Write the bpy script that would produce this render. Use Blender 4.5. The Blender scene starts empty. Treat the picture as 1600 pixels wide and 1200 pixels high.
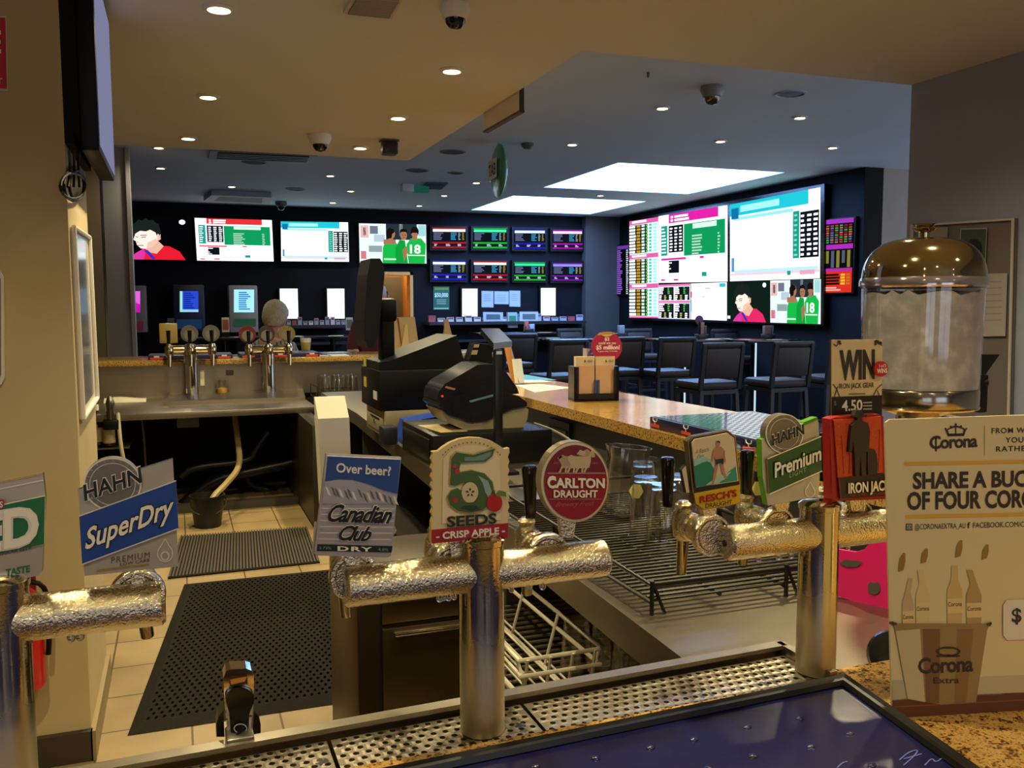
import bpy, bmesh, math, random
from mathutils import Vector, Matrix
random.seed(7)
SC = bpy.context.scene
COL = SC.collection

# ---------------------------------------------------------------- camera
F = 1400.0                       # focal length in pixels of the 1600 px wide frame
EYE = Vector((0, 0, 1.47))
YAW, PITCH, ROLL = math.radians(20.4), math.radians(4.94), math.radians(0.2)
cy, sy, cp, sp = math.cos(YAW), math.sin(YAW), math.cos(PITCH), math.sin(PITCH)
FW = Vector((sy*cp, cy*cp, -sp))
r0, u0 = Vector((cy, -sy, 0)), Vector((sy*sp, cy*sp, cp))
RT = r0*math.cos(ROLL) - u0*math.sin(ROLL)
UP = r0*math.sin(ROLL) + u0*math.cos(ROLL)
cam_data = bpy.data.cameras.new('camera')
cam_data.sensor_width = 36.0
cam_data.lens = 36.0*F/1600.0
cam_data.clip_start = 0.02
cam = bpy.data.objects.new('camera', cam_data)
COL.objects.link(cam)
M = Matrix.Identity(4)
for i in range(3):
    M[i][0], M[i][1], M[i][2], M[i][3] = RT[i], UP[i], -FW[i], EYE[i]
cam.matrix_world = M
SC.camera = cam

# ---------------------------------------------------------------- world, exposure, lamps
W = bpy.data.worlds.new('world')
W.use_nodes = True
bg = W.node_tree.nodes['Background']
bg.inputs[0].default_value = (0.54, 0.57, 0.68, 1)
bg.inputs[1].default_value = 2.2
SC.world = W
SC.view_settings.view_transform = 'Standard'
SC.view_settings.look = 'None'
SC.view_settings.gamma = 1.0
SC.view_settings.use_curve_mapping = False
SC.view_settings.exposure = 0.0
try:
    SC.cycles.use_denoising = True
    SC.cycles.sample_clamp_indirect = 6.0
    SC.cycles.max_bounces = 10
    SC.cycles.caustics_reflective = False
except Exception:
    pass
WARM = (1.0, 0.84, 0.48)
LOW_W, HIGH_W, CORRIDOR_W, SKY_STRENGTH = 128.0, 42.0, 60.0, 24.0

def lamp(x, y, z, power, color=WARM, angle=150, blend=0.9, parent=None):
    d = bpy.data.lights.new('lamp_light', 'SPOT')
    d.energy, d.color = power, color
    d.spot_size, d.spot_blend = math.radians(angle), blend
    d.shadow_soft_size = 0.03
    o = bpy.data.objects.new('lamp_light', d)
    o.location = (x, y, z)
    COL.objects.link(o)
    return o

# ---------------------------------------------------------------- where a view ray meets a plane of the room
def ray(u, v):
    return FW + RT*((u-800)/F) + UP*((600-v)/F)
def hit(u, v, axis, val):
    d = ray(u, v)
    return EYE + d*((val-EYE[axis])/d[axis])
def az(u, v, z): return hit(u, v, 2, z)
def ay(u, v, y): return hit(u, v, 1, y)
def ax(u, v, x): return hit(u, v, 0, x)
class Pl:
    """a plane in the room; pl(u, v, lift) is a point on it, lifted towards its normal"""
    def __init__(s, p, n): s.p, s.n = Vector(p), Vector(n).normalized()
    def __call__(s, u, v, lift=0.0):
        d = ray(u, v)
        return EYE + d*((s.p-EYE).dot(s.n)/d.dot(s.n)) + s.n*lift
def PY(y): return Pl((0, y, 0), (0, -1, 0))
def PX(x): return Pl((x, 0, 0), (-1, 0, 0))

# ---------------------------------------------------------------- materials
def lin(h):
    h = h.lstrip('#')
    out = []
    for i in (0, 2, 4):
        c = int(h[i:i+2], 16)/255
        out.append(c/12.92 if c <= .04045 else ((c+.055)/1.055)**2.4)
    return (*out, 1)
_mc = {}
def P(hexc, rough=0.5, metal=0.0, spec=0.5, coat=0.0):
    k = ('p', hexc, rough, metal, spec, coat)
    if k not in _mc:
        m = bpy.data.materials.new('paint_'+hexc.strip('#'))
        m.use_nodes = True
        b = m.node_tree.nodes['Principled BSDF']
        b.inputs['Base Color'].default_value = lin(hexc)
        b.inputs['Roughness'].default_value = rough
        b.inputs['Metallic'].default_value = metal
        b.inputs['Specular IOR Level'].default_value = spec
        b.inputs['Coat Weight'].default_value = coat
        _mc[k] = m
    return _mc[k]
def E(hexc, s=1.25):
    k = ('e', hexc, s)
    if k not in _mc:
        m = bpy.data.materials.new('glow_'+hexc.strip('#'))
        m.use_nodes = True
        nt = m.node_tree
        nt.nodes.clear()
        e = nt.nodes.new('ShaderNodeEmission')
        e.inputs[0].default_value = lin(hexc)
        e.inputs[1].default_value = s
        o = nt.nodes.new('ShaderNodeOutputMaterial')
        nt.links.new(e.outputs[0], o.inputs[0])
        _mc[k] = m
    return _mc[k]
def nodes_mat(name, fn):
    m = bpy.data.materials.new(name)
    m.use_nodes = True
    nt = m.node_tree
    fn(nt, nt.nodes['Principled BSDF'])
    return m
def N(nt, t, **kw):
    n = nt.nodes.new(t)
    for k, v in kw.items():
        if k in n.inputs.keys(): n.inputs[k].default_value = v
        else: setattr(n, k, v)
    return n
def coord(nt, scale=(1, 1, 1)):
    t = N(nt, 'ShaderNodeNewGeometry')
    m = N(nt, 'ShaderNodeMapping')
    m.inputs['Scale'].default_value = scale
    nt.links.new(t.outputs['Position'], m.inputs[0])
    return m.outputs[0]
def ramp(nt, src, stops):
    r = N(nt, 'ShaderNodeValToRGB')
    el = r.color_ramp.elements
    while len(el) < len(stops): el.new(0.5)
    for e, (p, c) in zip(el, stops): e.position, e.color = p, lin(c)
    nt.links.new(src, r.inputs[0])
    return r.outputs[0]
def bump(nt, b, src, strength, dist=0.002):
    n = N(nt, 'ShaderNodeBump')
    n.inputs['Strength'].default_value = strength
    n.inputs['Distance'].default_value = dist
    nt.links.new(src, n.inputs['Height'])
    nt.links.new(n.outputs[0], b.inputs['Normal'])

def m_granite(nt, b):
    c = coord(nt)
    n1 = N(nt, 'ShaderNodeTexNoise', Scale=110.0, Detail=7.0, Roughness=0.75)
    n2 = N(nt, 'ShaderNodeTexVoronoi', Scale=300.0)
    nt.links.new(c, n1.inputs['Vector']); nt.links.new(c, n2.inputs['Vector'])
    mx = N(nt, 'ShaderNodeMath', operation='MULTIPLY_ADD')
    nt.links.new(n2.outputs['Distance'], mx.inputs[0]); mx.inputs[1].default_value = 0.18
    nt.links.new(n1.outputs['Fac'], mx.inputs[2])
    col = ramp(nt, mx.outputs[0], [(0.45, '#160e07'), (0.51, '#63421a'), (0.56, '#a87c3a'), (0.65, '#caa460'), (0.76, '#8a652c')])
    nt.links.new(col, b.inputs['Base Color'])
    b.inputs['Roughness'].default_value = 0.12
GRANITE = nodes_mat('granite', m_granite)
def m_steel(nt, b):
    c = coord(nt, (3, 90, 90))
    n1 = N(nt, 'ShaderNodeTexNoise', Scale=6.0, Detail=4.0)
    nt.links.new(c, n1.inputs['Vector'])
    b.inputs['Metallic'].default_value = 1.0
    b.inputs['Base Color'].default_value = lin('#9a9182')
    r = N(nt, 'ShaderNodeMapRange')
    r.inputs['To Min'].default_value, r.inputs['To Max'].default_value = 0.26, 0.46
    nt.links.new(n1.outputs['Fac'], r.inputs['Value'])
    nt.links.new(r.outputs[0], b.inputs['Roughness'])
    bump(nt, b, n1.outputs['Fac'], 0.06, 0.001)
STEEL = nodes_mat('brushed_steel', m_steel)
def m_wet(nt, b):
    c = coord(nt)
    v = N(nt, 'ShaderNodeTexVoronoi', Scale=400.0, feature='SMOOTH_F1')
    n1 = N(nt, 'ShaderNodeTexNoise', Scale=640.0, Detail=2.0)
    nt.links.new(c, v.inputs['Vector']); nt.links.new(c, n1.inputs['Vector'])
    mx = N(nt, 'ShaderNodeMath', operation='ADD')
    nt.links.new(v.outputs['Distance'], mx.inputs[0]); nt.links.new(n1.outputs['Fac'], mx.inputs[1])
    b.inputs['Metallic'].default_value = 1.0
    b.inputs['Base Color'].default_value = lin('#d8cbac')
    b.inputs['Roughness'].default_value = 0.10
    bump(nt, b, mx.outputs[0], 0.55, 0.0013)
WET = nodes_mat('wet_chrome', m_wet)
def m_frost(nt, b):
    c = coord(nt)
    g = N(nt, 'ShaderNodeSeparateXYZ')
    nt.links.new(c, g.inputs[0])
    n1 = N(nt, 'ShaderNodeTexNoise', Scale=60.0, Detail=6.0)
    nt.links.new(c, n1.inputs['Vector'])
    mr = N(nt, 'ShaderNodeMapRange')
    mr.inputs['From Min'].default_value, mr.inputs['From Max'].default_value = 1.17, 1.10
    nt.links.new(g.outputs['Z'], mr.inputs['Value'])
    ad = N(nt, 'ShaderNodeMath', operation='MULTIPLY_ADD')
    nt.links.new(n1.outputs['Fac'], ad.inputs[0]); ad.inputs[1].default_value = 0.55
    nt.links.new(mr.outputs[0], ad.inputs[2])
    rr = N(nt, 'ShaderNodeMapRange')
    rr.inputs['From Min'].default_value, rr.inputs['From Max'].default_value = 0.25, 1.2
    rr.inputs['To Min'].default_value, rr.inputs['To Max'].default_value = 0.07, 0.48
    nt.links.new(ad.outputs[0], rr.inputs['Value'])
    nt.links.new(rr.outputs[0], b.inputs['Roughness'])
    b.inputs['Metallic'].default_value = 1.0
    b.inputs['Base Color'].default_value = lin('#d2c6aa')
    n2 = N(nt, 'ShaderNodeTexNoise', Scale=420.0, Detail=2.0)
    nt.links.new(c, n2.inputs['Vector'])
    bump(nt, b, n2.outputs['Fac'], 0.10, 0.001)
FROST = nodes_mat('frosted_chrome', m_frost)
CHROME = P('#d8d3c8', 0.08, 1.0)
DARKCHROME = P('#6f675a', 0.15, 1.0)
GOLDCHROME = P('#cdbb92', 0.10, 1.0)
def m_glass(nt, b):
    b.inputs['Transmission Weight'].default_value = 1.0
    b.inputs['Roughness'].default_value = 0.03
    b.inputs['IOR'].default_value = 1.35
    b.inputs['Base Color'].default_value = (0.95, 0.95, 0.95, 1)
GLASS = nodes_mat('clear_glass', m_glass)
def m_thin(nt, b):
    # thin clear wall: mostly see-through with a sheen towards its edges
    tr = N(nt, 'ShaderNodeBsdfTransparent')
    tr.inputs[0].default_value = (0.93, 0.92, 0.89, 1)
    gl = N(nt, 'ShaderNodeBsdfGlossy')
    gl.inputs['Roughness'].default_value = 0.06
    gl.inputs['Color'].default_value = (1, 1, 1, 1)
    fr = N(nt, 'ShaderNodeLayerWeight', Blend=0.35)
    pw = N(nt, 'ShaderNodeMath', operation='POWER')
    nt.links.new(fr.outputs['Facing'], pw.inputs[0]); pw.inputs[1].default_value = 2.2
    ad = N(nt, 'ShaderNodeMath', operation='MULTIPLY_ADD')
    nt.links.new(pw.outputs[0], ad.inputs[0]); ad.inputs[1].default_value = 0.75; ad.inputs[2].default_value = 0.09
    mx = N(nt, 'ShaderNodeMixShader')
    nt.links.new(ad.outputs[0], mx.inputs[0])
    nt.links.new(tr.outputs[0], mx.inputs[1]); nt.links.new(gl.outputs[0], mx.inputs[2])
    nt.links.new(mx.outputs[0], nt.nodes['Material Output'].inputs[0])
THIN = nodes_mat('thin_glass', m_thin)
def m_ice(nt, b):
    c = coord(nt)
    n1 = N(nt, 'ShaderNodeTexNoise', Scale=26.0, Detail=5.0)
    v = N(nt, 'ShaderNodeTexVoronoi', Scale=45.0)
    nt.links.new(c, n1.inputs['Vector']); nt.links.new(c, v.inputs['Vector'])
    nt.links.new(ramp(nt, n1.outputs['Fac'], [(0.3, '#8c8a90'), (0.55, '#a09ea4'), (0.7, '#b8b6c0')]), b.inputs['Base Color'])
    b.inputs['Roughness'].default_value = 0.35
    b.inputs['Subsurface Weight'].default_value = 0.3
    b.inputs['Subsurface Radius'].default_value = (0.03, 0.03, 0.03)
    bump(nt, b, v.outputs['Distance'], 0.14, 0.008)
ICE = nodes_mat('crushed_ice', m_ice)
def m_tile(nt, b):
    c = coord(nt)
    br = N(nt, 'ShaderNodeTexBrick', Scale=1.0)
    br.offset = 0.0
    br.inputs['Color1'].default_value = lin('#96815c')
    br.inputs['Color2'].default_value = lin('#8f7a55')
    br.inputs['Mortar'].default_value = lin('#4e3c26')
    br.inputs['Mortar Size'].default_value = 0.004
    br.inputs['Brick Width'].default_value = 0.30
    br.inputs['Row Height'].default_value = 0.30
    nt.links.new(c, br.inputs['Vector'])
    n1 = N(nt, 'ShaderNodeTexNoise', Scale=3.0, Detail=5.0)
    nt.links.new(c, n1.inputs['Vector'])
    mx = N(nt, 'ShaderNodeMixRGB', blend_type='MULTIPLY')
    mx.inputs[0].default_value = 0.5
    nt.links.new(br.outputs[0], mx.inputs[1])
    nt.links.new(ramp(nt, n1.outputs['Fac'], [(0.3, '#a8a09a'), (0.6, '#ffffff')]), mx.inputs[2])
    nt.links.new(mx.outputs[0], b.inputs['Base Color'])
    b.inputs['Roughness'].default_value = 0.42
TILE = nodes_mat('floor_tile', m_tile)
def m_wall(hexa, hexb, scale=3.0, rough=0.6, bs=0.08):
    def f(nt, b):
        c = coord(nt)
        n1 = N(nt, 'ShaderNodeTexNoise', Scale=scale, Detail=6.0)
        nt.links.new(c, n1.inputs['Vector'])
        nt.links.new(ramp(nt, n1.outputs['Fac'], [(0.35, hexa), (0.65, hexb)]), b.inputs['Base Color'])
        b.inputs['Roughness'].default_value = rough
        b.inputs['Specular IOR Level'].default_value = 0.15
        n2 = N(nt, 'ShaderNodeTexNoise', Scale=180.0, Detail=2.0)
        nt.links.new(c, n2.inputs['Vector'])
        bump(nt, b, n2.outputs['Fac'], bs, 0.002)
    return f
CREAM = nodes_mat('cream_wall_paint', m_wall('#b8a47c', '#c0ad86'))
CEIL = nodes_mat('ceiling_paint', m_wall('#dcdaca', '#e0dece', 1.0, 0.7, 0.03))
CEILHI = nodes_mat('high_ceiling_paint', m_wall('#c6d6e2', '#cadae6', 1.0, 0.7, 0.03))
MAUVE = nodes_mat('mauve_wall_paint', m_wall('#9298b0', '#989eb6'))
NAVY = nodes_mat('navy_wall_paint', m_wall('#0a0b12', '#0d0e16', 2.0, 0.6))
BLACKWALL = nodes_mat('black_wall_paint', m_wall('#060709', '#08090c', 2.0, 0.65))
GREYWALL = nodes_mat('grey_wall_paint', m_wall('#948e88', '#9a948e'))
BROWNWALL = nodes_mat('brown_wall_paint', m_wall('#94805e', '#9a8666'))
PILASTER = nodes_mat('pilaster_paint', m_wall('#45423f', '#4a4744'))
CARPET = nodes_mat('dark_carpet', m_wall('#3a3532', '#4a433f', 40.0, 0.9, 0.5))
def m_wood(nt, b):
    c = coord(nt, (1, 1, 0.15))
    n1 = N(nt, 'ShaderNodeTexNoise', Scale=18.0, Detail=6.0)
    nt.links.new(c, n1.inputs['Vector'])
    nt.links.new(ramp(nt, n1.outputs['Fac'], [(0.3, '#8a5a2c'), (0.7, '#b98448')]), b.inputs['Base Color'])
    b.inputs['Roughness'].default_value = 0.45
WOOD = nodes_mat('timber', m_wood)
def m_rubber(nt, b):
    c = coord(nt)
    n1 = N(nt, 'ShaderNodeTexNoise', Scale=90.0, Detail=3.0)
    nt.links.new(c, n1.inputs['Vector'])
    nt.links.new(ramp(nt, n1.outputs['Fac'], [(0.3, '#14110e'), (0.7, '#1e1a15')]), b.inputs['Base Color'])
    b.inputs['Roughness'].default_value = 0.85
    b.inputs['Specular IOR Level'].default_value = 0.12
RUBBER = nodes_mat('rubber', m_rubber)
BLK, BLKG, BLKM = P('#070708', 0.45, 0, .22), P('#060608', 0.15), P('#0c0c0e', 0.7, 0, .2)
WHITE = P('#e8e4da', 0.5)

# ---------------------------------------------------------------- text as outlines
_tc = {}
def text_geo(s, bold=0.0, shear=0.0, ext=False, space=1.0):
    k = (s, bold, shear, ext, space)
    if k in _tc: return _tc[k]
    cu = bpy.data.curves.new('lettering', 'FONT')
    cu.body, cu.offset, cu.shear, cu.space_character = s, bold, shear, space
    cu.resolution_u = 3
    cu.fill_mode = 'FRONT'
    if ext: cu.extrude, cu.fill_mode = 0.5, 'BOTH'
    ob = bpy.data.objects.new('lettering', cu)
    me = bpy.data.meshes.new_from_object(ob)
    vs = [v.co.copy() for v in me.vertices]
    fs = [tuple(p.vertices) for p in me.polygons]
    x0, x1 = min(v.x for v in vs), max(v.x for v in vs)
    vs = [Vector(((v.x-x0)/(x1-x0), v.y/0.72, v.z+0.5 if ext else 0.0)) for v in vs]
    bpy.data.objects.remove(ob); bpy.data.curves.remove(cu); bpy.data.meshes.remove(me)
    _tc[k] = (vs, fs)
    return _tc[k]

# ---------------------------------------------------------------- mesh builder
OFF = {}
def circ(u, v, ru, rv=None, n=32, a0=0.0, a1=2*math.pi):
    rv = ru if rv is None else rv
    full = abs(a1-a0-2*math.pi) < 1e-6
    m = n if full else n+1
    return [(u+ru*math.cos(a0+(a1-a0)*i/n), v+rv*math.sin(a0+(a1-a0)*i/n)) for i in range(m)]
class MB:
    def __init__(s): s.v, s.f, s.mi, s.mats = [], [], [], []
    def _m(s, m):
        if m not in s.mats: s.mats.append(m)
        return s.mats.index(m)
    def add(s, vs, fs, m):
        b, k = len(s.v), s._m(m)
        s.v += [Vector(v) for v in vs]
        for f in fs:
            s.f.append(tuple(b+i for i in f)); s.mi.append(k)
        return s
    def poly(s, pts, m): return s.add(pts, [tuple(range(len(pts)))], m)
    def box(s, a, b, m, bev=0.0):
        x0, x1 = sorted((a[0], b[0])); y0, y1 = sorted((a[1], b[1])); z0, z1 = sorted((a[2], b[2]))
        return s.obox(Matrix.Translation(((x0+x1)/2, (y0+y1)/2, (z0+z1)/2)), (x1-x0, y1-y0, z1-z0), m, bev)
    def obox(s, mat, size, m, bev=0.0):
        hx, hy, hz = size[0]/2, size[1]/2, size[2]/2
        if bev <= 0:
            vs = [mat @ Vector((x*hx, y*hy, z*hz)) for z in (-1, 1) for x, y in ((-1, -1), (1, -1), (1, 1), (-1, 1))]
            return s.add(vs, [(3, 2, 1, 0), (4, 5, 6, 7), (0, 1, 5, 4), (1, 2, 6, 5), (2, 3, 7, 6), (3, 0, 4, 7)], m)
        bm = bmesh.new()
        bmesh.ops.create_cube(bm, size=1.0)
        for v in bm.verts: v.co = Vector((v.co.x*hx*2, v.co.y*hy*2, v.co.z*hz*2))
        bmesh.ops.bevel(bm, geom=bm.edges[:], offset=min(bev, hx*.95, hy*.95, hz*.95), segments=2, profile=0.5, affect='EDGES')
        return s.bm(bm, m, mat)
    def bm(s, bm, m, mat=None):
        bm.verts.index_update()
        vs = [(mat @ v.co) if mat else v.co.copy() for v in bm.verts]
        fs = [tuple(v.index for v in f.verts) for f in bm.faces]
        bm.free()
        return s.add(vs, fs, m)
    def rings(s, rings, m, close=True, cap0=True, cap1=True):
        n = len(rings[0])
        vs = [p for r in rings for p in r]
        fs = []
        for i in range(len(rings)-1):
            for j in range(n if close else n-1):
                k = (j+1) % n
                fs.append((i*n+j, i*n+k, (i+1)*n+k, (i+1)*n+j))
        if cap0: fs.append(tuple(reversed(range(n))))
        if cap1: fs.append(tuple((len(rings)-1)*n+j for j in range(n)))
        return s.add(vs, fs, m)
    def lathe(s, o, prof, m, axis=(0, 0, 1), n=24, cap0=True, cap1=True):
        o, a = Vector(o), Vector(axis).normalized()
        t = Vector((1, 0, 0)) if abs(a.x) < .9 else Vector((0, 1, 0))
        e1 = (t - a*t.dot(a)).normalized(); e2 = a.cross(e1)
        rg = [[o + a*h + (e1*math.cos(2*math.pi*j/n)+e2*math.sin(2*math.pi*j/n))*max(r, 1e-5) for j in range(n)] for r, h in prof]
        return s.rings(rg, m, True, cap0, cap1)
    def cyl(s, p0, p1, r, m, r1=None, n=16, cap=True):
        p0, p1 = Vector(p0), Vector(p1)
        return s.lathe(p0, [(r, 0), (r if r1 is None else r1, (p1-p0).length)], m, p1-p0, n, cap, cap)
    def ball(s, c, r, m, n=16, k=10, sc=(1, 1, 1)):
        rg = []
        for i in range(k+1):
            a = -math.pi/2+math.pi*i/k
            rr, h = max(math.cos(a)*r, 1e-5), math.sin(a)*r
            rg.append([Vector((c[0]+sc[0]*rr*math.cos(2*math.pi*j/n), c[1]+sc[1]*rr*math.sin(2*math.pi*j/n), c[2]+sc[2]*h)) for j in range(n)])
        return s.rings(rg, m)
    def tube(s, pts, r, m, n=8, smooth=0, closed=False):
        pts = [Vector(p) for p in pts]
        for _ in range(smooth):
            q = [pts[0]]
            for a, b in zip(pts, pts[1:]): q += [a*.75+b*.25, a*.25+b*.75]
            pts = q+[pts[-1]]
        rg, e1 = [], None
        for i, p in enumerate(pts):
            if closed: d = pts[(i+1) % len(pts)]-pts[i-1]
            else: d = pts[min(i+1, len(pts)-1)]-pts[max(i-1, 0)]
            d.normalize()
            if e1 is None:
                t = Vector((0, 0, 1)) if abs(d.z) < .9 else Vector((1, 0, 0))
                e1 = t
            e1 = (e1-d*e1.dot(d)).normalized()
            e2 = d.cross(e1)
            rr = r(i/(len(pts)-1)) if callable(r) else r
            rg.append([p+(e1*math.cos(2*math.pi*j/n)+e2*math.sin(2*math.pi*j/n))*rr for j in range(n)])
        if closed: rg.append(rg[0])
        return s.rings(rg, m, True, not closed, not closed)
    def prism(s, pts, vec, m, mside=None):
        pts = [Vector(p) for p in pts]; vec = Vector(vec); n = len(pts)
        s.add(pts, [tuple(range(n))], m)
        s.add([p+vec for p in pts], [tuple(reversed(range(n)))], mside or m)
        return s.add(pts+[p+vec for p in pts], [(i, n+i, n+(i+1) % n, (i+1) % n) for i in range(n)], mside or m)
    # drawing on a plane
    def pp(s, pl, px, m, lift=0.0): return s.poly([pl(u, v, lift) for u, v in px], m)
    def slab(s, pl, px, depth, m, mside=None, lift=0.0): return s.prism([pl(u, v, lift) for u, v in px], -pl.n*depth, m, mside)
    def rim(s, pl, c, w, m, lift=0.0):
        """a flat band along a closed outline c, w px wide towards its middle"""
        mu = sum(p[0] for p in c)/len(c); mv = sum(p[1] for p in c)/len(c)
        inn = []
        for u, v in c:
            d = math.hypot(u-mu, v-mv)
            inn.append((u+(mu-u)*w/d, v+(mv-v)*w/d))
        n = len(c)
        return s.add([pl(u, v, lift) for u, v in c+inn], [(i, (i+1) % n, n+(i+1) % n, n+i) for i in range(n)], m)
    def line(s, pl, a, b, w, m, lift=0.0):
        d = Vector((b[0]-a[0], b[1]-a[1])); d.normalize(); q = Vector((-d.y, d.x))*w/2
        return s.pp(pl, [(a[0]-q.x, a[1]-q.y), (b[0]-q.x, b[1]-q.y), (b[0]+q.x, b[1]+q.y), (a[0]+q.x, a[1]+q.y)], m, lift)
    def txt(s, pl, t, o, xe, ye, m, lift=0.001, bold=0.0, depth=0.0, shear=0.0, space=1.0):
        """lettering whose baseline runs from o to xe and whose capitals reach ye (above o)"""
        vs, fs = text_geo(t, bold, shear, depth > 0, space)
        O = pl(*o, lift); X = pl(*xe, lift)-O; Y = pl(*ye, lift)-O
        return s.add([O+X*v.x+Y*v.y+pl.n*(v.z*depth) for v in vs], fs, m)
    def txt3(s, t, O, X, Y, m, bold=0.0, depth=0.0):
        O, X, Y = Vector(O), Vector(X), Vector(Y); n = X.cross(Y).normalized()
        vs, fs = text_geo(t, bold, 0.0, depth > 0, 1.0)
        return s.add([O+X*v.x+Y*v.y+n*(v.z*depth) for v in vs], fs, m)
    def perf(s, x0, x1, y0, y1, z, th, nx, ny, rr, m, mat=None, k=8):
        """a plate with staggered round holes"""
        dx, dy = (x1-x0)/(nx+.5), (y1-y0)/ny
        T = mat or Matrix.Identity(4)
        r = rr*min(dx, dy)
        sq = [(1, 0), (1, 1), (0, 1), (-1, 1), (-1, 0), (-1, -1), (0, -1), (1, -1)]
        for j in range(ny):
            yc = y0+(j+.5)*dy; sh = .5 if j % 2 else 0
            for i in range(nx):
                xc = x0+(i+.5+sh)*dx
                o_ = [T @ Vector((xc+a*dx/2, yc+b*dy/2, z)) for a, b in sq]
                i_ = [T @ Vector((xc+r*math.cos(math.pi*q/4), yc+r*math.sin(math.pi*q/4), z)) for q in range(8)]
                l_ = [T @ Vector((xc+r*math.cos(math.pi*q/4), yc+r*math.sin(math.pi*q/4), z-th)) for q in range(8)]
                fs = [(q, (q+1) % 8, 8+(q+1) % 8, 8+q) for q in range(8)]+[(8+q, 8+(q+1) % 8, 16+(q+1) % 8, 16+q) for q in range(8)]
                s.add(o_+i_+l_, fs, m)
            a, b = (x0, x0+dx/2) if sh else (x1-dx/2, x1)
            s.poly([T @ Vector(p) for p in ((a, yc-dy/2, z), (b, yc-dy/2, z), (b, yc+dy/2, z), (a, yc+dy/2, z))], m)
        return s
    def build(s, name, parent=None, loc=None, smooth=True, ang=38, local=False):
        """one mesh object; geometry is given in room coordinates (or in the thing's own, local=True)"""
        off = Vector(loc) if loc is not None else Vector((0, 0, 0))
        if parent is not None: off = OFF.get(parent.name, Vector((0, 0, 0)))
        if local: off = Vector((0, 0, 0))
        me = bpy.data.meshes.new(name)
        me.from_pydata([v-off for v in s.v], [], s.f)
        for m in s.mats: me.materials.append(m)
        me.polygons.foreach_set('material_index', s.mi)
        bm = bmesh.new(); bm.from_mesh(me)
        bmesh.ops.recalc_face_normals(bm, faces=bm.faces[:])
        bm.to_mesh(me); bm.free()
        if smooth:
            me.polygons.foreach_set('use_smooth', [True]*len(me.polygons))
            me.set_sharp_from_angle(angle=math.radians(ang))
        me.update()
        o = bpy.data.objects.new(name, me)
        COL.objects.link(o)
        if parent is not None: o.parent = parent
        elif loc is not None: o.location = loc
        OFF[o.name] = off
        return o

def thing(name, label, cat, loc=(0, 0, 0), group=None, rz=0.0):
    o = bpy.data.objects.new(name, None)
    o.empty_display_size = 0.05
    COL.objects.link(o)
    o.location = loc; o.rotation_euler = (0, 0, rz)
    o['label'], o['category'] = label, cat
    if group: o['group'] = group
    OFF[o.name] = Vector(loc)
    return o
def tag(o, label, cat, group=None):
    o['label'], o['category'] = label, cat
    if group: o['group'] = group
    return o
def struct(o, label=None):
    o['kind'] = 'structure'
    if label: o['label'] = label
    return o
def dup(root, loc, rz=0.0, label=None, group=None, scale=None):
    r = root.copy(); COL.objects.link(r)
    r.location = loc; r.rotation_euler = (0, 0, rz)
    if scale: r.scale = scale
    if label: r['label'] = label
    if group: r['group'] = group
    for ch in list(root.children):
        c = ch.copy(); COL.objects.link(c); c.parent = r
        for g in list(ch.children):
            d = g.copy(); COL.objects.link(d); d.parent = c
    return r
class Scr:
    """draw in 0..1 screen space (t downwards) on a pixel quad of a plane"""
    def __init__(s, mb, pl, q, lift=0.0): s.mb, s.pl, s.q, s.l, s.k = mb, pl, q, lift, 0
    def at(s, a, b):
        (x0, y0), (x1, y1), (x2, y2), (x3, y3) = s.q     # top left, top right, bottom right, bottom left
        return ((1-b)*((1-a)*x0+a*x1)+b*((1-a)*x3+a*x2), (1-b)*((1-a)*y0+a*y1)+b*((1-a)*y3+a*y2))
    def poly(s, pts, m, k=1): s.mb.pp(s.pl, [s.at(a, b) for a, b in pts], m, s.l+k*0.004); return s
    def r(s, a0, b0, a1, b1, m, k=1): return s.poly([(a0, b0), (a1, b0), (a1, b1), (a0, b1)], m, k)
    def txt(s, t, a0, b0, a1, b1, m, k=2, bold=0.02):
        s.mb.txt(s.pl, t, s.at(a0, b1), s.at(a1, b1), s.at(a0, b0), m, s.l+k*0.004, bold); return s
# ================================================================ the room
LOWZ, HIGHZ, C = 2.60, 3.00, 1.05
mb = MB(); mb.box((-0.62, 0.35, -0.05), (1.62, 7.8, 0), TILE); struct(mb.build('floor', smooth=False))
mb = MB()
mb.box((-3.5, -3.5, -0.05), (10, 0.35, 0), TILE)
for a, b in (((-3.5, 0.35), (-0.62, 14.3)), ((1.62, 0.35), (10, 14.3)), ((-0.62, 7.8), (1.62, 14.3))):
    mb.box((a[0], a[1], -0.05), (b[0], b[1], 0), CARPET)
struct(mb.build('floor', smooth=False))
mb = MB()
mb.prism([(-3.5, -3.5, LOWZ), (3.78, -3.5, LOWZ), (3.78, 3.72, LOWZ), (1.72, 3.72, LOWZ), (1.72, 6.9, LOWZ), (-3.5, 6.9, LOWZ)], (0, 0, 0.45), CEIL)
struct(mb.build('ceiling', smooth=False))
S1, S2 = (4.48, 8.75, 6.62, 10.85), (4.42, 11.80, 6.50, 13.72)
mb = MB()
for x0, y0, x1, y1 in ((-3.5, 3.5, S2[0], 14.3), (S1[2], 3.5, 10, 14.3), (S2[0], 3.5, S1[2], S1[1]), (S2[0], S1[3], S1[2], S2[1]),
                       (S2[0], S2[3], S1[2], 14.3), (S2[0], S1[1], S1[0], S1[3]), (S2[2], S2[1], S1[2], S2[3])):
    if x1-x0 > .01: mb.box((x0, y0, HIGHZ), (x1, y1, HIGHZ+.08), CEILHI)
struct(mb.build('ceiling', smooth=False))
SHAFT = P('#f0f2f2', 0.6)
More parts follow.
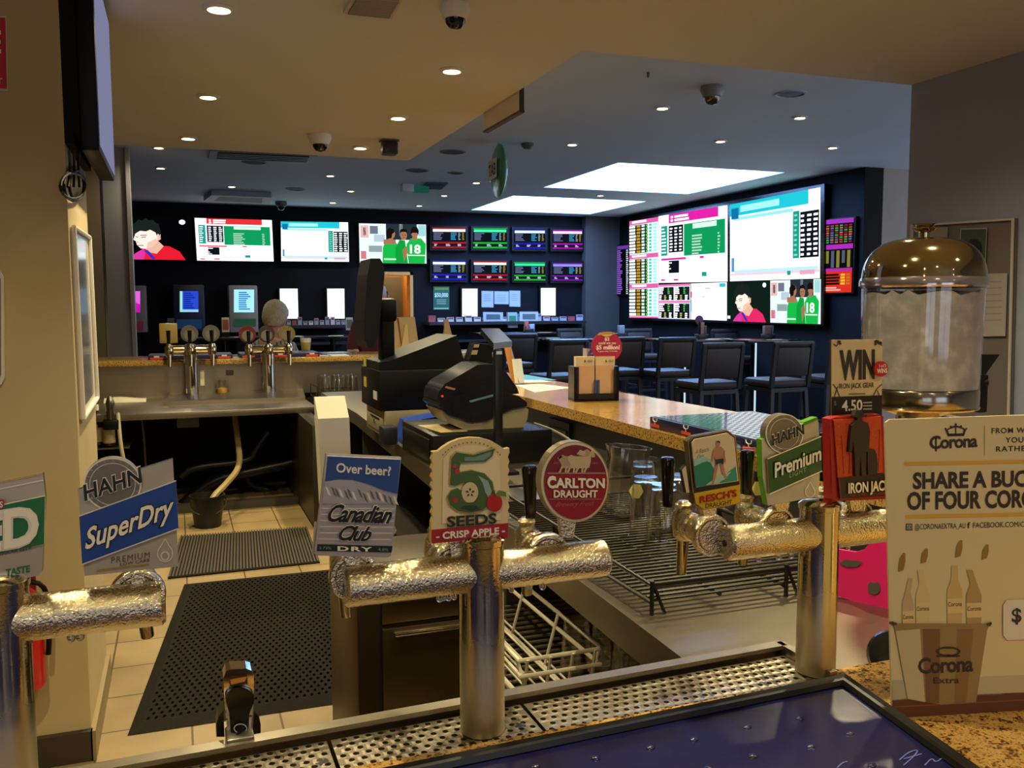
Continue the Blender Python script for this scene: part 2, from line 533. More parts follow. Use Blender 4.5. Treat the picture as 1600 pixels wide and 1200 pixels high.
for k, (x0, y0, x1, y1) in enumerate((S1, S2)):
    mb = MB()
    for a, b in (((x0-.04, y0-.04), (x0, y1+.04)), ((x1, y0-.04), (x1+.04, y1+.04)), ((x0, y0-.04), (x1, y0)), ((x0, y1), (x1, y1+.04))):
        mb.box((a[0], a[1], HIGHZ+.08), (b[0], b[1], HIGHZ+.55), SHAFT)
    w = struct(mb.build('window_%d' % (k+1), smooth=False), 'skylight shaft in the high ceiling')
    g = MB(); g.box((x0, y0, HIGHZ+.50), (x1, y1, HIGHZ+.52), E('#86b4ff', SKY_STRENGTH)); g.build('skylight_pane', w, smooth=False)
# back wall with a doorway
d0, d1, dz = ay(584, 500, 14.15).x, ay(645, 500, 14.15).x, ay(620, 425, 14.15).z
mb = MB()
mb.box((-3.5, 14.15, 0), (d0, 14.3, HIGHZ), NAVY); mb.box((d1, 14.15, 0), (10, 14.3, HIGHZ), NAVY); mb.box((d0, 14.15, dz), (d1, 14.3, HIGHZ), NAVY)
struct(mb.build('wall_back', smooth=False))
CORR = P('#c79b58', 0.6)
mb = MB(); mb.box((d0, 14.1, 0), (d0+.05, 14.32, dz), CORR); mb.box((d1-.05, 14.1, 0), (d1, 14.32, dz), CORR); mb.box((d0, 14.1, dz-.05), (d1, 14.32, dz), CORR)
struct(mb.build('door_1', smooth=False), 'lit doorway in the dark back wall')
mb = MB()
mb.box((d0-.6, 15.9, 0), (d1+1.2, 16.0, 2.6), CORR); mb.box((d1+.25, 14.3, 0), (d1+.3, 15.9, 2.6), CORR); mb.box((d0-.6, 14.3, 0), (d0-.55, 15.9, 2.6), CORR)
mb.box((d0-.6, 14.3, 2.6), (d1+1.2, 16.0, 2.65), CORR); mb.box((d0-.6, 14.3, -.05), (d1+1.2, 16.0, 0), CARPET)
struct(mb.build('wall_corridor', smooth=False))
t = ay(611, 470, 15.85)
mb = MB(); mb.box((t.x-.24, 15.84, 1.15), (t.x+.24, 15.9, 2.05), P('#6b4a22', .5)); mb.box((t.x-.19, 15.83, 1.2), (t.x+.19, 15.85, 2.0), P('#4b4f4c', .3))
tag(mb.build('picture', loc=(t.x, 15.88, 1.15)), 'framed grey picture on the lit corridor wall seen through the doorway', 'picture')
mb = MB(); mb.lathe((d0+.7, 15.1, 2.60), [(0.09, 0), (0.09, -.04), (0.06, -.06)], E('#ffd890', 6), n=20)
tag(mb.build('ceiling_lamp', loc=(d0+.7, 15.1, 2.6)), 'warm lamp on the corridor ceiling behind the doorway', 'lamp')
cl = bpy.data.lights.new('lamp_light', 'POINT'); cl.energy, cl.color, cl.shadow_soft_size = CORRIDOR_W, (1, .72, .36), .08
clo = bpy.data.objects.new('lamp_light', cl); clo.location = (d0+.7, 15.1, 2.45); COL.objects.link(clo)
# right side walls
mb = MB(); mb.box((7.2, 8.1, 0), (7.4, 14.15, HIGHZ), BLACKWALL); struct(mb.build('wall_screens', smooth=False))
mb = MB(); mb.box((7.4, 8.1, 0), (7.46, 8.3, HIGHZ), BLACKWALL); mb.box((7.46, 8.1, 0), (10, 8.3, HIGHZ), GREYWALL); struct(mb.build('wall_right', smooth=False))
mb = MB(); mb.box((3.58, -3.5, 0), (3.78, 3.71, LOWZ), MAUVE); struct(mb.build('wall_near_right', smooth=False))
cx = ay(915, 400, 14.0).x
mb = MB(); mb.box((cx, 14.0, 0), (7.2, 14.15, HIGHZ), PILASTER); struct(mb.build('column', smooth=False))
# left side walls
mb = MB(); mb.box((-1.9, 3.13, 0.0), (-0.31, 3.80, LOWZ), CREAM); struct(mb.build('wall_left', smooth=False))
mb = MB(); mb.box((-1.9, 3.105, 0), (-0.305, 3.13, 0.10), P('#3a2f22', .6)); mb.box((-0.31, 3.105, 0), (-0.295, 3.80, 0.10), P('#8a7a58', .6)); struct(mb.build('baseboard_left', smooth=False))
wl0, wl1, wl2, wl3 = ay(120, 400, 9.5).x, ay(160, 400, 9.5).x, ay(165, 400, 9.5).x, ay(205, 400, 9.5).x
mb = MB(); mb.box((wl0-2, 9.5, 0), (wl1, 9.7, HIGHZ), BROWNWALL); mb.box((wl2, 9.5, 0), (wl3, 9.7, HIGHZ), GREYWALL); mb.box((wl0-2, 9.7, 0), (wl0-1.9, 14.15, HIGHZ), BLACKWALL)
struct(mb.build('wall_left', smooth=False))
mb = MB(); mb.box((wl1, 9.55, 0), (wl2, 9.6, HIGHZ), P('#8c96a8', .08, 1.0)); struct(mb.build('trim_1', smooth=False), 'narrow mirror strip between the brown and grey walls')
mb = MB(); mb.box((wl3-.02, 9.48, 0), (wl3+.015, 9.72, HIGHZ), P('#9b948c', .4)); struct(mb.build('trim_2', smooth=False))

# the wall behind the viewer, with two unseen windows added for chrome reflections
mb = MB()
for a, b in (((-3.5, 0), (-2.3, LOWZ)), ((-0.3, 0), (0.5, LOWZ)), ((2.5, 0), (3.58, LOWZ)), ((-2.3, 0), (-0.3, .85)), ((0.5, 0), (2.5, .85)), ((-2.3, 2.3), (-0.3, LOWZ)), ((0.5, 2.3), (2.5, LOWZ))):
    mb.box((a[0], -3.6, a[1]), (b[0], -3.5, b[1]), CREAM)
mb.box((-3.6, -3.6, 0), (-3.5, 14.3, HIGHZ), CREAM)
struct(mb.build('wall_rear', smooth=False))
for k, x0 in enumerate((-2.3, .5)):
    mb = MB()
    for a, b in (((x0, .85), (x0+.05, 2.3)), ((x0+1.95, .85), (x0+2.0, 2.3)), ((x0, .85), (x0+2, .9)), ((x0, 2.25), (x0+2, 2.3)), ((x0+.975, .85), (x0+1.025, 2.3))):
        mb.box((a[0], -3.58, a[1]), (b[0], -3.49, b[1]), P('#5a4a38', .5))
    struct(mb.build('window_%d' % (k+3), smooth=False))

# ---------------------------------------------------------------- ceiling fixtures
def downlight(x, y, z, label, power, r=0.041, group='recessed downlights', color=WARM):
    t = thing('downlight', label, 'downlight', (x, y, z), group)
    m = MB(); m.lathe((x, y, z), [(r*1.5, 0), (r*1.5, -.005), (r*1.05, -.012), (r*1.0, -.004)], P('#d9d2c6', .4), n=20, cap0=False, cap1=False); m.build('trim_ring', t)
    m = MB(); m.lathe((x, y, z-.004), [(r, 0), (r*.7, -.006)], E('#ffdfa4', 22), n=16); m.build('bulb', t)
    l = lamp(x, y, z-.02, power, color); l.parent = t; l.location = (0, 0, -.02)
    return t
lows = [(342, 12, 'first of the row beside the wall television'), (325, 150, 'second of the row beside the wall television'),
        (294, 215, 'third of the row beside the wall television'), (706, 109, 'between the vent and the hanging shutter box'),
        (622, 183, 'second back from the white dome camera'), (563, 230, 'beside the black box camera')]
for u, v, s in lows:
    p = az(u, v, LOWZ); downlight(p.x, p.y, LOWZ, 'warm downlight in the cream low ceiling, '+s, LOW_W)
for k, (x, y) in enumerate(((-0.35, 1.35), (0.75, 1.25), (1.75, 1.5), (-0.3, -0.5), (0.9, -0.6), (2.4, 0.4), (2.3, 2.6), (-1.5, -1.6), (0.6, -2.2), (2.4, -1.8))):
    downlight(x, y, LOWZ, 'added unseen warm downlight in the cream low ceiling above the near bar', LOW_W*(.35 if y < 0.5 else .85), group='added downlights above the near bar')  # unseen lamps added for chrome highlights and ceiling bounce
highs = [(248, 230, 'just past the low ceiling edge'), (251, 262, 'beside the grey pilaster'), (362, 291, 'above the boxed air conditioner'),
         (516, 274, 'well behind the white dome camera'), (548, 298, 'closer to the greenish vent'), (744, 285, 'beside the hanging green sign'),
         (894, 225, 'between the hanging sign and the large skylight'), (1035, 168, 'nearest the low ceiling edge'), (1250, 183, 'below the blue-rimmed speaker'),
         (1126, 220, 'in front of the large skylight'), (1301, 230, 'closest to the mauve wall'), (520, 316, 'over the cyan-headed television screen'),
         (655, 321, 'over the television with green players'), (694, 305, 'over the small odds screens'), (938, 305, 'between the two skylights')]
for u, v, s in highs:
    p = az(u, v, HIGHZ); downlight(p.x, p.y, HIGHZ, 'downlight in the grey-blue high ceiling, '+s, HIGH_W, color=(1, .90, .72))
def dome(u, v, z, label, s=1.0, body=WHITE, eye=BLKG):
    p = az(u, v, z)
    t = thing('dome_camera', label, 'security camera', p)
    m = MB(); m.lathe(p, [(.062*s, 0), (.066*s, -.02*s), (.050*s, -.055*s), (.044*s, -.058*s)], body, n=24); m.build('housing', t)
    m = MB(); m.lathe(p+Vector((0, 0, -.056*s)), [(.043*s, 0), (.040*s, -.018*s), (.026*s, -.036*s), (.001, -.043*s)], eye, n=24); m.build('dome', t)
dome(711, 8, LOWZ, 'white dome camera on the cream low ceiling near the vent', 0.9)
dome(500, 210, LOWZ, 'white dome camera with black lens near the far edge of the low ceiling', 1.15)
dome(1113, 135, HIGHZ, 'grey dome camera on the high ceiling before the large skylight', 1.3, P('#77797a', .4), DARKCHROME)
dome(439, 315, HIGHZ, 'small dark dome camera above the cyan racing screen', 1.3, P('#4a4c55', .4))
p = az(608, 219, LOWZ)
t = thing('box_camera', 'small black box camera hanging under the low ceiling', 'security camera', p)
m = MB(); m.box(p+Vector((-.06, -.05, -.012)), p+Vector((.06, .05, 0)), P('#56503f', .5), .004); m.build('mount', t)
m = MB(); m.box(p+Vector((-.05, -.06, -.10)), p+Vector((.05, .05, -.012)), P('#15171b', .4), .012); m.build('housing', t)
def speaker(u, v, z, label, r=0.11, rim=P('#aab4c8', .4), core=P('#5d7299', .6)):
    p = az(u, v, z)
    t = thing('ceiling_speaker', label, 'speaker', p)
    m = MB(); m.lathe(p, [(r, 0), (r, -.006), (r*.86, -.010), (r*.86, -.003)], rim, n=28, cap0=False, cap1=False); m.build('rim', t)
    m = MB(); m.lathe(p+Vector((0, 0, -.002)), [(r*.86, 0), (r*.5, -.005), (.001, -.006)], core, n=28); m.build('grille', t)
speaker(1236, 146, HIGHZ, 'round ceiling speaker with pale rim on the high ceiling')
for u, v, s in ((707, 237, 'dark round ceiling vent close to the low ceiling edge'), (652, 266, 'dark round ceiling vent above the small odds screens'), (397, 253, 'round ceiling vent behind the slotted air grille'),
                (462, 295, 'round ceiling vent between two downlights over the televisions'), (712, 270, 'small round ceiling vent beside the hanging green sign')):
    speaker(u, v, HIGHZ, s, .13 if u != 712 else .09, P('#6a7078', .5), P('#3c4048', .7))
p = az(824, 224, HIGHZ)
mb = MB(); mb.lathe(p, [(.06, 0), (.06, -.02), (.035, -.05), (.001, -.055)], P('#4e5356', .5), n=20); tag(mb.build('smoke_detector', loc=p), 'dark smoke detector on the high ceiling beside the hanging sign', 'smoke detector')
p = az(1013, 113, HIGHZ)
mb = MB(); mb.cyl(p, p+Vector((0, 0, -.035)), .012, P('#55595a', .4), .006, 10); tag(mb.build('sprinkler', loc=p), 'tiny sprinkler head on the high ceiling near its edge', 'sprinkler')
# vents and air conditioner
def grille(name, label, cat, px, z, nsl, frame, slatm, back):
    c = [az(u, v, z) for u, v in px]
    t = thing(name, label, cat, c[0])
    m = MB(); m.prism([q+Vector((0, 0, -.002)) for q in c], (0, 0, -.016), frame); m.build('frame', t, smooth=False)
    cen = sum(c, Vector())/4
    q = [cen+(k-cen)*.84 for k in c]
    m = MB(); m.poly([k+Vector((0, 0, -.020)) for k in q], back); m.build('backing', t)
    m = MB()
    for i in range(nsl):
        a, b = (i+.2)/nsl, (i+.7)/nsl
        m.prism([q[0].lerp(q[3], a)+Vector((0, 0, -.021)), q[1].lerp(q[2], a)+Vector((0, 0, -.021)), q[1].lerp(q[2], b)+Vector((0, 0, -.021)), q[0].lerp(q[3], b)+Vector((0, 0, -.021))], (0, 0, -.006), slatm)
    m.build('slats', t, smooth=False)
grille('air_vent', 'square air vent in the cream low ceiling at the top of the view', 'air vent', [(536, 14), (612, 22), (632, -12), (556, -20)], LOWZ, 14, P('#c9c0b0', .5), P('#a99f90', .5), P('#3a352e', .8))
grille('slot_vent', 'long dark slotted air grille just behind the low ceiling edge', 'air vent', [(325, 246), (490, 252), (497, 241), (328, 233)], HIGHZ, 4, P('#77737a', .5), P('#3c3b42', .5), P('#1b1b20', .8))
grille('slot_vent', 'small air grille with dark slots beside the greenish vent', 'air vent', [(655, 293), (690, 294), (700, 285), (668, 284)], HIGHZ, 5, P('#4a5070', .5), P('#2c3350', .5), P('#20243a', .8))
c = [az(u, v, HIGHZ)+Vector((0, 0, -.004)) for u, v in ((318, 306), (422, 311), (424, 300), (330, 296))]
t = thing('air_conditioner', 'boxed white air conditioner under the high ceiling above the televisions', 'air conditioner', c[0])
m = MB(); m.prism(c, (0, 0, -.07), P('#8e94a6', .5)); m.build('body', t, smooth=False)
cen = sum(c, Vector())/4; q = [cen+(k-cen)*.72+Vector((0, 0, -.071)) for k in c]
m = MB(); m.poly(q, P('#3a3f50', .6)); m.build('intake', t)
p = az(648, 288, HIGHZ)
t = thing('camera_vent', 'small pale camera beside a greenish vent with an added glow', 'exit sign', p)
m = MB(); m.box(p+Vector((-.17, -.05, -.10)), p+Vector((-.02, .05, 0)), P('#c9d0d8', .4), .008); m.build('housing', t)
m = MB(); m.box(p+Vector((-.02, -.04, -.10)), p+Vector((.17, .04, -.02)), E('#2f8e76', .25), .004); m.build('vent_glow', t)  # greenish vent, no lamp; its tone is an added glow
# shutter box under the low ceiling edge
ys, ye = ax(812, 160, 1.725).y, ax(756, 190, 1.725).y
zs = (ax(812, 178, 1.725).z+ax(756, 206, 1.725).z)/2
mb = MB(); mb.box((1.725, ys, zs+.012), (1.745, ye, 2.62), P('#efe4d2', .6)); mb.box((1.72, ys-.006, zs), (1.75, ye, zs+.012), P('#5a4a34', .5)); mb.box((1.722, ys-.008, zs), (1.747, ys, 2.62), P('#3a3128', .5))
tag(mb.build('shutter_box', loc=(1.75, ys, 2.6), smooth=False), 'beige shutter box fixed under the edge of the low ceiling', 'shutter box')
# hanging sign
top, bot = az(779, 222, HIGHZ), None
d = (top-EYE).dot(FW)
cen = EYE+ray(779, 267)*d
hh = 43*d/F
t = thing('hanging_sign', 'green lens-shaped sign hanging from the high ceiling', 'sign', (top.x, top.y, HIGHZ))
GRN = P('#4f9a72', .25, coat=.4)
m = MB()
rg = []
nrm = Vector((-.996, .087, 0))
wdir = Vector((-.087, -.996, 0))
for i in range(13):
    a = -1+2*i/12
    w, th = hh*1.0*(max(1-a*a, .0004))**.5, .055*(max(1-a*a, .0004))
    rg.append([cen+Vector((0, 0, a*hh))+wdir*(w*math.cos(2*math.pi*j/20))+nrm*(th*math.sin(2*math.pi*j/20)) for j in range(20)])
m.rings(rg, GRN); m.build('sign_body', t)
m = MB()
O = cen+nrm*.060-wdir*0.16
for q0, q1 in ((-.03, .14),):
    m.poly([cen+nrm*.061+wdir*.17*a+Vector((0, 0, b)) for a, b in ((-1, -.08), (1, -.08), (1, .10), (-1, .10))], WHITE)
m.txt3('TAB', cen+nrm*.063-wdir*.13+Vector((0, 0, -.045)), wdir*.26, Vector((0, 0, .11)), P('#12251c', .5), .02)
m.build('sign_label', t)
m = MB(); m.cyl(cen+Vector((0, 0, hh*.98)), (cen.x, cen.y, HIGHZ), .004, P('#9aa0a0', .3)); m.build('hanger', t)

# ---------------------------------------------------------------- screens
def dashes(s, a0, b0, a1, b1, rows, cols, mats, fill=.62, k=2, gap=.18):
    """table of short lines like printed figures"""
    for j in range(rows):
        for i, (x0, x1, mt) in enumerate(cols):
            w = x1-x0
            e = x0+w*(fill+random.random()*(1-fill))
            y0 = b0+(b1-b0)*(j+gap)/rows; y1 = b0+(b1-b0)*(j+1-gap)/rows
            s.r(a0+(a1-a0)*x0, y0, a0+(a1-a0)*e, y1, mt, k)
WHT, CY, TEAL, RED, MAG, GRNE = E('#f4fbff', 1.5), E('#59d8f0', 1.2), E('#1aa48e', 1.0), E('#d8303a', 1.1), E('#d820a0', 1.2), E('#10a060', 1.0)
DK, BK, YEL, LIME = E('#10141c', 1), E('#03040a', 1), E('#d8c840', 1.0), E('#50c850', 1.0)
def pic_player(s, shirt='#e01c30', bgc='#040406'):
    s.r(0, 0, 1, 1, E(bgc, 1), 0)
    sh = E(shirt, 1.15)
    s.poly([(.14, 1), (.22, .86), (.36, .72), (.52, .66), (.70, .68), (.84, .80), (.92, 1)], sh, 1)
    s.poly([(.14, 1), (.22, .86), (.34, .74), (.36, .86), (.34, 1)], E('#d838a0', 1.1), 2)
    s.poly([(.34, .78), (.40, .78), (.50, .97), (.46, 1)], E('#3c30c0', 1), 3)
    s.poly([(.36, .74), (.52, .52), (.62, .68), (.52, .86), (.44, .84)], E('#e8b8a0', 1.1), 2)
    face = E('#ffe6d8', 1.2)
    s.poly([(.24, .34), (.22, .46), (.20, .54), (.235, .57), (.25, .66), (.30, .74), (.37, .75), (.46, .68), (.53, .56), (.56, .42), (.50, .28), (.30, .28)], face, 3); s.poly([(.40, .60), (.52, .50), (.54, .58), (.46, .70), (.38, .75)], E('#f0c4ac', 1.1), 4)
    s.poly([(.53, .44), (.58, .40), (.58, .52), (.54, .56)], E('#f0c0a8', 1.1), 4)
    s.poly([(.20, .40), (.16, .30), (.20, .18), (.25, .13), (.28, .06), (.33, .09), (.38, .03), (.42, .08), (.48, .06), (.51, .12), (.56, .16), (.57, .26), (.585, .34), (.565, .44), (.545, .38), (.53, .44), (.51, .36), (.44, .30), (.38, .34), (.30, .33), (.25, .38), (.22, .42)], E('#1a2420', 1), 5)
    s.poly([(.235, .46), (.27, .475), (.27, .49), (.235, .475)], E('#402018', 1), 6); s.poly([(.31, .475), (.38, .465), (.38, .48), (.31, .49)], E('#402018', 1), 6); s.poly([(.30, .43), (.39, .42), (.39, .435), (.30, .445)], E('#2a1a14', 1), 6); s.poly([(.25, .58), (.285, .60), (.25, .605)], E('#d09080', 1), 6)
    s.poly([(.26, .66), (.34, .66), (.34, .68), (.26, .68)], E('#c06058', 1), 5)
    s.poly(circ(.88, .10, .045, .06, 12), E('#e8fff4', 1.2), 1)
    s.r(.01, .86, .08, .94, E('#f0f0f0', 1.1), 2)
def pic_race(s, head, side):
    s.r(0, 0, 1, 1, WHT, 0)
    s.r(.15, 0, .87, .13, head, 1); s.r(.02, .02, .12, .12, WHT, 2)
    dashes(s, .18, .02, .55, .12, 2, [(0, .1, WHT), (.15, .75, WHT)], None, .7, 2)
    s.r(.04, .16, .13, .60, side, 1); dashes(s, .05, .18, .12, .58, 8, [(0, 1, WHT)], None, .5, 2, .3)
    s.r(.15, .17, .36, .56, DK, 1); dashes(s, .16, .19, .36, .55, 8, [(.04, .26, WHT), (.38, .60, WHT), (.72, .94, WHT)], None, .7, 2, .26)
    s.r(.37, .17, .97, .62, GRNE, 1); s.r(.50, .18, .85, .25, E('#cfeee0', 1.2), 2)
    dashes(s, .49, .33, .97, .62, 7, [(0, .35, E('#bfe8d4', 1)), (.78, .86, E('#bfe8d4', 1))], None, .5, 2, .25)
    s.r(.04, .64, .40, .67, head, 1); s.r(.60, .64, .66, .67, head, 1)
    s.r(.15, .68, .30, .86, DK, 1); dashes(s, .07, .69, .28, .86, 4, [(0, .7, WHT)], None, .5, 2, .3)
    s.r(.63, .86, .70, .92, side, 1); dashes(s, .04, .94, .5, .98, 1, [(0, .2, head), (.4, .6, head)], None)
def pic_cyan(s):
    s.r(0, 0, 1, 1, WHT, 0)
    s.r(0, 0, .87, .16, E('#20c0d0', 1.2), 1); s.r(.12, .04, .55, .12, E('#a0ecf4', 1.2), 2)
    s.r(.02, .06, .10, .20, E('#1078b0', 1), 2); s.r(.04, .18, .70, .22, E('#90e4f0', 1.2), 1)
    s.r(.70, .22, .77, .76, TEAL, 1); dashes(s, .71, .24, .76, .75, 9, [(0.1, .9, E('#90e0d0', 1))], None, .6, 2, .3)
    s.r(.78, .24, .99, .76, DK, 1); dashes(s, .78, .26, .99, .75, 9, [(.04, .28, WHT), (.38, .62, WHT), (.72, .96, WHT)], None, .7, 2, .26)
    s.r(.02, .70, .05, .88, E('#58a0d8', 1), 1); s.r(.05, .86, .98, .90, E('#b8e4f4', 1.2), 1)
    s.r(0, .90, 1, .93, E('#f0c8d8', 1.2), 1); s.r(.64, .90, .68, .95, TEAL, 2); s.r(.78, .90, .95, .95, E('#e8a8c0', 1.1), 2)
def pic_team(s):
    s.r(0, 0, 1, 1, E('#dce8ea', 1.25), 0)
    s.r(.40, 0, .86, .40, E('#26323c', 1), 1); s.r(.60, 0, .65, .30, E('#8aa0a8', 1), 1)
    for a, b, c, d_, k in ((.02, .05, .14, .36, '#e8b8b0'), (.16, .06, .28, .26, '#6e7488'), (.22, .28, .38, .46, '#b8ccd8'), (.14, .56, .34, .72, '#8fa4a8'), (.02, .70, .10, .90, '#d87888'), (.06, .10, .10, .30, '#2a2e38'), (.88, .02, .99, .30, '#9fd8dc')):
        s.r(a, b, c, d_, E(k, 1.1), 1)
    g, g2, sk, hr = E('#18b848', 1.1), E('#10a03c', 1.05), E('#b07858', 1), E('#1a1210', 1)
    s.poly([(.34, 1), (.35, .60), (.40, .42), (.52, .40), (.58, .56), (.54, 1)], g, 2)
    s.poly([(.53, 1), (.54, .60), (.60, .40), (.68, .42), (.72, 1)], g2, 3)
    s.poly([(.73, 1), (.70, .52), (.77, .36), (.92, .36), (.99, .50), (.97, 1)], g, 4)
    s.r(.43, .34, .50, .46, sk, 3); s.r(.79, .28, .86, .40, sk, 5); s.poly(circ(.475, .25, .06, .14, 14), sk, 3); s.poly([(.40, .30), (.40, .18), (.45, .10), (.51, .13), (.53, .20), (.49, .26), (.48, .36), (.43, .38)], hr, 4); s.poly(circ(.66, .28, .052, .13, 14), sk, 4); s.poly(circ(.825, .20, .058, .14, 14), sk, 5); s.poly([(.765, .26), (.765, .14), (.80, .06), (.86, .07), (.885, .16), (.88, .26), (.86, .22), (.79, .22)], hr, 6)
    s.poly([(.60, .25), (.61, .15), (.66, .11), (.71, .15), (.72, .25), (.69, .20), (.63, .20)], hr, 5); s.r(.63, .27, .65, .285, hr, 5); s.r(.675, .27, .695, .285, hr, 5); s.r(.645, .34, .68, .35, E('#7a3a30', 1), 5)
    s.r(.36, .40, .54, .52, sk, 5); s.poly([(.64, .66), (.70, .56), (.72, .70), (.66, .96)], sk, 5)
    s.txt('18', .75, .52, .91, .74, E('#f0fff4', 1.2), 6, .03); s.r(.72, .78, .97, .81, E('#e0f4e8', 1.1), 6); s.r(.36, .88, .54, .92, E('#d8f0e0', 1.1), 6)
def pic_odds(s, acc, head):
    s.r(0, 0, 1, 1, E('#141620', 1), 0)
    s.r(0, 0, 1, .05, E(acc, .9), 1); s.r(.02, .07, .98, .20, E(head, 1.3), 1)
    dashes(s, .02, .23, .98, .60, 5, [(.02, .34, E('#7884b0', .9)), (.55, .74, E('#3fa8d8', 1)), (.78, .85, E('#a8c8c8', .9)), (.90, .97, E('#b8a838', .9))], None, .6, 2, .25)
    s.r(0, .68, 1, .76, E(acc, .9), 1); s.r(0, .78, 1, .90, E('#1c1c28', 1), 1); s.r(0, .90, 1, .98, E(acc, .9), 1)
    dashes(s, .04, .77, 1, .89, 2, [(.02, .14, E('#d8d8f0', 1)), (.38, .52, E('#d8d8f0', 1)), (.74, .86, E('#d8d8f0', 1))], None, .5, 2, .2)
def pic_list(s, acc):
    s.r(0, 0, 1, 1, E('#f0fbff', 1.2), 0)
    for b in (0, .35, .655): s.r(0, b, 1, b+.045, E(acc, 1.15), 1); s.r(.1, b+.008, .6, b+.03, WHT, 2)
    for b0, b1, n in ((.05, .34, 9), (.40, .65, 8), (.705, .98, 8)):
        s.r(0, b0, .62, b1, E('#101418', 1), 1)
        dashes(s, 0, b0, 1, b1, n, [(.01, .24, WHT), (.26, .40, E('#c8a030', 1)), (.43, .55, E('#d8f0e8', 1.1)), (.58, .66, E('#60c050', 1)), (.69, .79, E('#48c8b8', 1.1)), (.83, .97, E('#98f0e8', 1.2))], None, .85, 2, .16)
    s.r(0, .985, 1, 1, E(acc, 1.15), 2)
def pic_grid(s, acc):
    s.r(0, 0, 1, 1, E('#eaf2ff', 1.2), 0)
    s.r(0, 0, 1, .06, E(acc, 1.1), 1); s.r(0, .48, 1, .54, E(acc, 1.1), 1)
    for b0, b1 in ((.08, .46), (.56, .98)):
        for a0 in (.02, .52):
            s.r(a0, b0, a0+.46, b1, E('#14181e', 1), 1)
            dashes(s, a0, b0, a0+.46, b0+(b1-b0)*.55, 4, [(.02, .42, WHT), (.60, .75, LIME), (.8, .95, E('#303840', 1))], None, .6, 2, .16)
            dashes(s, a0, b0+(b1-b0)*.6, a0+.46, b1, 3, [(.04, .2, WHT), (.36, .52, E('#c8c060', 1)), (.70, .90, WHT)], None, .7, 2, .16)
def pic_form(s):
    s.r(0, 0, 1, 1, E('#f6fbff', 1.4), 0); s.r(.80, .02, .97, .12, E('#40c0d8', 1.1), 1); dashes(s, .4, .12, .9, .16, 1, [(0, .3, E('#b0c0c8', 1))], None); s.r(.3, .36, .4, .39, E('#c8d4dc', 1.1), 1)
    s.r(0, .45, .03, .80, E('#70d0e0', 1.1), 1); s.r(0, .22, .03, .40, RED, 1)
def pic_tall(s):
    s.r(0, 0, 1, 1, E('#08080e', 1), 0); s.r(0, 0, 1, .07, E('#6a3aa8', 1), 1)
    dashes(s, 0, .08, 1, 1, 22, [(.04, .52, E('#8a60d0', 1)), (.80, .97, E('#c8d8e0', 1))], None, .6, 1, .2)
def pic_tote(s):
    s.r(0, 0, 1, 1, E('#0c0c14', 1), 0); s.r(0, 0, 1, .06, E('#a838c8', 1), 1)
    cols = [E('#b84848', .9), E('#d87038', .9), E('#48a848', .9), E('#5878a8', .9), E('#902838', .9)]
    for j in range(8):
        for i in range(6): s.r(.04+i*.16, .08+j*.032, .15+i*.16, .10+j*.032, random.choice(cols), 1)
    s.r(0, .345, 1, .41, E('#b030c0', 1), 1)
    for i in range(5): s.r(.05+i*.19, .43, .16+i*.19, .66 if i % 3 else .60, E('#5a6078' if i % 2 else '#8a8a30', .9), 1)
    s.r(0, .67, 1, 1, E('#d83020', 1.1), 1); s.r(0, .67, 1, .71, E('#b030b0', 1), 2); dashes(s, .05, .74, .95, .90, 4, [(0, .6, E('#14100e', 1)), (.62, .80, E('#e8b830', 1.1)), (.84, 1, E('#c87820', 1))], None, .9, 2, .14)
    dashes(s, .05, .92, .8, .98, 2, [(0, .8, E('#f0c0b0', 1))], None, .4, 2)
def tv(name, label, cat, pl, q, pic, bez=3.0, depth=.07, group=None, frame=BLK):
    (x0, y0), (x1, y1), (x2, y2), (x3, y3) = q
    cen = pl(sum(p[0] for p in q)/4, sum(p[1] for p in q)/4)
    t = thing(name, label, cat, cen, group)
    out = [(x0-bez, y0-bez), (x1+bez, y1-bez), (x2+bez, y2+bez), (x3-bez, y3+bez)]
    m = MB(); m.slab(pl, out, depth, frame); m.build('casing', t, smooth=False)
    m = MB(); pic(Scr(m, pl, q, .004)); m.build('screen', t, smooth=False)
    return t
BW = PY(14.07)
tv('television', 'television showing a player in a red shirt against black', 'television', BW, [(184, 338), (298, 341), (299, 406.5), (187, 405)], pic_player, 1.5, group='large televisions on the back wall')
tv('television', 'television showing a red-headed racing table with a green panel', 'television', BW, [(304, 340.5), (424.6, 344), (427.6, 408.5), (308, 407)], lambda s: pic_race(s, E('#e03038', 1.15), TEAL), 1.5, group='large televisions on the back wall')
tv('television', 'television showing a cyan-headed racing table on white', 'television', BW, [(438.7, 346), (543.7, 347.5), (545.3, 409), (439.5, 408)], pic_cyan, 1.5, group='large televisions on the back wall')
tv('television', 'television showing huddled players in green jerseys', 'television', BW, [(560.7, 349), (665.5, 351), (666.3, 411.8), (562, 410.7)], pic_team, 1.5, group='large televisions on the back wall')
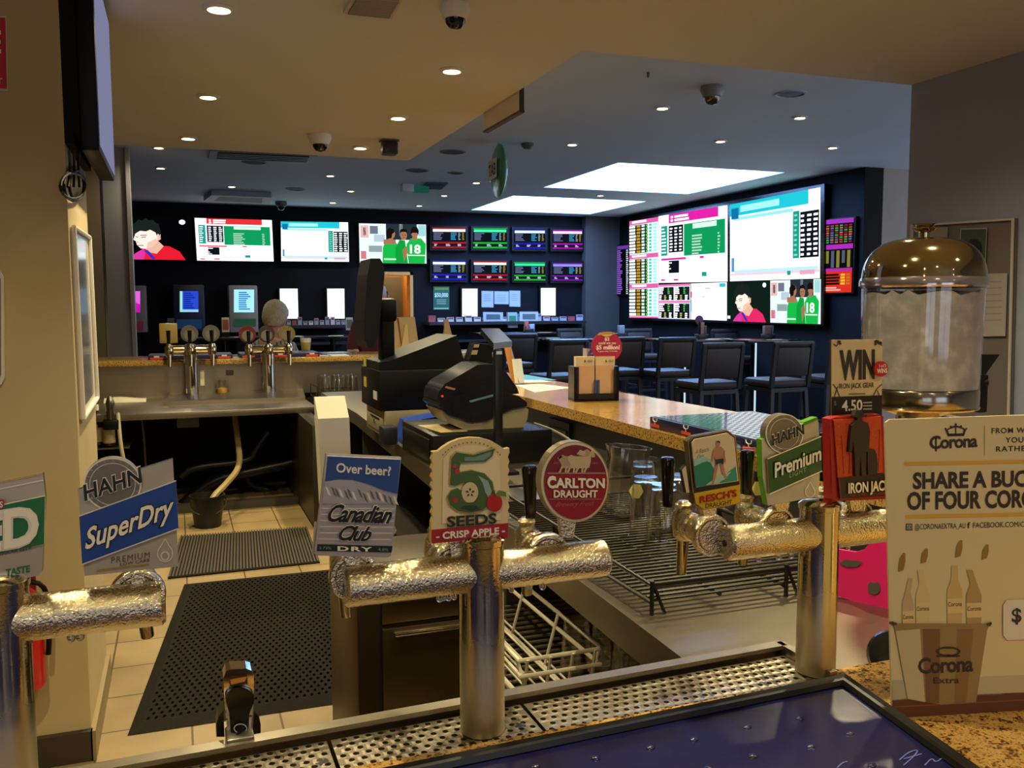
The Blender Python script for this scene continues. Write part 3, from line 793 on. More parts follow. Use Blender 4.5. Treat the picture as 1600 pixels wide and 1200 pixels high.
for r, (yt, yb) in enumerate(((352.5, 391), (404, 440.5))):
    for k, (a, b, dy) in enumerate(((672, 731, 0), (736, 795, .8), (800, 855, 2.5), (860, 913, 3.6))):
        acc, head, nm = ((('#b82028', '#ffe0e0', 'red'), ('#18c838', '#40e8a0', 'green'), ('#2028c8', '#d0e8ff', 'blue'), ('#a818b8', '#ffd8ff', 'magenta')),
                         (('#2028d8', '#e0e8ff', 'blue'), ('#c01c28', '#f8e8e0', 'red'), ('#20c040', '#30d8a8', 'green'), ('#7818b8', '#9088f0', 'purple')))[r][k]
        tv('odds_screen', 'small wall screen with %s banded betting odds in the %s row' % (nm, ('upper', 'lower')[r]), 'screen', BW, [(a+3, yt+dy+3), (b-3, yt+dy+3.4), (b-3, yb+dy*.4-2.5), (a+3, yb+dy*.4-2.7)],
           lambda s, acc=acc, head=head: pic_odds(s, acc, head), 3, group='small odds screens on the back wall')
for q, s_ in (([(437, 451), (465, 451), (466.2, 498), (438, 498)], 'behind the grey-haired person'), ([(511, 451), (538, 451), (538.5, 497.8), (512, 497.8)], 'beside the upright terminal monitor'),
              ([(722, 451), (746, 451), (746, 494.5), (722, 494.5)], 'between the green poster and the pinned papers'), ([(845, 450), (868, 450), (868, 493), (845, 493)], 'closest to the corner pilaster')):
    tv('portrait_screen', 'tall blank white screen on the back wall, '+s_, 'screen', BW, q, lambda s: s.r(0, 0, 1, 1, E('#eafff4', 1.35), 0), 2.2, group='tall white screens on the back wall')
# the video wall
SW = PX(7.12)
t = thing('video_wall', 'large video wall of joined screens on the black side wall', 'video wall', SW(1130, 505), None)
m = MB(); m.slab(SW, [(982, 343), (1288, 287), (1287, 509), (982, 500)], .07, BLKG); m.build('casing', t, smooth=False)
for pic, q in ((lambda s: pic_list(s, '#e060a8'), [(984, 346), (1029, 339), (1029, 497), (984, 496.5)]), (lambda s: pic_race(s, MAG, TEAL), [(1029.5, 338), (1137, 320.5), (1137, 440), (1029.5, 442)]),
               (pic_cyan, [(1141, 320), (1282.5, 292.5), (1281.5, 435), (1141, 439.5)]), (lambda s: pic_grid(s, '#e878b8'), [(1029.5, 445), (1079, 443), (1079, 499), (1029.5, 497.5)]),
               (pic_form, [(1080, 443), (1136, 441), (1136, 501), (1080, 499)]), (lambda s: pic_player(s, '#e02868', '#10201a'), [(1137, 441), (1203, 438.5), (1203, 504), (1137, 501.5)]),
               (pic_team, [(1204, 438.5), (1283, 436), (1282.5, 506.5), (1204, 504)])):
    m = MB(); pic(Scr(m, SW, q, .004)); m.build('screen', t, smooth=False)
tv('narrow_screen', 'narrow purple results screen at the far end of the video wall', 'screen', PX(7.16), [(963, 385), (983, 383), (983, 460), (963, 460)], pic_tall, 1.5, .04)
tv('narrow_screen', 'narrow purple and orange tote screen beside the near end of the video wall', 'screen', PX(7.16), [(1290, 344), (1335, 340), (1331, 456.5), (1287.5, 457.5)], pic_tote, 2, .04)
# betting kiosks
def kiosk(label, body, scr, pic, bodym, panel, pm):
    y = 13.75
    pl = PY(y)
    u0, u1, v0, v1 = body
    a, b = pl(u0, v1), pl(u1, v0)
    t = thing('betting_kiosk', label, 'kiosk', ((a.x+b.x)/2, y+.2, 0), 'betting kiosks along the back wall')
    m = MB(); m.box((a.x, y, a.z), (b.x, y+.35, b.z), bodym, .02); m.box((a.x+.1, y+.1, 0), (b.x-.1, y+.32, a.z), BLK); m.build('cabinet', t)
    m = MB(); pic(Scr(m, pl, [(scr[0], scr[2]), (scr[1], scr[2]), (scr[1], scr[3]), (scr[0], scr[3])], .005)); m.build('screen', t, smooth=False)
    m = MB(); m.slab(PY(y-.01), [(panel[0], panel[2]), (panel[1], panel[2]), (panel[1], panel[3]), (panel[0], panel[3])], .012, pm); m.build('front_panel', t, smooth=False)
def p_pink(s): s.r(0, 0, 1, 1, E('#e060d8', 1.1), 0); s.poly([(0, .2), (.6, .5), (1, .62), (1, 1), (0, 1)], E('#c010b0', 1.1), 1)
def p_blue(s):
    s.r(0, 0, 1, 1, E('#2848c8', 1.1), 0); s.r(0, 0, .14, 1, E('#a0e0d8', 1.1), 1); s.r(0, .88, 1, 1, E('#90d0e8', 1.1), 1); dashes(s, .18, .05, .98, .85, 8, [(0.05, .8, E('#1030a0', 1))], None, .6, 1, .2)
def p_ice(s):
    s.r(0, 0, 1, 1, E('#a0e4f4', 1.2), 0); dashes(s, .2, .08, .95, .9, 9, [(0.05, .95, E('#3080c8', 1))], None, .5, 1, .2)
kiosk('grey betting kiosk with a pink screen half behind the pilaster', (196, 228, 446, 520), (190, 219, 455, 488), p_pink, P('#77726f', .4), (208, 224, 502, 516), P('#a03040', .5))
kiosk('dark navy betting kiosk with a deep blue screen', (272, 319, 445, 518), (281, 310, 455, 487.5), p_blue, P('#1c1f3c', .4), (276, 315, 499, 514), P('#1f5a88', .4))
kiosk('pale grey betting kiosk with a light blue screen and green panel', (359, 402, 446, 520), (365.5, 397, 452.5, 488), p_ice, P('#8f8d88', .4), (365, 400, 498, 510), P('#2d6a45', .5))
# poster, papers, shelf with leaflets
m = MB(); PW = PY(14.14)
m.slab(PW, [(677, 447.5), (702, 447.5), (702, 484), (677, 484)], .008, P('#1f5a44', .5)); m.pp(PW, [(678, 481), (701, 481), (701, 483), (678, 483)], P('#8ac0a0', .5), .003)
m.pp(PW, [(679, 449), (701, 449), (701, 453), (679, 453)], P('#6a9a3a', .5), .003)
m.txt(PW, '$50,000', (679, 464), (700, 464), (679, 457.5), P('#d8f0e4', .5), .004, .02)
for v in (468, 471, 474): m.pp(PW, [(682, v), (697, v), (697, v+1), (682, v+1)], P('#8fc4ac', .5), .003)
tag(m.build('poster', loc=PW(690, 484), smooth=False), 'dark green prize poster pinned under the small odds screens', 'poster')
for (a, b, c_, d_), s_ in (((752.5, 771, 454.5, 480), 'portrait'), ((772.5, 795, 455, 475), 'landscape'), ((796, 813, 454, 479), 'portrait')):
    m = MB(); m.slab(PW, [(a, c_), (b, c_+.4), (b, d_+.4), (a, d_)], .004, P('#aab0c4', .6))
    for i in range(4): m.pp(PW, [(a+3, c_+6+i*3), (b-4, c_+6+i*3), (b-4, c_+6.6+i*3), (a+3, c_+6.6+i*3)], P('#7a80a0', .6), .003)
    tag(m.build('notice', loc=PW(a, d_), smooth=False), {752.5: 'upright paper notice pinned beside the tall white screen', 772.5: 'wide paper notice pinned between two upright notices', 796: 'upright paper notice pinned closest to the corner pilaster'}[a], 'notice')
def shelf(label, u0, u1, v, n, group, seed):
    rnd = random.Random(seed)
    y = 13.9; pl = PY(y)
    a, b = pl(u0, v), pl(u1, v)
    m = MB(); m.box((a.x, y-.12, a.z-.05), (b.x, 14.15, a.z), P('#16171d', .4)); m.box((a.x, y-.10, .9), (b.x, 14.15, .94), P('#121318', .4))
    tag(m.build('wall_shelf', loc=(a.x, 14.1, a.z), smooth=False), label, 'shelf')
    for i in range(n):
        x0 = a.x+(b.x-a.x)*(i+.1)/n; x1 = a.x+(b.x-a.x)*(i+.85)/n
        h = rnd.choice((.06, .07, .10, .12))
        m = MB(); m.box((x0, y-.02, a.z), (x1, y+.02, a.z+h), P(rnd.choice(('#b8b4b8', '#9aa0b0', '#a8464a', '#c8c4c0', '#8890a0')), .6)); m.box((x0+.01, y-.022, a.z+h*.6), (x1-.01, y-.018, a.z+h*.9), P('#7a4048', .6))
        tag(m.build('leaflet_stack', loc=(x0, y, a.z), smooth=False), 'small stack of leaflets standing on the dark wall shelf '+group[0], 'leaflets', group[1])
shelf('dark wall shelf of leaflets under the two tall white screens beside the seated person', 447, 541, 508, 11, ('beneath the televisions', 'leaflets beneath the televisions'), 3)
shelf('dark wall shelf of leaflets below the pinned papers', 668, 912, 503, 18, ('below the pinned papers', 'leaflets below the pinned papers'), 5)
def card3(name, label, cat, px, y, m1, m2=None, th=.01, ob=None):
    pl = PY(y); m = MB()
    m.slab(pl, px, th, m1)
    if m2:
        cu = sum(p[0] for p in px)/len(px); cv = sum(p[1] for p in px)/len(px)
        m.pp(pl, [(cu+(u-cu)*.7, cv+(v-cv)*.55) for u, v in px], m2, .003)
    return tag(m.build(name, loc=pl(px[-1][0], px[-1][1]), smooth=False), label, cat)
card3('landscape_card', 'wide pale card with a dark triangle leaning on the wall shelf', 'card', [(755, 487.5), (786, 488), (786, 502.5), (755, 502.5)], 13.85, P('#aab2b8', .5), P('#4a5a60', .5))
card3('landscape_card', 'wide pale card propped next to the tall white screen closest to the corner', 'card', [(812, 487), (841, 487), (841, 502.5), (812, 502.5)], 13.85, P('#b0b6ba', .5), P('#52625e', .5))
card3('leaflet_holder', 'white and green leaflet holder standing on the wall shelf', 'leaflet holder', [(793, 488), (808, 488), (809, 512), (794, 512)], 13.84, P('#9aa8a8', .5), P('#2a7a50', .5), .06)

# ---------------------------------------------------------------- customers' tables and stools
TZ = 1.08
def table(label, u, v, lx, ly, rz, light=None):
    p = az(u, v, TZ)
    t = thing('bar_table', label, 'table', (p.x, p.y, 0), 'high bar tables', rz)
    m = MB(); m.box((-lx/2, -ly/2, TZ-.035), (lx/2, ly/2, TZ), P('#17161a', .10, coat=.3), .006); m.build('table_top', t, local=True)
    m = MB(); m.cyl((0, 0, .02), (0, 0, TZ-.035), .038, P('#202226', .25, .6), n=20); m.build('pedestal', t, local=True)
    m = MB(); m.lathe((0, 0, 0), [(.27, 0), (.27, .012), (.06, .03)], P('#1a1b1e', .3, .6), n=28); m.build('base', t, local=True)
    if light:
        m = MB(); m.box((-.009, -.048, .06), (.009, -.036, TZ-.05), E('#d8f4ff', .9)); m.build('pale_strip', t, local=True)  # pale emissive strip down the front of the pedestal
    return p
tables = [table('long dark bar table behind the lottery slip stand', 915, 527.5, 1.2, .8, 0.0), table('dark bar table holding the tall menu caddy before the video wall', 1068, 529, .78, .8, 0.0, 1),
          table('dark bar table with a short caddy in the middle of the video wall', 1178, 529, .72, .8, 0.0, 1), table('dark bar table with a white napkin box at the video wall end', 1300, 525, .85, .8, 0.0, 1),
          table('dark bar table with small cards beyond the pole display', 808, 519, 1.3, .8, 0.0), table('dark bar table behind the seated person', 520, 524, 1.2, .7, .0), table('dark bar table beyond the far beer taps', 350, 526, 1.4, .7, 0)]
stool = thing('bar_stool', 'dark padded bar stool with its back to the bar at the menu caddy table', 'bar stool', (0, 0, 0), 'padded bar stools')
SF, SP = P('#1d1f23', .45, .2), P('#211a17', .6)
m = MB(); m.obox(Matrix.Translation((0, 0, .765)), (.42, .42, .075), SP, .03); m.build('seat', stool, local=True)
m = MB(); m.box((-.20, -.20, .69), (.20, .20, .727), SF); m.build('seat_frame', stool, local=True)
T = Matrix.Translation((0, -.225, .965)) @ Matrix.Rotation(math.radians(8), 4, 'X')
m = MB(); m.obox(T, (.36, .045, .27), SP, .018); m.build('backrest', stool, local=True)
m = MB(); m.obox(Matrix.Translation((0, -.247, 1.125)) @ Matrix.Rotation(math.radians(8), 4, 'X'), (.44, .03, .05), SF, .01)
for sx in (-1, 1): m.obox(Matrix.Translation((sx*.20, -.225, .93)) @ Matrix.Rotation(math.radians(8), 4, 'X'), (.035, .035, .40), SF)
m.build('back_frame', stool, local=True)
for sx in (-1, 1):
    for sy_ in (-1, 1):
        m = MB(); m.rings([[Vector((sx*(.185+(.03 if z == 0 else 0))+a*.018, sy_*(.185+(.03 if z == 0 else 0))+b*.018, z)) for a, b in ((-1, -1), (1, -1), (1, 1), (-1, 1))] for z in (0, .70)], SF); m.build('leg', stool, local=True)
for y in (-.20, .20):
    m = MB(); m.box((-.20, y-.012, .29), (.20, y+.012, .32), SF); m.build('footrest', stool, local=True)
for x in (-.20, .20):
    m = MB(); m.box((x-.010, -.20, .36), (x+.010, .20, .385), SF); m.build('side_rail', stool, local=True)
sp = [(1104, 594, 2, None), (1212, 591, 1, 'dark padded bar stool with its back to the bar at the short caddy table'), (1039, 577, 0, 'shadowed padded bar stool just past the lottery slip stand'), (962, 576, 0, 'shadowed padded bar stool directly behind the pink lottery disc'),
      (868, 584, 8, 'shadowed padded bar stool at the long table near the pole display'),
      (1300, 586, -4, 'padded bar stool half hidden behind the win card'), (1150, 556, 184, 'padded bar stool on the video wall side of the tables'), (905, 552, 190, 'padded bar stool on the far side of the long table'),
      (1010, 553, 180, 'padded bar stool facing the bar at the far side of the menu caddy table'), (800, 566, 5, 'shadowed padded bar stool beneath the pole display'), (1262, 555, 182, 'padded bar stool tucked behind the short caddy table')]
for k, (u, v, a, s_) in enumerate(sp):
    p = az(u, v, .80)
    if k == 0: stool.location, stool.rotation_euler = (p.x, p.y, 0), (0, 0, math.radians(a))
    else: dup(stool, (p.x, p.y, 0), math.radians(a), s_)
# table-top caddies
def caddy(label, u, v, parts):
    p = az(u, v, TZ)
    t = thing('menu_caddy', label, 'caddy', (p.x, p.y, TZ), 'caddies on the bar tables')
    m = MB(); m.box(p+Vector((-.07, -.05, 0)), p+Vector((.07, .05, .05)), P('#1a1514', .4), .006); m.build('tray', t)
    for nm, dx, w, h, c_ in parts:
        m = MB(); m.box(p+Vector((dx-w/2, -.025, .012)), p+Vector((dx+w/2, .025, h)), c_, .004); m.build(nm, t)
    return p
p = caddy('dark caddy with menus and a round purple table flag', 1096, 528.6, [('menu', 0.0, .05, .19, P('#8a6a58', .5)), ('sauce_bottle', .045, .03, .15, P('#2a3448', .3)), ('flag_stem', -.035, .006, .20, BLK)])
m = MB(); m.lathe(p+Vector((-.035, 0, .22)), [(.055, -.006), (.055, .006)], P('#5a3048', .5), axis=(0, 1, 0), n=24); m.build('table_flag', bpy.data.objects['menu_caddy'])
caddy('short brown caddy in front of the red shirted player picture', 1200, 528.2, [('menu', -.02, .09, .15, P('#6a5048', .5)), ('sauce_bottle', .05, .03, .15, P('#38485a', .3))])
caddy('pale napkin caddy at the end of the video wall', 1318, 524.6, [('napkins', -.0, .11, .16, P('#a8a4ac', .5)), ('clear_pot', 0, .06, .22, P('#707480', .2))])
caddy('caddy of small brown and white cards beyond the pole display', 826, 518.6, [('menu', -.04, .06, .16, P('#a85a40', .5)), ('card', .05, .08, .12, P('#98a4c0', .5)), ('sauce_bottle', -.06, .03, .09, P('#8a6a48', .5))])
caddy('grey caddy behind the pink lottery disc', 968, 526.8, [('menu', .02, .08, .15, P('#8a8c94', .5))])
# ================================================================ the bar's working area
def bx(name, label, cat, a, b, m, bev=.004, group=None):
    q = MB(); q.box(a, b, m, bev)
    o = q.build(name, loc=((a[0]+b[0])/2, (a[1]+b[1])/2, min(a[2], b[2])))
    return tag(o, label, cat, group)
# things fixed to the cream column
xs = ay(150, 100, 3.15).x
t = thing('television', 'black wall-mounted television seen edge-on high on the cream column', 'television', (-.31, 3.5, 2.0))
m = MB(); m.box((xs-.055, 3.16, 1.965), (xs, 3.89, 2.57), BLK, .006); m.build('casing', t)
m = MB(); m.box((xs-.002, 3.18, 1.985), (xs+.002, 3.87, 2.56), E('#9c9ec6', .6)); m.build('screen', t, smooth=False)
m = MB(); m.box((-.31, 3.15, 2.02), (xs-.055, 3.50, 2.58), BLKM); m.box((-.31, 3.14, 1.98), (-.285, 3.75, 2.58), BLKM); m.build('bracket', t, smooth=False)
m = MB()
for k, (du, dv, w) in enumerate(((0, 0, 22), (6, 4, 15), (-4, 6, 26))):
    c = circ(116+du*.6, 288+dv*.4, w*.75, 26-k*3, 18)
    m.tube([ax(u, v, -.300+.004*k) for u, v in c], .0045, BLK, 6, closed=True)
for k in range(3): m.tube([ax(108+k*8, 236, -.28), ax(110+k*6, 262, -.295), ax(106+k*9, 292, -.298)], .0045, BLK, 6, 2)
tag(m.build('cable_loop', loc=ax(116, 285, -.30)), 'coiled black cables hanging below the wall-mounted television', 'cable')
pl = Pl((-.305, 0, 0), (1, 0, 0))
t = thing('wall_mirror', 'tall white-framed mirror panel on the narrow side of the cream column', 'mirror', pl(130, 640))
fr = [(112, 355), (137, 371), (149.5, 622), (127, 655)]
m = MB(); m.slab(pl, fr, .02, P('#d5cec0', .4)); m.pp(pl, [(116.5, 366), (135, 378), (146, 614), (128.5, 638)], P('#8f93a8', .12, .6), .002); 
m.build('mirror_panel', t, smooth=False)
m = MB()
for a, b in zip(fr, fr[1:]+fr[:1]): m.tube([pl(*a, .006), pl(*b, .006)], .008, P('#ded8cc', .35), 8)
m.build('frame', t)
CF = PY(3.125)
m = MB(); m.slab(CF, [(-70, 24), (10, 25), (12.5, 142), (-70, 140)], .004, P('#d4cdbc', .5)); m.pp(CF, [(-69, 27), (8.5, 28), (11, 139), (-69, 137)], P('#c01420', .4), .002)
m.txt(CF, 'FIRE', (-66, 82), (2, 83), (-66, 46), P('#f0e8e0', .5), .004, .02); m.txt(CF, 'extinguisher', (-66, 130), (4, 131), (-66, 116), P('#f0e8e0', .5), .004)
tag(m.build('fire_sign', loc=CF(0, 142), smooth=False), 'red sign with white lettering high on the cream column', 'sign')
t = thing('wall_panel', 'white-rimmed panel cut by the edge of the photo on the cream column', 'panel', CF(0, 600))
m = MB(); m.slab(CF, [(-80, 424), (2, 424), (7, 432), (8, 590), (2, 601), (-80, 600)], .012, P('#d6d0c2', .4), lift=.008); m.build('frame', t, smooth=False)
m = MB(); m.pp(CF, [(-78, 430), (-1, 430), (2, 436), (2.5, 586), (-2, 594), (-78, 594)], P('#6a4a28', .4), .011); m.build('face', t, smooth=False)
p = ay(40, 1075, 3.06)
t = thing('fire_extinguisher', 'red fire extinguisher with a white label hanging on the cream column', 'fire extinguisher', p)
RD = P('#c4141c', .25, coat=.3)
pb, pt = ay(42, 1074, 3.06), ay(42, 915, 3.06)
h = pt.z-pb.z
m = MB(); m.lathe(pb, [(.050, 0), (.056, .012), (.056, h*.78), (.048, h*.9), (.022, h*.98), (.018, h)], RD, n=28); m.build('cylinder', t)
m = MB(); m.lathe(pb, [(.0568, h*.50), (.0568, h*.74)], P('#e4dccf', .4), n=28, cap0=False, cap1=False); m.build('label_band', t)
m = MB(); m.cyl(pb+Vector((0, 0, h)), pb+Vector((0, 0, h+.03)), .016, P('#8a8478', .2, 1)); m.box(pb+Vector((-.01, -.05, h+.03)), pb+Vector((.01, .03, h+.045)), BLK, .003); m.build('valve', t)
m = MB(); m.tube([pb+Vector((.01, -.01, h+.02)), pb+Vector((.075, -.02, h)), pb+Vector((.070, 0, h*.5)), pb+Vector((.064, 0, h*.3))], .008, BLK, 8, 2); m.build('hose', t)
m = MB(); m.box(pb+Vector((-.03, .05, h*.8)), pb+Vector((.03, .07, h+.02)), P('#7a1418', .5)); m.build('wall_bracket', t)

# ---------------------------------------------------------------- floor mats
def quadmat(px, z): return [az(u, v, z) for u, v in px]
q = quadmat([(288, 910), (520, 905), (563, 1090), (199, 1145)], .012)
t = thing('rubber_mat', 'black rubber floor mat full of round drain holes on the cream tiles', 'floor mat', (.27, 4.0, 0))
O, X, Y = q[3], q[2]-q[3], q[0]-q[3]
Tm = Matrix(((X.x, Y.x, 0, O.x), (X.y, Y.y, 0, O.y), (0, 0, 1, .014), (0, 0, 0, 1)))
m = MB(); m.perf(.05, .95, .04, .96, 0, .010, 26, 44, .36, RUBBER, Tm)
m.build('mat_grid', t)
m = MB()
def mp(a, b, z): return Tm @ Vector((a, b, z-.014))
rg = [[mp(.05, .04, .014), mp(.95, .04, .014), mp(.95, .96, .014), mp(.05, .96, .014)], [mp(-.0, -.0, .002), mp(1.0, 0, .002), mp(1, 1, .002), mp(0, 1, .002)]]
m.rings(rg, RUBBER, True, False, False); m.poly([mp(.0, .0, .002), mp(1, .0, .002), mp(1, 1, .002), mp(.0, 1, .002)], P('#14110d', .8)); m.build('bevelled_edge', t, smooth=False)
q = quadmat([(282, 838), (480, 824), (500, 878), (262, 903)], .008)
t = thing('ribbed_mat', 'dark ribbed floor mat in front of the far beer station', 'floor mat', (.35, 5.5, 0))
m = MB(); m.prism([p+Vector((0, 0, -.007)) for p in q], (0, 0, .006), RUBBER); m.build('mat_base', t, smooth=False)
m = MB()
for i in range(46):
    a, b = (i+.15)/46, (i+.7)/46
    m.prism([q[0].lerp(q[1], a), q[0].lerp(q[1], b), q[3].lerp(q[2], b), q[3].lerp(q[2], a)], (0, 0, .008), P('#3b352b', .6))
m.build('ribs', t, smooth=False)

# ---------------------------------------------------------------- far bar
m = MB(); m.box((-.66, 7.72, 1.005), (2.7, 8.45, 1.05), GRANITE, .006); m.box((-.6, 7.95, 0), (2.6, 8.2, 1.005), P('#3b3128', .5))
tag(m.build('bar_counter', loc=(.4, 8.1, 1.005)), 'granite bar counter behind the far beer station', 'counter')
t = thing('back_bar', 'stainless steel far beer station with open space underneath', 'bar station', (.2, 7.3, 0))
m = MB(); m.box((-.66, 7.78, .74), (1.62, 7.83, 1.004), STEEL); m.build('splashback', t, smooth=False)
m = MB(); m.box((-.66, 6.63, .70), (.93, 7.78, .745), STEEL, .004); m.build('bench', t)
dq = [az(u, v, .775) for u, v in ((270, 606), (472, 602), (477, 620), (256, 628))]
m = MB(); m.prism(dq, (0, 0, -.03), STEEL)
iq = [Vector((p.x, p.y, .776)) for p in dq]; cen = sum(iq, Vector())/4
m.poly([cen+(p-cen)*.9 for p in iq], P('#8a8478', .3, 1.0)); m.build('drainer', t, smooth=False)
m = MB(); m.box((-.66, 7.70, 0), (1.62, 7.78, .70), BLKM); m.build('back_panel', t, smooth=False)
m = MB(); m.box((.80, 5.9, .02), (.90, 7.7, .70), P('#3d382e', .35, .6), .004); m.build('side_panel', t)
m = MB(); m.box((-.66, 6.75, 0), (.80, 6.82, .06), P('#3a362e', .5)); m.build('kick_rail', t, smooth=False)
m = MB(); m.box(ay(165, 696, 6.74)+Vector((-.30, -.06, -.02)), ay(203, 696, 6.74)+Vector((0, .4, -.001)), P('#6a6252', .35, .8)); m.build('shelf', t, smooth=False)
m = MB(); m.box(ay(396-150, 0, 7.0)*0+Vector((-.03, 6.9, .60)), Vector((.12, 7.0, .69)), P('#55524c', .4)); m.build('junction_box', t, smooth=False)
HOSE = P('#8f7c52', .5)
def hose(name, label, pts, r, mat, n=8, cat='hose'):
    q = MB(); q.tube(pts, r, mat, n, 3); return tag(q.build(name, loc=pts[-1]), label, cat)
hose('drain_hose', 'cream drain hose hanging from the far drainer into the black bucket', [ay(366, 640, 7.0), ay(372, 690, 6.9), ay(376, 730, 6.7), ay(350, 760, 6.4), ay(331, 778, 6.30), ay(328, 800, 6.28)], .022, HOSE)
hose('soda_hose', 'thin pale hose below the soda gun under the far bench', [ay(184, 645, 6.62), ay(187, 680, 6.6), ay(190, 705, 6.6), ay(196, 730, 6.62)], .013, P('#b5a98c', .45))
hose('steel_pipe', 'slim steel pipe standing under the far bench', [ay(222, 655, 6.8), ay(226, 690, 6.8), ay(229, 760, 6.8)], .008, P('#9a948a', .25, 1.0), 8, 'pipe')
for k, (pts, s_) in enumerate((([(505, 700), (470, 720), (400, 735), (330, 750), (285, 790)], 'uppermost'), ([(420, 675), (400, 700), (392, 722), (300, 730), (282, 745)], 'lowest'), ([(412, 690), (395, 720), (385, 745), (395, 760), (430, 770)], 'most twisted'))):
    hose('beer_line', 'thick black beer line under the far bench, %s of the bundle' % s_, [ay(u, v, 7.15+.1*k) for u, v in pts], .045, P('#0e0e10', .3), 10)
bk = az(325, 822, 0)
t = thing('bucket', 'black plastic bucket on the tiles with the drain hose in it', 'bucket', bk)
m = MB(); m.lathe(bk, [(.085, 0), (.112, .20), (.118, .20), (.118, .215), (.108, .215), (.082, .01)], P('#101010', .4), n=28, cap1=True); m.build('shell', t)
m = MB(); m.tube([bk+Vector((.116*math.cos(a), .116*math.sin(a)*.2-.10, .19-.10*abs(math.sin(a)))) for a in [math.pi*i/12 for i in range(13)]], .004, P('#77736a', .3, 1), 6); m.build('handle', t)
# bottles on the far shelf
def bottle(label, u, v, y, band):
    p = ay(u, v, y)
    t = thing('spirit_bottle', label, 'bottle', p, 'bottles on the far shelf')
    m = MB(); m.lathe(p, [(.037, 0), (.040, .01), (.040, .15), (.032, .175), (.014, .20), (.013, .235)], P('#2a1a0c', .08, coat=.5), n=20); m.build('glass_body', t)
    m = MB(); m.lathe(p, [(.0408, .02), (.0408, .12)], P('#c9b990', .5), n=20, cap0=False, cap1=False); m.lathe(p+Vector((-.012, -.030, .115)), [(.016, -.012), (.016, .0)], P(band, .4), axis=(0, -1, 0), n=16); m.build('paper_label', t)
    m = MB(); m.lathe(p, [(.015, .235), (.015, .275)], P('#d8d2c4', .4), n=14); m.build('cap', t)
bottle('dark spirit bottle with a cream label closest to the soda gun hose', 171, 696, 6.74, '#a02818'); bottle('dark spirit bottle half hidden by the mirror panel of the column', 153, 694, 6.76, '#a02818')
# cloth, soda gun, jar
p0 = az(163, 629, .745)
m = MB()
rg = []
for i in range(12):
    x = i/11
    rg.append([Vector((p0.x+x*.30, p0.y+.02+.09*math.cos(a)*(1-.25*abs(x-.5)), .746+.030*max(0, math.sin(a))*(1+.3*math.sin(5*x)))) for a in [2*math.pi*j/12 for j in range(12)]])
m.rings(rg, P('#cfc7b2', .8)); tag(m.build('bar_cloth', loc=p0), 'folded white cloth lying on the far steel bench', 'cloth')
p = az(182, 634, .745); p.y = 6.64
t = thing('soda_gun', 'black and steel soda gun hooked on the far bench edge', 'soda gun', p)
m = MB(); m.box(p+Vector((-.05, -.05, -.10)), p+Vector((.05, -.002, -.03)), BLK, .01); m.build('holster', t)
m = MB(); m.lathe(p+Vector((0, -.03, -.03)), [(.02, 0), (.026, .03), (.024, .08), (.03, .11), (.018, .15), (.006, .16)], P('#7a705c', .25, .9), n=16); m.build('nozzle', t)
p = ay(347, 604, 7.70); p.z = .746
t = thing('glass_jar', 'small glass jar with yellow fruit on the far steel bench', 'jar', p)
m = MB(); m.lathe(p, [(.05, 0), (.052, .01), (.052, .13), (.046, .13), (.046, .012)], THIN, n=20); m.build('jar', t)
m = MB(); m.lathe(p, [(.045, .012), (.045, .06), (.02, .068), (.001, .066)], P('#d8a818', .4), n=18); m.build('lemon_slices', t)
m = MB(); m.box(ay(315, 578, 7.78)+Vector((-.015, -.008, -.13)), ay(315, 578, 7.78)+Vector((.02, 0, 0)), P('#e8ddb8', .4), .004); tag(m.build('switch_plate', loc=ay(315, 595, 7.775)), 'slim pale switch plate on the far steel splashback', 'switch')
m = MB(); q = ay(359, 582, 7.78); m.box(q+Vector((-.03, -.01, -.02)), q+Vector((.03, 0, .02)), P('#2a2620', .5), .003); tag(m.build('power_socket', loc=q), 'small dark socket on the far steel splashback', 'socket')
# beer fonts of the far bar (seen from the staff side)
def far_font(label, uc, u0, u1, handles):
    y = 7.62
    pl = PY(y)
    b = pl(uc, 604); b.z = .745
    t = thing('beer_font', label, 'beer font', (b.x, b.y, b.z), 'beer fonts of the far bar')
    zt = pl(uc, 546).z
    m = MB(); m.lathe(b, [(.075, 0), (.075, .015), (.055, .03), (.055, zt-b.z+.03), (.03, zt-b.z+.045)], CHROME, n=24); m.build('column', t)
    a, c = pl(u0, 546), pl(u1, 546)
    m = MB(); m.cyl((a.x, y, zt), (c.x, y, zt), .036, GOLDCHROME, n=20); m.build('crossbar', t)
    for u, col, sh in handles:
        p = pl(u, 546); p.z = zt
        m = MB(); m.lathe(p+Vector((0, -.06, 0)), [(.030, -.04), (.034, -.02), (.034, .02), (.02, .05)], GOLDCHROME, n=18); m.cyl(p+Vector((0, -.07, -.03)), p+Vector((0, -.09, -.13)), .02, GOLDCHROME, .014, 12); tp = m.build('tap', t)
        m = MB(); m.cyl(p+Vector((0, -.07, .05)), p+Vector((0, -.075, .155)), .012, BLKG, .017, 14); m.build('handle', tp)
        m = MB()
        c_ = p+Vector((0, .06, .125))
        if sh == 'sq': m.box(c_+Vector((-.068, -.010, -.075)), c_+Vector((.068, .010, .085)), P(col, .3), .006)
        else:
            m.lathe(c_, [(.068, -.012), (.068, .012)], P(col, .3, .3), axis=(0, 1, 0), n=28)
            m.lathe(c_+Vector((0, -.013, -.012)), [(.046, -.004), (.046, .0)], P('#6a6458', .4), axis=(0, 1, 0), n=24)
        m.build('badge', tp)
far_font('far beer font with a square gold badge and two round badges', 299, 263, 333, [(264, '#8f7840', 'sq'), (297, '#5d584e', 'o'), (331, '#605a50', 'o')])
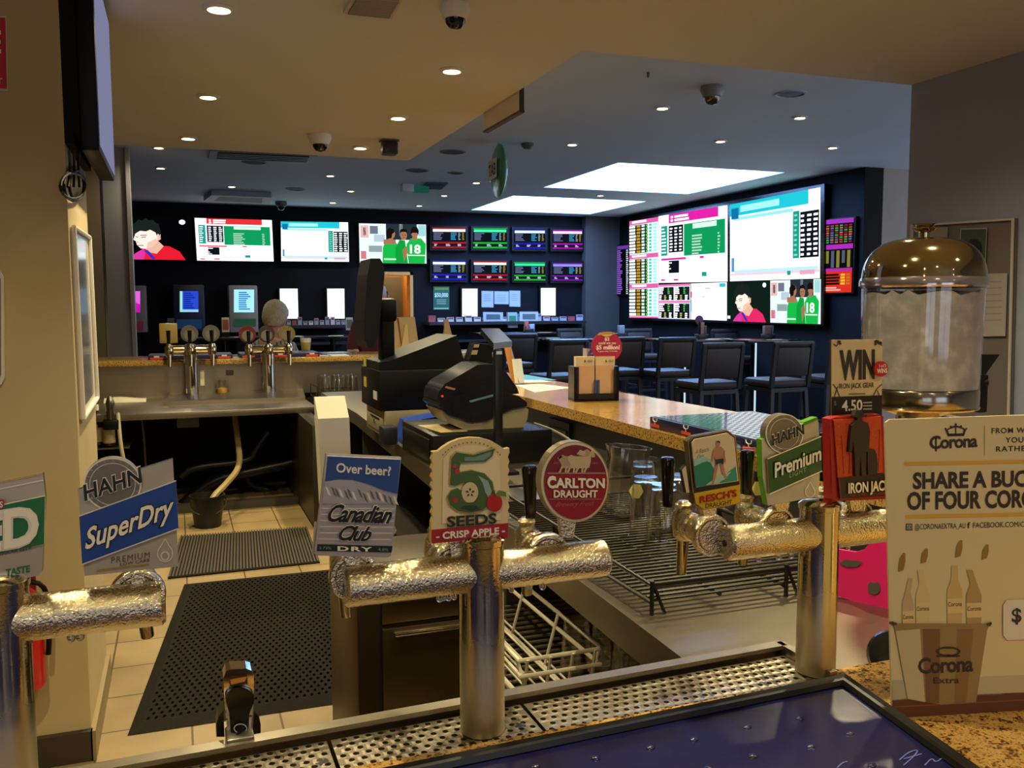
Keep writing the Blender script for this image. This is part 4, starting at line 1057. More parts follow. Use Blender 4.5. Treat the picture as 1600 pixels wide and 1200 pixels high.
far_font('far beer font with three round badges in front of the seated person', 419, 385, 452, [(388, '#6a2418', 'o'), (418, '#3a362e', 'o'), (450, '#7a6838', 'o')])
# bar mats, beer, papers on the far bar top
def farmat(label, u0, u1):
    a, b = ay(u0, 557, 7.9), ay(u1, 557, 7.9)
    t = thing('bar_mat', label, 'bar mat', ((a.x+b.x)/2, 8.0, 1.05), 'bar mats on the far bar')
    m = MB(); m.box((a.x, 7.76, 1.05), (b.x, 8.15, 1.085), P('#1d2046', .35), .005); m.build('tray', t)
    n = 3
    for i in range(n):
        x = a.x+(b.x-a.x)*(.1+.8*i/(n-1))
        q = MB(); q.box((x-.05, 7.757, 1.055), (x+.05, 7.761, 1.07), P('#c04030', .4)); q.box((x-.02, 7.757, 1.07), (x+.02, 7.761, 1.082), P('#c8c4bc', .4)); q.build('printed_logo', t, smooth=False)
farmat('navy bar mat with red marks beneath the square-badged far beer font', 232, 362); farmat('navy bar mat with red marks in front of the seated person', 374, 496)
p = az(478, 547, 1.05); p.y = 8.25; p = Vector((ay(478, 547, 8.25).x, 8.25, 1.05))
t = thing('beer_glass', 'glass of pale beer standing on the far bar before the seated person', 'glass', p)
m = MB(); m.lathe(p, [(.036, 0), (.052, .15), (.050, .15), (.034, .006)], THIN, n=20); m.build('glass', t)
m = MB(); m.lathe(p, [(.033, .006), (.046, .105)], P('#b8a040', .2), n=20); m.build('beer', t)
m = MB(); m.lathe(p, [(.046, .105), (.049, .14)], P('#e8e6e0', .6), n=20); m.build('foam', t)
m = MB(); a, b = ay(513, 550, 7.9), ay(541, 550, 7.9); m.box((a.x, 7.75, 1.05), (b.x, 7.98, 1.056), P('#d8d8dc', .5)); tag(m.build('paper', loc=(a.x, 7.8, 1.05)), 'white paper lying on the far bar beside the terminal monitor', 'paper')
m = MB(); a, b = ay(500, 548, 8.2), ay(545, 548, 8.2); m.box((a.x, 8.05, 1.05), (b.x, 8.35, 1.06), P('#5a6a94', .25)); tag(m.build('counter_mat', loc=(a.x, 8.2, 1.05)), 'blue-grey counter mat on the far bar past the bar mats', 'mat')
for k, (u0, u1, v0, v1, m1, m2, s_, nm) in enumerate(((541, 551, 496, 516, '#b8b8b4', '#50604e', 'white card printed with a dark pattern on a stand past the far bar', 'counter_card'), (347, 358, 496, 519, '#c8b488', '#8a4a28', 'small cream tent card beside the pale grey kiosk', 'tent_card'), (262, 272, 497, 520, '#4a4438', '#3a3830', 'dim tent card beside the navy kiosk', 'tent_card'))):
    yc_ = tables[6 if k else 5].y
    q = MB(); a, b = ay(u0, v1, yc_), ay(u1, v0, yc_); a.z = max(a.z, TZ+.01)
    q.box(a, (b.x, yc_+.03, b.z), P(m1, .5)); q.box((a.x+.01, yc_-.005, a.z+.03), (b.x-.01, yc_, b.z-.03), P(m2, .5)); q.box((a.x, yc_-.02, TZ), (b.x, yc_+.06, a.z), BLK)
    tag(q.build(nm, loc=(a.x, yc_, TZ), smooth=False), s_, 'card')

# ---------------------------------------------------------------- glasses
def tumbler_mesh(r0=.031, r1=.042, h=.145, up=True):
    q = MB()
    pr = [(r0*.9, 0), (r0, .004), (r1, h), (r1-.0025, h), (r0-.003, .012), (.001, .011)]
    if not up: pr = [(r, h-z) for r, z in pr]
    q.lathe((0, 0, 0), pr, THIN, n=22, cap0=True, cap1=True)
    return q.build('drinking_glass', loc=(0, 0, 0)).data
G_UP, G_DN, G_JUG = tumbler_mesh(), tumbler_mesh(up=False), None
for n_ in ('drinking_glass', 'drinking_glass.001'):
    bpy.data.objects.remove(bpy.data.objects[n_])
def glass(me, p, label, group, s=1.0):
    o = bpy.data.objects.new('drinking_glass', me); COL.objects.link(o); o.location = p; o.scale = (s, s, s)
    return tag(o, label, 'glass', group)
# rack of glasses on the far bench
WIRE = P('#3c372e', .35, .8)
p = az(525, 637, .745); p = Vector((p.x, 7.0, .745))
a, b = ay(493, 640, 7.0).x, ay(560, 640, 7.0).x
t = thing('glass_rack', 'dark wire rack of upturned glasses on the far steel bench', 'rack', (a, 7.0, .745))
m = MB()
for y in (6.86, 7.24):
    m.tube([(a, y, .75), (a, y, .86), (a+.08, y, .82), (b, y, .82), (b, y, .75)], .005, WIRE, 6)
    m.tube([(a, y, .77), (b, y, .77)], .005, WIRE, 6)
for i in range(8): m.tube([(a+(b-a)*i/7, 6.86, .77), (a+(b-a)*i/7, 7.24, .77)], .004, WIRE, 6)
m.build('wire_frame', t)
for i in range(3):
    for j in range(2):
        glass(G_DN, Vector((a+.07+(b-a-.12)*i/2, 6.95+.19*j, .776)), ('front' if j == 0 else 'back')+' glass upturned in the far dark wire rack, '+('at the end by the drainer', 'in the middle', 'at the terminal end')[i], 'upturned glasses in the far rack', 1.12)

# ---------------------------------------------------------------- steel work bench beside the granite counter
BZ = .85
t = thing('work_bench', 'long stainless work bench running beside the granite counter', 'bench', (1.2, 3.2, 0))
m = MB()
m.prism([(.80, .93, BZ-.075), (1.57, .93, BZ-.075), (1.57, 6.6, BZ-.075), (.965, 6.6, BZ-.075), (.965, 5.2, BZ-.075)], (0, 0, .075), STEEL)
m.build('bench_top', t, smooth=False)
for y in (2.75, 5.2, 6.5): m = MB(); m.box((1.0, y, 0), (1.55, y+.03, BZ-.076), P('#4a4640', .4, .5)); m.build('support', t, smooth=False)
m = MB(); m.box((1.02, 2.79, .30), (1.55, 6.4, .33), P('#4a4640', .4, .5)); m.build('undershelf', t, smooth=False)
t = thing('steel_cabinet', 'stainless under-bench cabinet with drawers at the end of the rubber mat', 'cabinet', (.5, 2.1, 0))
DST = P('#6a5f4a', .34, 1.0)
CST = P('#4e4434', .40, 1.0)
m = MB(); m.box((.343, 1.89, .05), (.64, 2.27, .872), CST, .004); m.build('body', t)
for k, (z0, z1, nm) in enumerate(((.78, .862, 'drawer'), (.50, .77, 'drawer'), (.10, .49, 'door'))):
    m = MB(); m.box((.395, 1.878, z0), (.63, 1.89, z1), DST, .003); d_ = m.build(nm, t)
    m = MB(); m.box((.42, 1.862, z1-.016), (.62, 1.878, z1-.008), CHROME, .003); m.build('handle', d_)
# wire baskets under the bench
CW = P('#d8d0b8', .4)
t = thing('wire_basket', 'cream coated wire basket under the near end of the steel bench', 'basket', (.95, 2.1, .55))
m = MB()
gx0, gx1, gy0, gy1, gz = .72, .89, 1.86, 2.6, .53
lo = [(gx0, gy0), (gx1, gy0), (gx1, gy1), (gx0, gy1)]
for z, e in ((gz+.14, .02), (gz+.10, .015), (gz, -.02)):
    m.tube([(gx0-e, gy0-e, z), (gx1+e, gy0-e, z), (gx1+e, gy1+e, z), (gx0-e, gy1+e, z)], .0055, CW, 8, closed=True)
for a_ in (0, .33, .66, 1):
    for y, e in ((gy0, -1), (gy1, 1)): x = gx0+(gx1-gx0)*a_; m.tube([(x, y+.02*e, gz+.14), (x, y-.02*e, gz)], .0045, CW, 6)
    y = gy0+(gy1-gy0)*a_
    for x, e in ((gx0, -1), (gx1, 1)): m.tube([(x+.02*e, y, gz+.14), (x-.02*e, y, gz)], .0045, CW, 6)
for i in range(7): x = gx0+(gx1-gx0)*i/6; m.tube([(x, gy0, gz), (x, gy1, gz)], .003, CW, 6)
m.build('wire_frame', t)
m = MB()
for x0 in (gx0-.02,): m.tube([(x0, 1.95, gz+.14), (x0-.02, 1.95, gz+.24), (x0+.05, 2.3, gz+.24), (x0, 2.5, gz+.14)], .006, CW, 8, 1)
m.build('handle', t)
t = thing('slatted_rack', 'dark slatted wire shelf underneath the cream basket', 'rack', (.95, 2.2, .30))
m = MB()
for i in range(34): y = 1.35+1.3*i/33; m.tube([(.72, y, .505), (1.5, y, .505)], .0045, P('#8f866c', .4, .6), 6)
for x in (.72, 1.1, 1.5): m.tube([(x, 1.33, .498), (x, 2.66, .498)], .006, P('#8f866c', .4, .6), 6)
m.build('shelf_wires', t)
m = MB()
for x in (.74, 1.48):
    for y in (1.37, 2.62): m.cyl((x, y, 0), (x, y, .498), .010, P('#6a6454', .4, .6), n=10)
m.build('leg', t)
lg = [(912, 1040), (957, 1040), (990, 1052), (1012, 1050), (1034, 1050)]
for k, (u, v) in enumerate(lg):
    p = az(u, v, .512)
    glass(G_DN, Vector((p.x-.045, p.y-.05, .512)), 'upturned tumbler under the steel bench, '+('beside the cream basket', 'second from the basket', 'third from the basket', 'fourth from the basket', 'fifth from the basket')[k], 'upturned tumblers under the bench', 1.05)
# black glass rack on the bench
t = thing('glass_rack', 'black wire drying rack lying on the near steel bench', 'rack', (1.2, 1.9, BZ))
BWI = P('#1a1813', .35, .4)
rx0, rx1, ry0, ry1, rz = .875, 1.36, 1.55, 2.5, BZ+.03
m = MB()
for i in range(42): y = ry0+(ry1-ry0)*i/41; m.tube([(rx0, y, rz), (rx1, y, rz)], .0035, BWI, 6)
for x in (rx0, rx0+.16, rx0+.32, rx1): m.tube([(x, ry0, rz-.005), (x, ry1, rz-.005)], .005, BWI, 6)
m.build('rack_wires', t)
m = MB()
m.tube([(rx0, ry0, rz+.03), (rx1, ry0, rz+.03), (rx1, ry1, rz+.05), (rx0, ry1, rz+.05)], .005, BWI, 8, closed=True)
for x, y in ((rx0, ry0), (rx1, ry0), (rx1, ry1), (rx0, ry1), (rx0, 2.05), (rx1, 2.05), (1.2, ry0)):
    m.tube([(x, y, rz+.04), (x, y, BZ)], .005, BWI, 6)
    m.tube([(x, y, rz+.04), (x+.03, y, BZ)], .004, BWI, 6)
m.build('rim', t)
for k, (u, v, s_, up, sc) in enumerate(((1008, 836, 'tallest, beside the tilted jug', False, 1.05), (1036, 852, 'standing before the others', False, 1.05), (1060, 826, 'half behind the black tap handle', False, 1.0), (1086, 818, 'mostly hidden by the surfer badge', False, 1.0), (1004, 800, 'behind the tallest tumbler', False, 1.0))):
    p = az(u, v, rz+.004); glass(G_DN, Vector((p.x, p.y, rz+.004)), 'clear tumbler on the black drying rack, '+s_, 'tumblers on the black drying rack', sc)
def jug(label, u, v, tilt, s):
    p = az(u, v, rz)
    p.x = min(p.x, 1.50)
    t = thing('beer_jug', label, 'jug', p, 'jugs on the black drying rack')
    R_ = Matrix.Translation(p+Vector((0, 0, .008))) @ Matrix.Rotation(math.radians(tilt), 4, 'Y')
    q = MB(); q.lathe((0, 0, 0), [(.058*s, 0), (.062*s, .008), (.064*s, .09*s), (.058*s, .16*s), (.066*s, .19*s), (.063*s, .19*s), (.055*s, .155*s), (.060*s, .09*s), (.058*s, .012), (.001, .011)], THIN, n=28)
    q.v = [R_ @ a for a in q.v]; q.build('jug_body', t)
    q = MB(); q.tube([(.060*s, 0, .16*s), (.11*s, 0, .155*s), (.112*s, 0, .06*s), (.062*s, 0, .04*s)], .007, THIN, 8, 2); q.v = [R_ @ a for a in q.v]; q.build('handle', t)
    q = MB(); q.lathe((.0, -.066*s, .075*s), [(.022, 0), (.022, .002)], P('#b8b060', .4), axis=(0, -1, 0), n=6); q.v = [R_ @ a for a in q.v]; q.build('printed_crest', t)
jug('clear beer jug with a yellow hexagonal crest leaning behind the round red badge', 972, 806, 6, 1.0); jug('clear beer jug partly hidden behind the black handle next to the green badge', 1172, 800, 0, 1.0)
# pink board and black lid at the near end
PB = Pl((1.32, 1.46, 0), (-.9, -.45, 0))
t = thing('pink_board', 'bright pink board with dark apple shapes standing on the steel bench', 'board', PB(1340, 940))
m = MB(); m.slab(PB, [(1300, 928), (1300, 856), (1320, 860), (1337, 862.5), (1350, 859), (1357, 851), (1362, 842), (1375, 820), (1384, 803), (1420, 790), (1420, 972), (1385, 958)], .006, P('#d8186c', .4)); m.build('panel', t, smooth=False)
m = MB()
def apple(u, v, r): return [(u+r*(1.0+.12*math.cos(2*a))*math.sin(a), v-r*(math.cos(a)*.95-(.22 if abs(a) < .35 or abs(a-2*math.pi) < .35 else 0))) for a in [2*math.pi*i/26 for i in range(26)]]
m.pp(PB, apple(1366, 918, 11), P('#4a4840', .5), .002); m.build('apple_print', t, smooth=False); m = MB(); m.pp(PB, [(1312, 880), (1324, 886), (1340, 885), (1348, 878), (1340, 876), (1320, 874)], P('#4a4840', .5), .002); m.build('apple_print', t, smooth=False)
p = az(1394, 1062, BZ)
m = MB(); m.lathe(p+Vector((0, 0, .042)), [(.036, -.010), (.041, -.004), (.038, .004), (.014, .010)], P('#0d0d0e', .2), axis=(-.55, -.7, .45), n=30); m.box(p+Vector((-.01, .0, 0)), p+Vector((.02, .02, .025)), BLK)
tag(m.build('black_lid', loc=p), 'round black lid propped on the steel bench beside the tall white card', 'lid')

# ---------------------------------------------------------------- granite counter, fascia and what stands on it
m = MB()
m.prism([(-.9, .30, 1.008), (2.15, .30, 1.008), (2.15, 1.4, 1.008), (1.96, 5.2, 1.008), (2.0, 7.30, 1.008), (1.50, 7.30, 1.008), (1.50, .812, 1.008), (.69, .812, 1.008), (.69, .797, 1.008), (-.9, .777, 1.008)], (0, 0, .042), GRANITE)
tag(m.build('granite_counter', loc=(1.7, 2.0, 1.008), smooth=False), 'speckled brown granite counter wrapping around the near end of the bar', 'counter')
m = MB(); m.box((1.60, .6, 0), (1.85, 7.2, 1.006), P('#4b4a4e', .5)); m.box((-.9, .40, 0), (1.6, .70, 1.006), P('#3b3128', .5))
m.box((1.585, 3.55, .45), (1.60, 3.78, .96), P('#2a2a2c', .5))
for i in range(9): m.box((1.578, 3.57, .50+i*.05), (1.587, 3.76, .525+i*.05), P('#45423e', .5))
tag(m.build('counter_carcass', loc=(1.7, 2.0, 0), smooth=False), 'grey panelled base holding up the granite counter', 'counter base')
# tray of navy bar mat on the counter
t = thing('bar_mat', 'navy bar mat tray with white stag marks on the granite counter', 'bar mat', (1.72, 2.45, 1.05))
NV = P('#14153a', .35)
a0, a1 = az(1010, 668, C), az(1200, 716, C)
TRY = (1.525, 1.95, 2.10, a0.y)
m = MB(); m.box((TRY[0], TRY[2], 1.05), (TRY[1], TRY[3], 1.088), NV, .003); m.build('tray', t)
m = MB(); m.box((TRY[0]+.012, TRY[2]+.012, 1.088), (TRY[1]-.012, TRY[3]-.012, 1.0895), P('#191a30', .08)); m.build('inlay', t, smooth=False)
m = MB()
for i in range(14):
    for j in range(20): m.box((TRY[0]+.03+i*.028, TRY[2]+.04+j*.029, 1.0895), (TRY[0]+.042+i*.028, TRY[2]+.047+j*.029, 1.0900), P('#101124', .35))
m.build('raised_nubs', t, smooth=False)['kind'] = 'stuff'
LP = Pl((TRY[0]-.001, 0, 0), (-1, 0, 0))
for y in (TRY[3]-.04, TRY[3]-.24, TRY[2]+.05):
    m = MB()
    m.box((TRY[0]-.002, y-.028, 1.056), (TRY[0], y+.028, 1.066), P('#d04030', .4))
    m.tube([(TRY[0]-.002, y, 1.066), (TRY[0]-.002, y, 1.074), (TRY[0]-.002, y-.012, 1.078), (TRY[0]-.002, y-.014, 1.086)], .0018, P('#d8d4cc', .4), 6); m.tube([(TRY[0]-.002, y, 1.074), (TRY[0]-.002, y+.012, 1.078), (TRY[0]-.002, y+.014, 1.086)], .0018, P('#d8d4cc', .4), 6)
    m.build('printed_logo', t, smooth=False)
# lottery slip stand
KP = Pl(az(895, 628, C), (-.18, -1, 0))
t = thing('slip_stand', 'black lottery slip stand with a round pink topper on the granite counter', 'slip stand', KP(932, 628))
kd = (KP(967, 628)-KP(897, 628)).normalized(); kn = KP.n
o_ = KP(897, 629); w_ = (KP(967, 628)-KP(897, 628)).length
BKP = P('#0c0c0d', .2)
def kbox(q, s0, s1, d0, d1, z0, z1, mt):
    a = [o_+kd*s-kn*d for s, d in ((s0, d0), (s1, d0), (s1, d1), (s0, d1))]
    q.prism([Vector((p.x, p.y, 1.05+z0)) for p in a], (0, 0, z1-z0), mt)
hz = KP(932, 573).z-1.05
m = MB(); kbox(m, 0, w_, 0, .11, 0, .012, BKP); kbox(m, 0, w_, .10, .11, 0, hz, BKP); kbox(m, 0, .012, 0, .11, 0, hz, BKP); kbox(m, w_-.012, w_, 0, .11, 0, hz, BKP); kbox(m, 0, w_, 0, .008, 0, .035, BKP)
kbox(m, 0, .022, 0, .006, 0, hz, BKP); kbox(m, w_-.022, w_, 0, .006, 0, hz, BKP); m.build('stand', t, smooth=False)
PAPER, PINK = P('#cdb89a', .6), P('#c09a7c', .6)
for k, (s0, s1, ztop) in enumerate(((.0, .47, 558), (.50, 1.0, 558))):
    m = MB(); kbox(m, w_*s0+.014*(1-k), w_*s1-.014*k, .02, .06, .013, KP(900, ztop, 0).z-1.05, PAPER)
    kbox(m, w_*s0+.022*(1-k), w_*s1-.022*k, .016, .020, .03, KP(900, 572).z-1.05, PINK)
    Kf = Pl(KP(900, 600)-kn*.014, kn)
    u0 = 908 if k == 0 else 941
    m.poly([Kf(u0+5, 562, .001), Kf(u0+8, 564.5, .001), Kf(u0+5, 567, .001)], P('#5a2030', .5)); m.txt(Kf, 'KENO', (u0+10, 566), (u0+18, 565.7), (u0+10, 562.5), P('#4a3a34', .5), .001, .02)
    m.build('slip_stack', t, smooth=False)
m = MB(); Kd = Pl(KP(945, 540)-kn*.03, kn)
m.slab(Kd, circ(948, 542, 24, 24, 36), .004, P('#a8204c', .4)); m.pp(Kd, [(933, 524)]+circ(948, 514, 13, 12, 12, math.pi*.15, math.pi*.85)[::-1]+[(961, 522), (955, 518.6), (941, 518.8)], P('#e0c078', .4), .002)
WK = P('#f4e6e4', .5)
m.txt(Kd, '$2', (944.5, 532), (952, 532), (944.5, 527), WK, .003, .03); m.txt(Kd, 'could win you', (935, 538), (962, 537.7), (935, 533.5), WK, .003, .01); m.txt(Kd, '$5 million!', (931, 546), (968, 545.5), (931, 539.5), WK, .003, .03); m.txt(Kd, 'A game every 3 minutes', (934, 550), (964, 549.6), (934, 547.4), WK, .003)
m.pp(Kd, [(939, 560), (958, 560), (958, 566), (939, 566)], PAPER, -.002); m.build('topper_disc', t, smooth=False)
m = MB(); Kc = Pl(KP(945, 540)-kn*.05, kn); m.slab(Kc, [(911, 544), (923, 545), (923, 558), (911, 557)], .003, P('#b0a8b4', .5)); m.pp(Kc, [(917, 557), (923, 557), (923, 546), (919, 550)], P('#5a4a80', .5), .002); m.build('small_card', t, smooth=False)
m = MB()
for s_ in (.46, .53): kbox(m, w_*s_, w_*s_+.009, .004, .013, .03, .095, P('#2c4a80', .3))
m.build('pencils', t, smooth=False)
# sheets on the counter
for px, z, mt, s_, nm in (([(806, 602), (842, 600), (895, 606), (836, 613)], 1.0505, P('#d9d4d0', .5), 'white printed sheet lying on the granite counter', 'paper_sheet'), ([(812, 594), (846, 594), (862, 597), (820, 598)], 1.0512, P('#e0dcd8', .5), 'narrow white slip on the granite counter behind the printed sheet', 'paper_slip'), ([(810, 585), (824, 586), (870, 594), (815, 594)], 1.0508, P('#3f8f98', .3), 'teal leaflet lying at the far end of the granite counter', 'leaflet')):
    q = MB(); q.prism([az(u, v, z) for u, v in px], (0, 0, .0012), mt)
    if nm == 'paper_sheet':
        c4 = [az(u, v, z+.0016) for u, v in px]
        for i in range(5):
            a, b = .15+i*.16, .20+i*.16
            q.poly([c4[0].lerp(c4[3], a).lerp(c4[1].lerp(c4[2], a), .12), c4[0].lerp(c4[3], a).lerp(c4[1].lerp(c4[2], a), .8), c4[0].lerp(c4[3], b).lerp(c4[1].lerp(c4[2], b), .8), c4[0].lerp(c4[3], b).lerp(c4[1].lerp(c4[2], b), .12)], P('#9a8fa8', .5))
    tag(q.build(nm, loc=az(*px[0], z), smooth=False), s_, 'paper')
WPL = Pl(az(800, 600, C), (-1, -.25, 0))
q = MB(); q.prism([WPL(787, 540), WPL(795, 537), WPL(811, 598), WPL(800, 600)], (.02, .03, 0), WOOD); tag(q.build('wooden_menu_board', loc=WPL(805, 599), smooth=False), 'leaning wooden menu board at the far end of the granite counter', 'menu board')
q = MB(); q.prism([WPL(802, 561, .01), WPL(804.5, 561, .01), WPL(810, 599, .01), WPL(807, 599, .01)], (.05, .01, 0), P('#c8ccc8', .4)); tag(q.build('white_folder', loc=WPL(808, 599), smooth=False), 'thin white folder standing against the wooden menu board', 'folder')

# ---------------------------------------------------------------- tills on the bench
def hull(q, pts_low, pts_high, m, bev=0):
    q.rings([[Vector(p) for p in pts_low], [Vector(p) for p in pts_high]], m)
BEIGE = P('#8d8368', .45)
ca, cb = az(602, 685, BZ), az(571, 667, BZ)
x0, y0, y1 = ca.x, ca.y, ca.y+.44
zt = ay(602, 643, y0).z
t = thing('cash_drawer', 'beige cash drawer beneath the black terminal on the steel bench', 'cash drawer', (x0+.2, y0+.2, BZ))
m = MB(); m.box((x0, y0, BZ), (x0+.44, y1, zt), BEIGE, .005); m.build('case', t)
m = MB(); m.box((x0-.006, y0+.03, BZ+.02), (x0, y1-.03, zt-.035), P('#857b60', .45), .003); dr = m.build('drawer', t)
m = MB(); m.lathe((x0-.006, y0+.2, BZ+.06), [(.010, 0), (.010, .006)], CHROME, axis=(-1, 0, 0), n=14); m.box((x0-.009, y0+.1, zt-.05), (x0-.006, y0+.3, zt-.043), BLK); m.build('lock', dr)
zb = ay(591, 580, y0).z
t = thing('sales_terminal', 'black point of sale terminal with an upright monitor seen edge-on', 'sales terminal', (x0+.2, y0+.2, zt))
m = MB(); m.box((x0-.025, y0+.005, zt+.001), (x0+.44, y1, zb), BLK, .006); m.build('base_unit', t)
# printer wedge on top
yw = y0+.02
w0, w1, w2, w3 = ay(590, 580, yw), ay(615, 566, yw), ay(714, 524, yw), ay(727, 575, yw)
m = MB()
pr = [Vector((x0-.02, yw, zb+.001)), Vector((w3.x+.005, yw, zb+.001)), Vector((w2.x, yw, w2.z)), Vector((w1.x-.02, yw, zb+.045)), Vector((x0-.02, yw, zb+.04))]
m.prism(pr, (0, .36, 0), P('#0a0a0c', .4, 0, .3)); m.build('wedge_cover', t, smooth=False)
ym = y0+.22
mh = [ay(u, v, ym) for u, v in ((571, 406), (585, 406), (591, 416), (592, 430), (583, 520), (576, 540), (567, 542), (562, 530), (561, 500), (566, 430))]
m = MB(); m.prism([p+Vector((0, -.13, 0)) for p in mh], (0, .26, 0), P('#0a0b0d', .4, 0, .3)); m.build('monitor', t, smooth=False)
a, b, c_ = ay(594, 562, ym), ay(613, 500, ym), ay(603, 470, ym)
m = MB(); m.box((a.x, ym-.05, zb), (b.x, ym+.05, b.z), BLK, .008); m.box((ay(589, 480, ym).x, ym-.06, b.z-.01), (ay(617, 480, ym).x, ym+.06, ay(600, 466, ym).z), BLK, .02); m.build('monitor_stand', t)
for z in (zb+.004, zb-.10): m = MB(); m.box((x0-.0275, y0+.30, z), (x0-.0245, y0+.36, z+.05), P('#a8983a', .5)); m.build('sticker', t, smooth=False)
m = MB(); m.box((x0-.0275, y0+.05, zt+.05), (x0-.0245, y0+.13, zt+.09), P('#b8b4a8', .5)); m.build('sticker', t, smooth=False)
# second till: black drawer, printer, display pole, readers
ba = az(675, 716, BZ)
bx0, by0 = ay(676, 716, 3.30).x, 3.30
bz = ay(676, 681, by0).z
t = thing('cash_drawer', 'black cash drawer under the rounded receipt printer', 'cash drawer', (bx0+.2, by0+.2, BZ))
m = MB(); m.box((bx0, by0, BZ), (bx0+.50, by0+.50, bz), BLK, .005); m.build('case', t)
m = MB(); m.box((bx0-.005, by0+.04, BZ+.02), (bx0, by0+.46, bz-.02), P('#101012', .3), .003); m.build('drawer', t)
m = MB(); q4 = [Vector((bx0+.02, by0+.30, bz+.001)), Vector((bx0+.05, by0+.06, bz+.001)), Vector((bx0+.16, by0+.06, bz+.001)), Vector((bx0+.13, by0+.30, bz+.001))]
m.prism(q4, (0, 0, .002), P('#b5a47a', .5)); tag(m.build('paper_note', loc=(bx0+.08, by0+.2, bz), smooth=False), 'cream note lying on top of the black cash drawer', 'paper')
# blue folder and small black box
fa = az(628, 694, BZ)
m = MB(); m.prism([Vector((fa.x, fa.y, BZ)), Vector((fa.x+.03, fa.y+.0, BZ+.10)), Vector((fa.x+.26, fa.y+.03, BZ+.125)), Vector((fa.x+.26, fa.y+.03, BZ))], (0, .16, 0), P('#1b3fa0', .4)); tag(m.build('blue_folder', loc=fa, smooth=False), 'bright blue folder wedged between the two cash drawers', 'folder')
fb = az(612, 696, BZ)
bx('card_terminal', 'small black box on the steel bench beside the blue folder', 'card terminal', (fb.x-.04, fb.y, BZ), (fb.x+.03, fb.y+.09, BZ+.085), P('#1a1e26', .4), .01)
# receipt printer
yp = by0+.10
t = thing('receipt_printer', 'dark rounded receipt printer on a beige base above the black drawer', 'printer', ay(755, 680, yp))
base = [ay(u, v, yp) for u, v in ((688, 642), (700, 660), (728, 673), (815, 672), (824, 655), (826, 640), (815, 632), (700, 632))]
m = MB(); m.prism(base, (0, .22, 0), BEIGE); m.build('base', t)
DB = P('#0a0d18', .25, coat=.25)
lower = [ay(u, v, yp) for u, v in ((684, 634), (700, 648), (735, 659), (760, 656), (800, 638), (822, 634), (822, 628), (808, 618), (780, 612), (740, 616), (690, 620))]
m = MB(); m.prism([p+Vector((0, -.012, 0)) for p in lower], (0, .25, 0), DB); m.build('paper_tray', t)
body = [ay(u, v, yp) for u, v in ((684, 625), (686, 612), (695, 600), (746, 570), (770, 569), (790, 580), (808, 606), (811, 615), (780, 618), (730, 640), (716, 645), (700, 640))]
m = MB(); m.prism(body, (0, .22, 0), DB); m.build('printer_body', t)
m = MB(); m.prism([ay(u, v, yp+.04) for u, v in ((703, 597), (748, 573), (752, 570), (706, 594))], (0, .14, 0), P('#4a483e', .4)); m.build('lid_window', t, smooth=False)
m = MB(); m.pp(PY(yp-.002), [(697, 603), (712, 607), (710, 610), (695, 606)], P('#c8804a', .4)); m.lathe(ay(691, 619, yp), [(.004, 0), (.004, .003)], E('#ff3018', 2), axis=(0, -1, 0), n=10); m.pp(PY(yp-.013), [(733, 626), (770, 616), (772, 619), (735, 629)], P('#6a8aa0', .2)); m.build('trim_marks', t, smooth=False)
# pole display
pp_ = az(781, 698, BZ); yq = 3.10
xa, xb = ay(774, 640, yq).x, ay(786, 640, yq).x
t = thing('pole_display', 'black customer display on a tall pole beside the receipt printer', 'customer display', ((xa+xb)/2, yq, BZ))
zq = ay(780, 546, yq).z
m = MB(); m.box((xa, yq, BZ), (xb, yq+.028, zq), P('#0c0d10', .3), .003); m.build('pole', t)
m = MB(); m.box((xa-.05, yq-.04, BZ), (xb+.05, yq+.07, BZ+.012), BLK, .004); m.build('foot', t)
hd = [ay(751, 513, yq+.03), ay(780, 513, yq+.16), ay(800, 533, yq+.1), ay(771, 536, yq-.05)]
m = MB(); m.prism(hd, (0, 0, -.022), P('#1c2420', .25)); m.build('display_head', t, smooth=False)
m = MB(); m.box((xa+.004, yq-.003, zq-.018), (xb-.004, yq, zq-.006), P('#b8c8d8', .4)); m.build('sticker', t, smooth=False)
yr = 3.75
t = thing('card_reader', 'black card reader with pale labels behind the display pole', 'card reader', ay(752, 572, yr))
m = MB(); m.prism([ay(u, v, yr) for u, v in ((733, 563), (742, 536), (768, 538), (770, 568), (750, 574))], (0, .08, 0), BLK)
m.prism([ay(u, v, yr+.02) for u, v in ((746, 566), (766, 566), (766, 640), (746, 640))], (0, .04, 0), BLK); m.build('body', t, smooth=False)
m = MB(); m.pp(PY(yr-.003), [(741, 538), (749, 538), (748, 543), (740, 543)], P('#c0b088', .5)); m.pp(PY(yr-.003), [(738, 547), (747, 547), (745, 554), (736, 554)], P('#c0b088', .5)); m.build('labels', t, smooth=False)
m = MB(); m.tube([(bx0+.50, 3.5, bz), (bx0+.58, 3.45, bz-.03), (bx0+.62, 3.3, BZ+.05), (bx0+.5, 3.2, BZ+.02)], .005, P('#8a8578', .5), 6, 3); tag(m.build('power_cable', loc=(bx0+.5, 3.4, BZ)), 'thin pale cable curling down behind the receipt printer', 'cable')
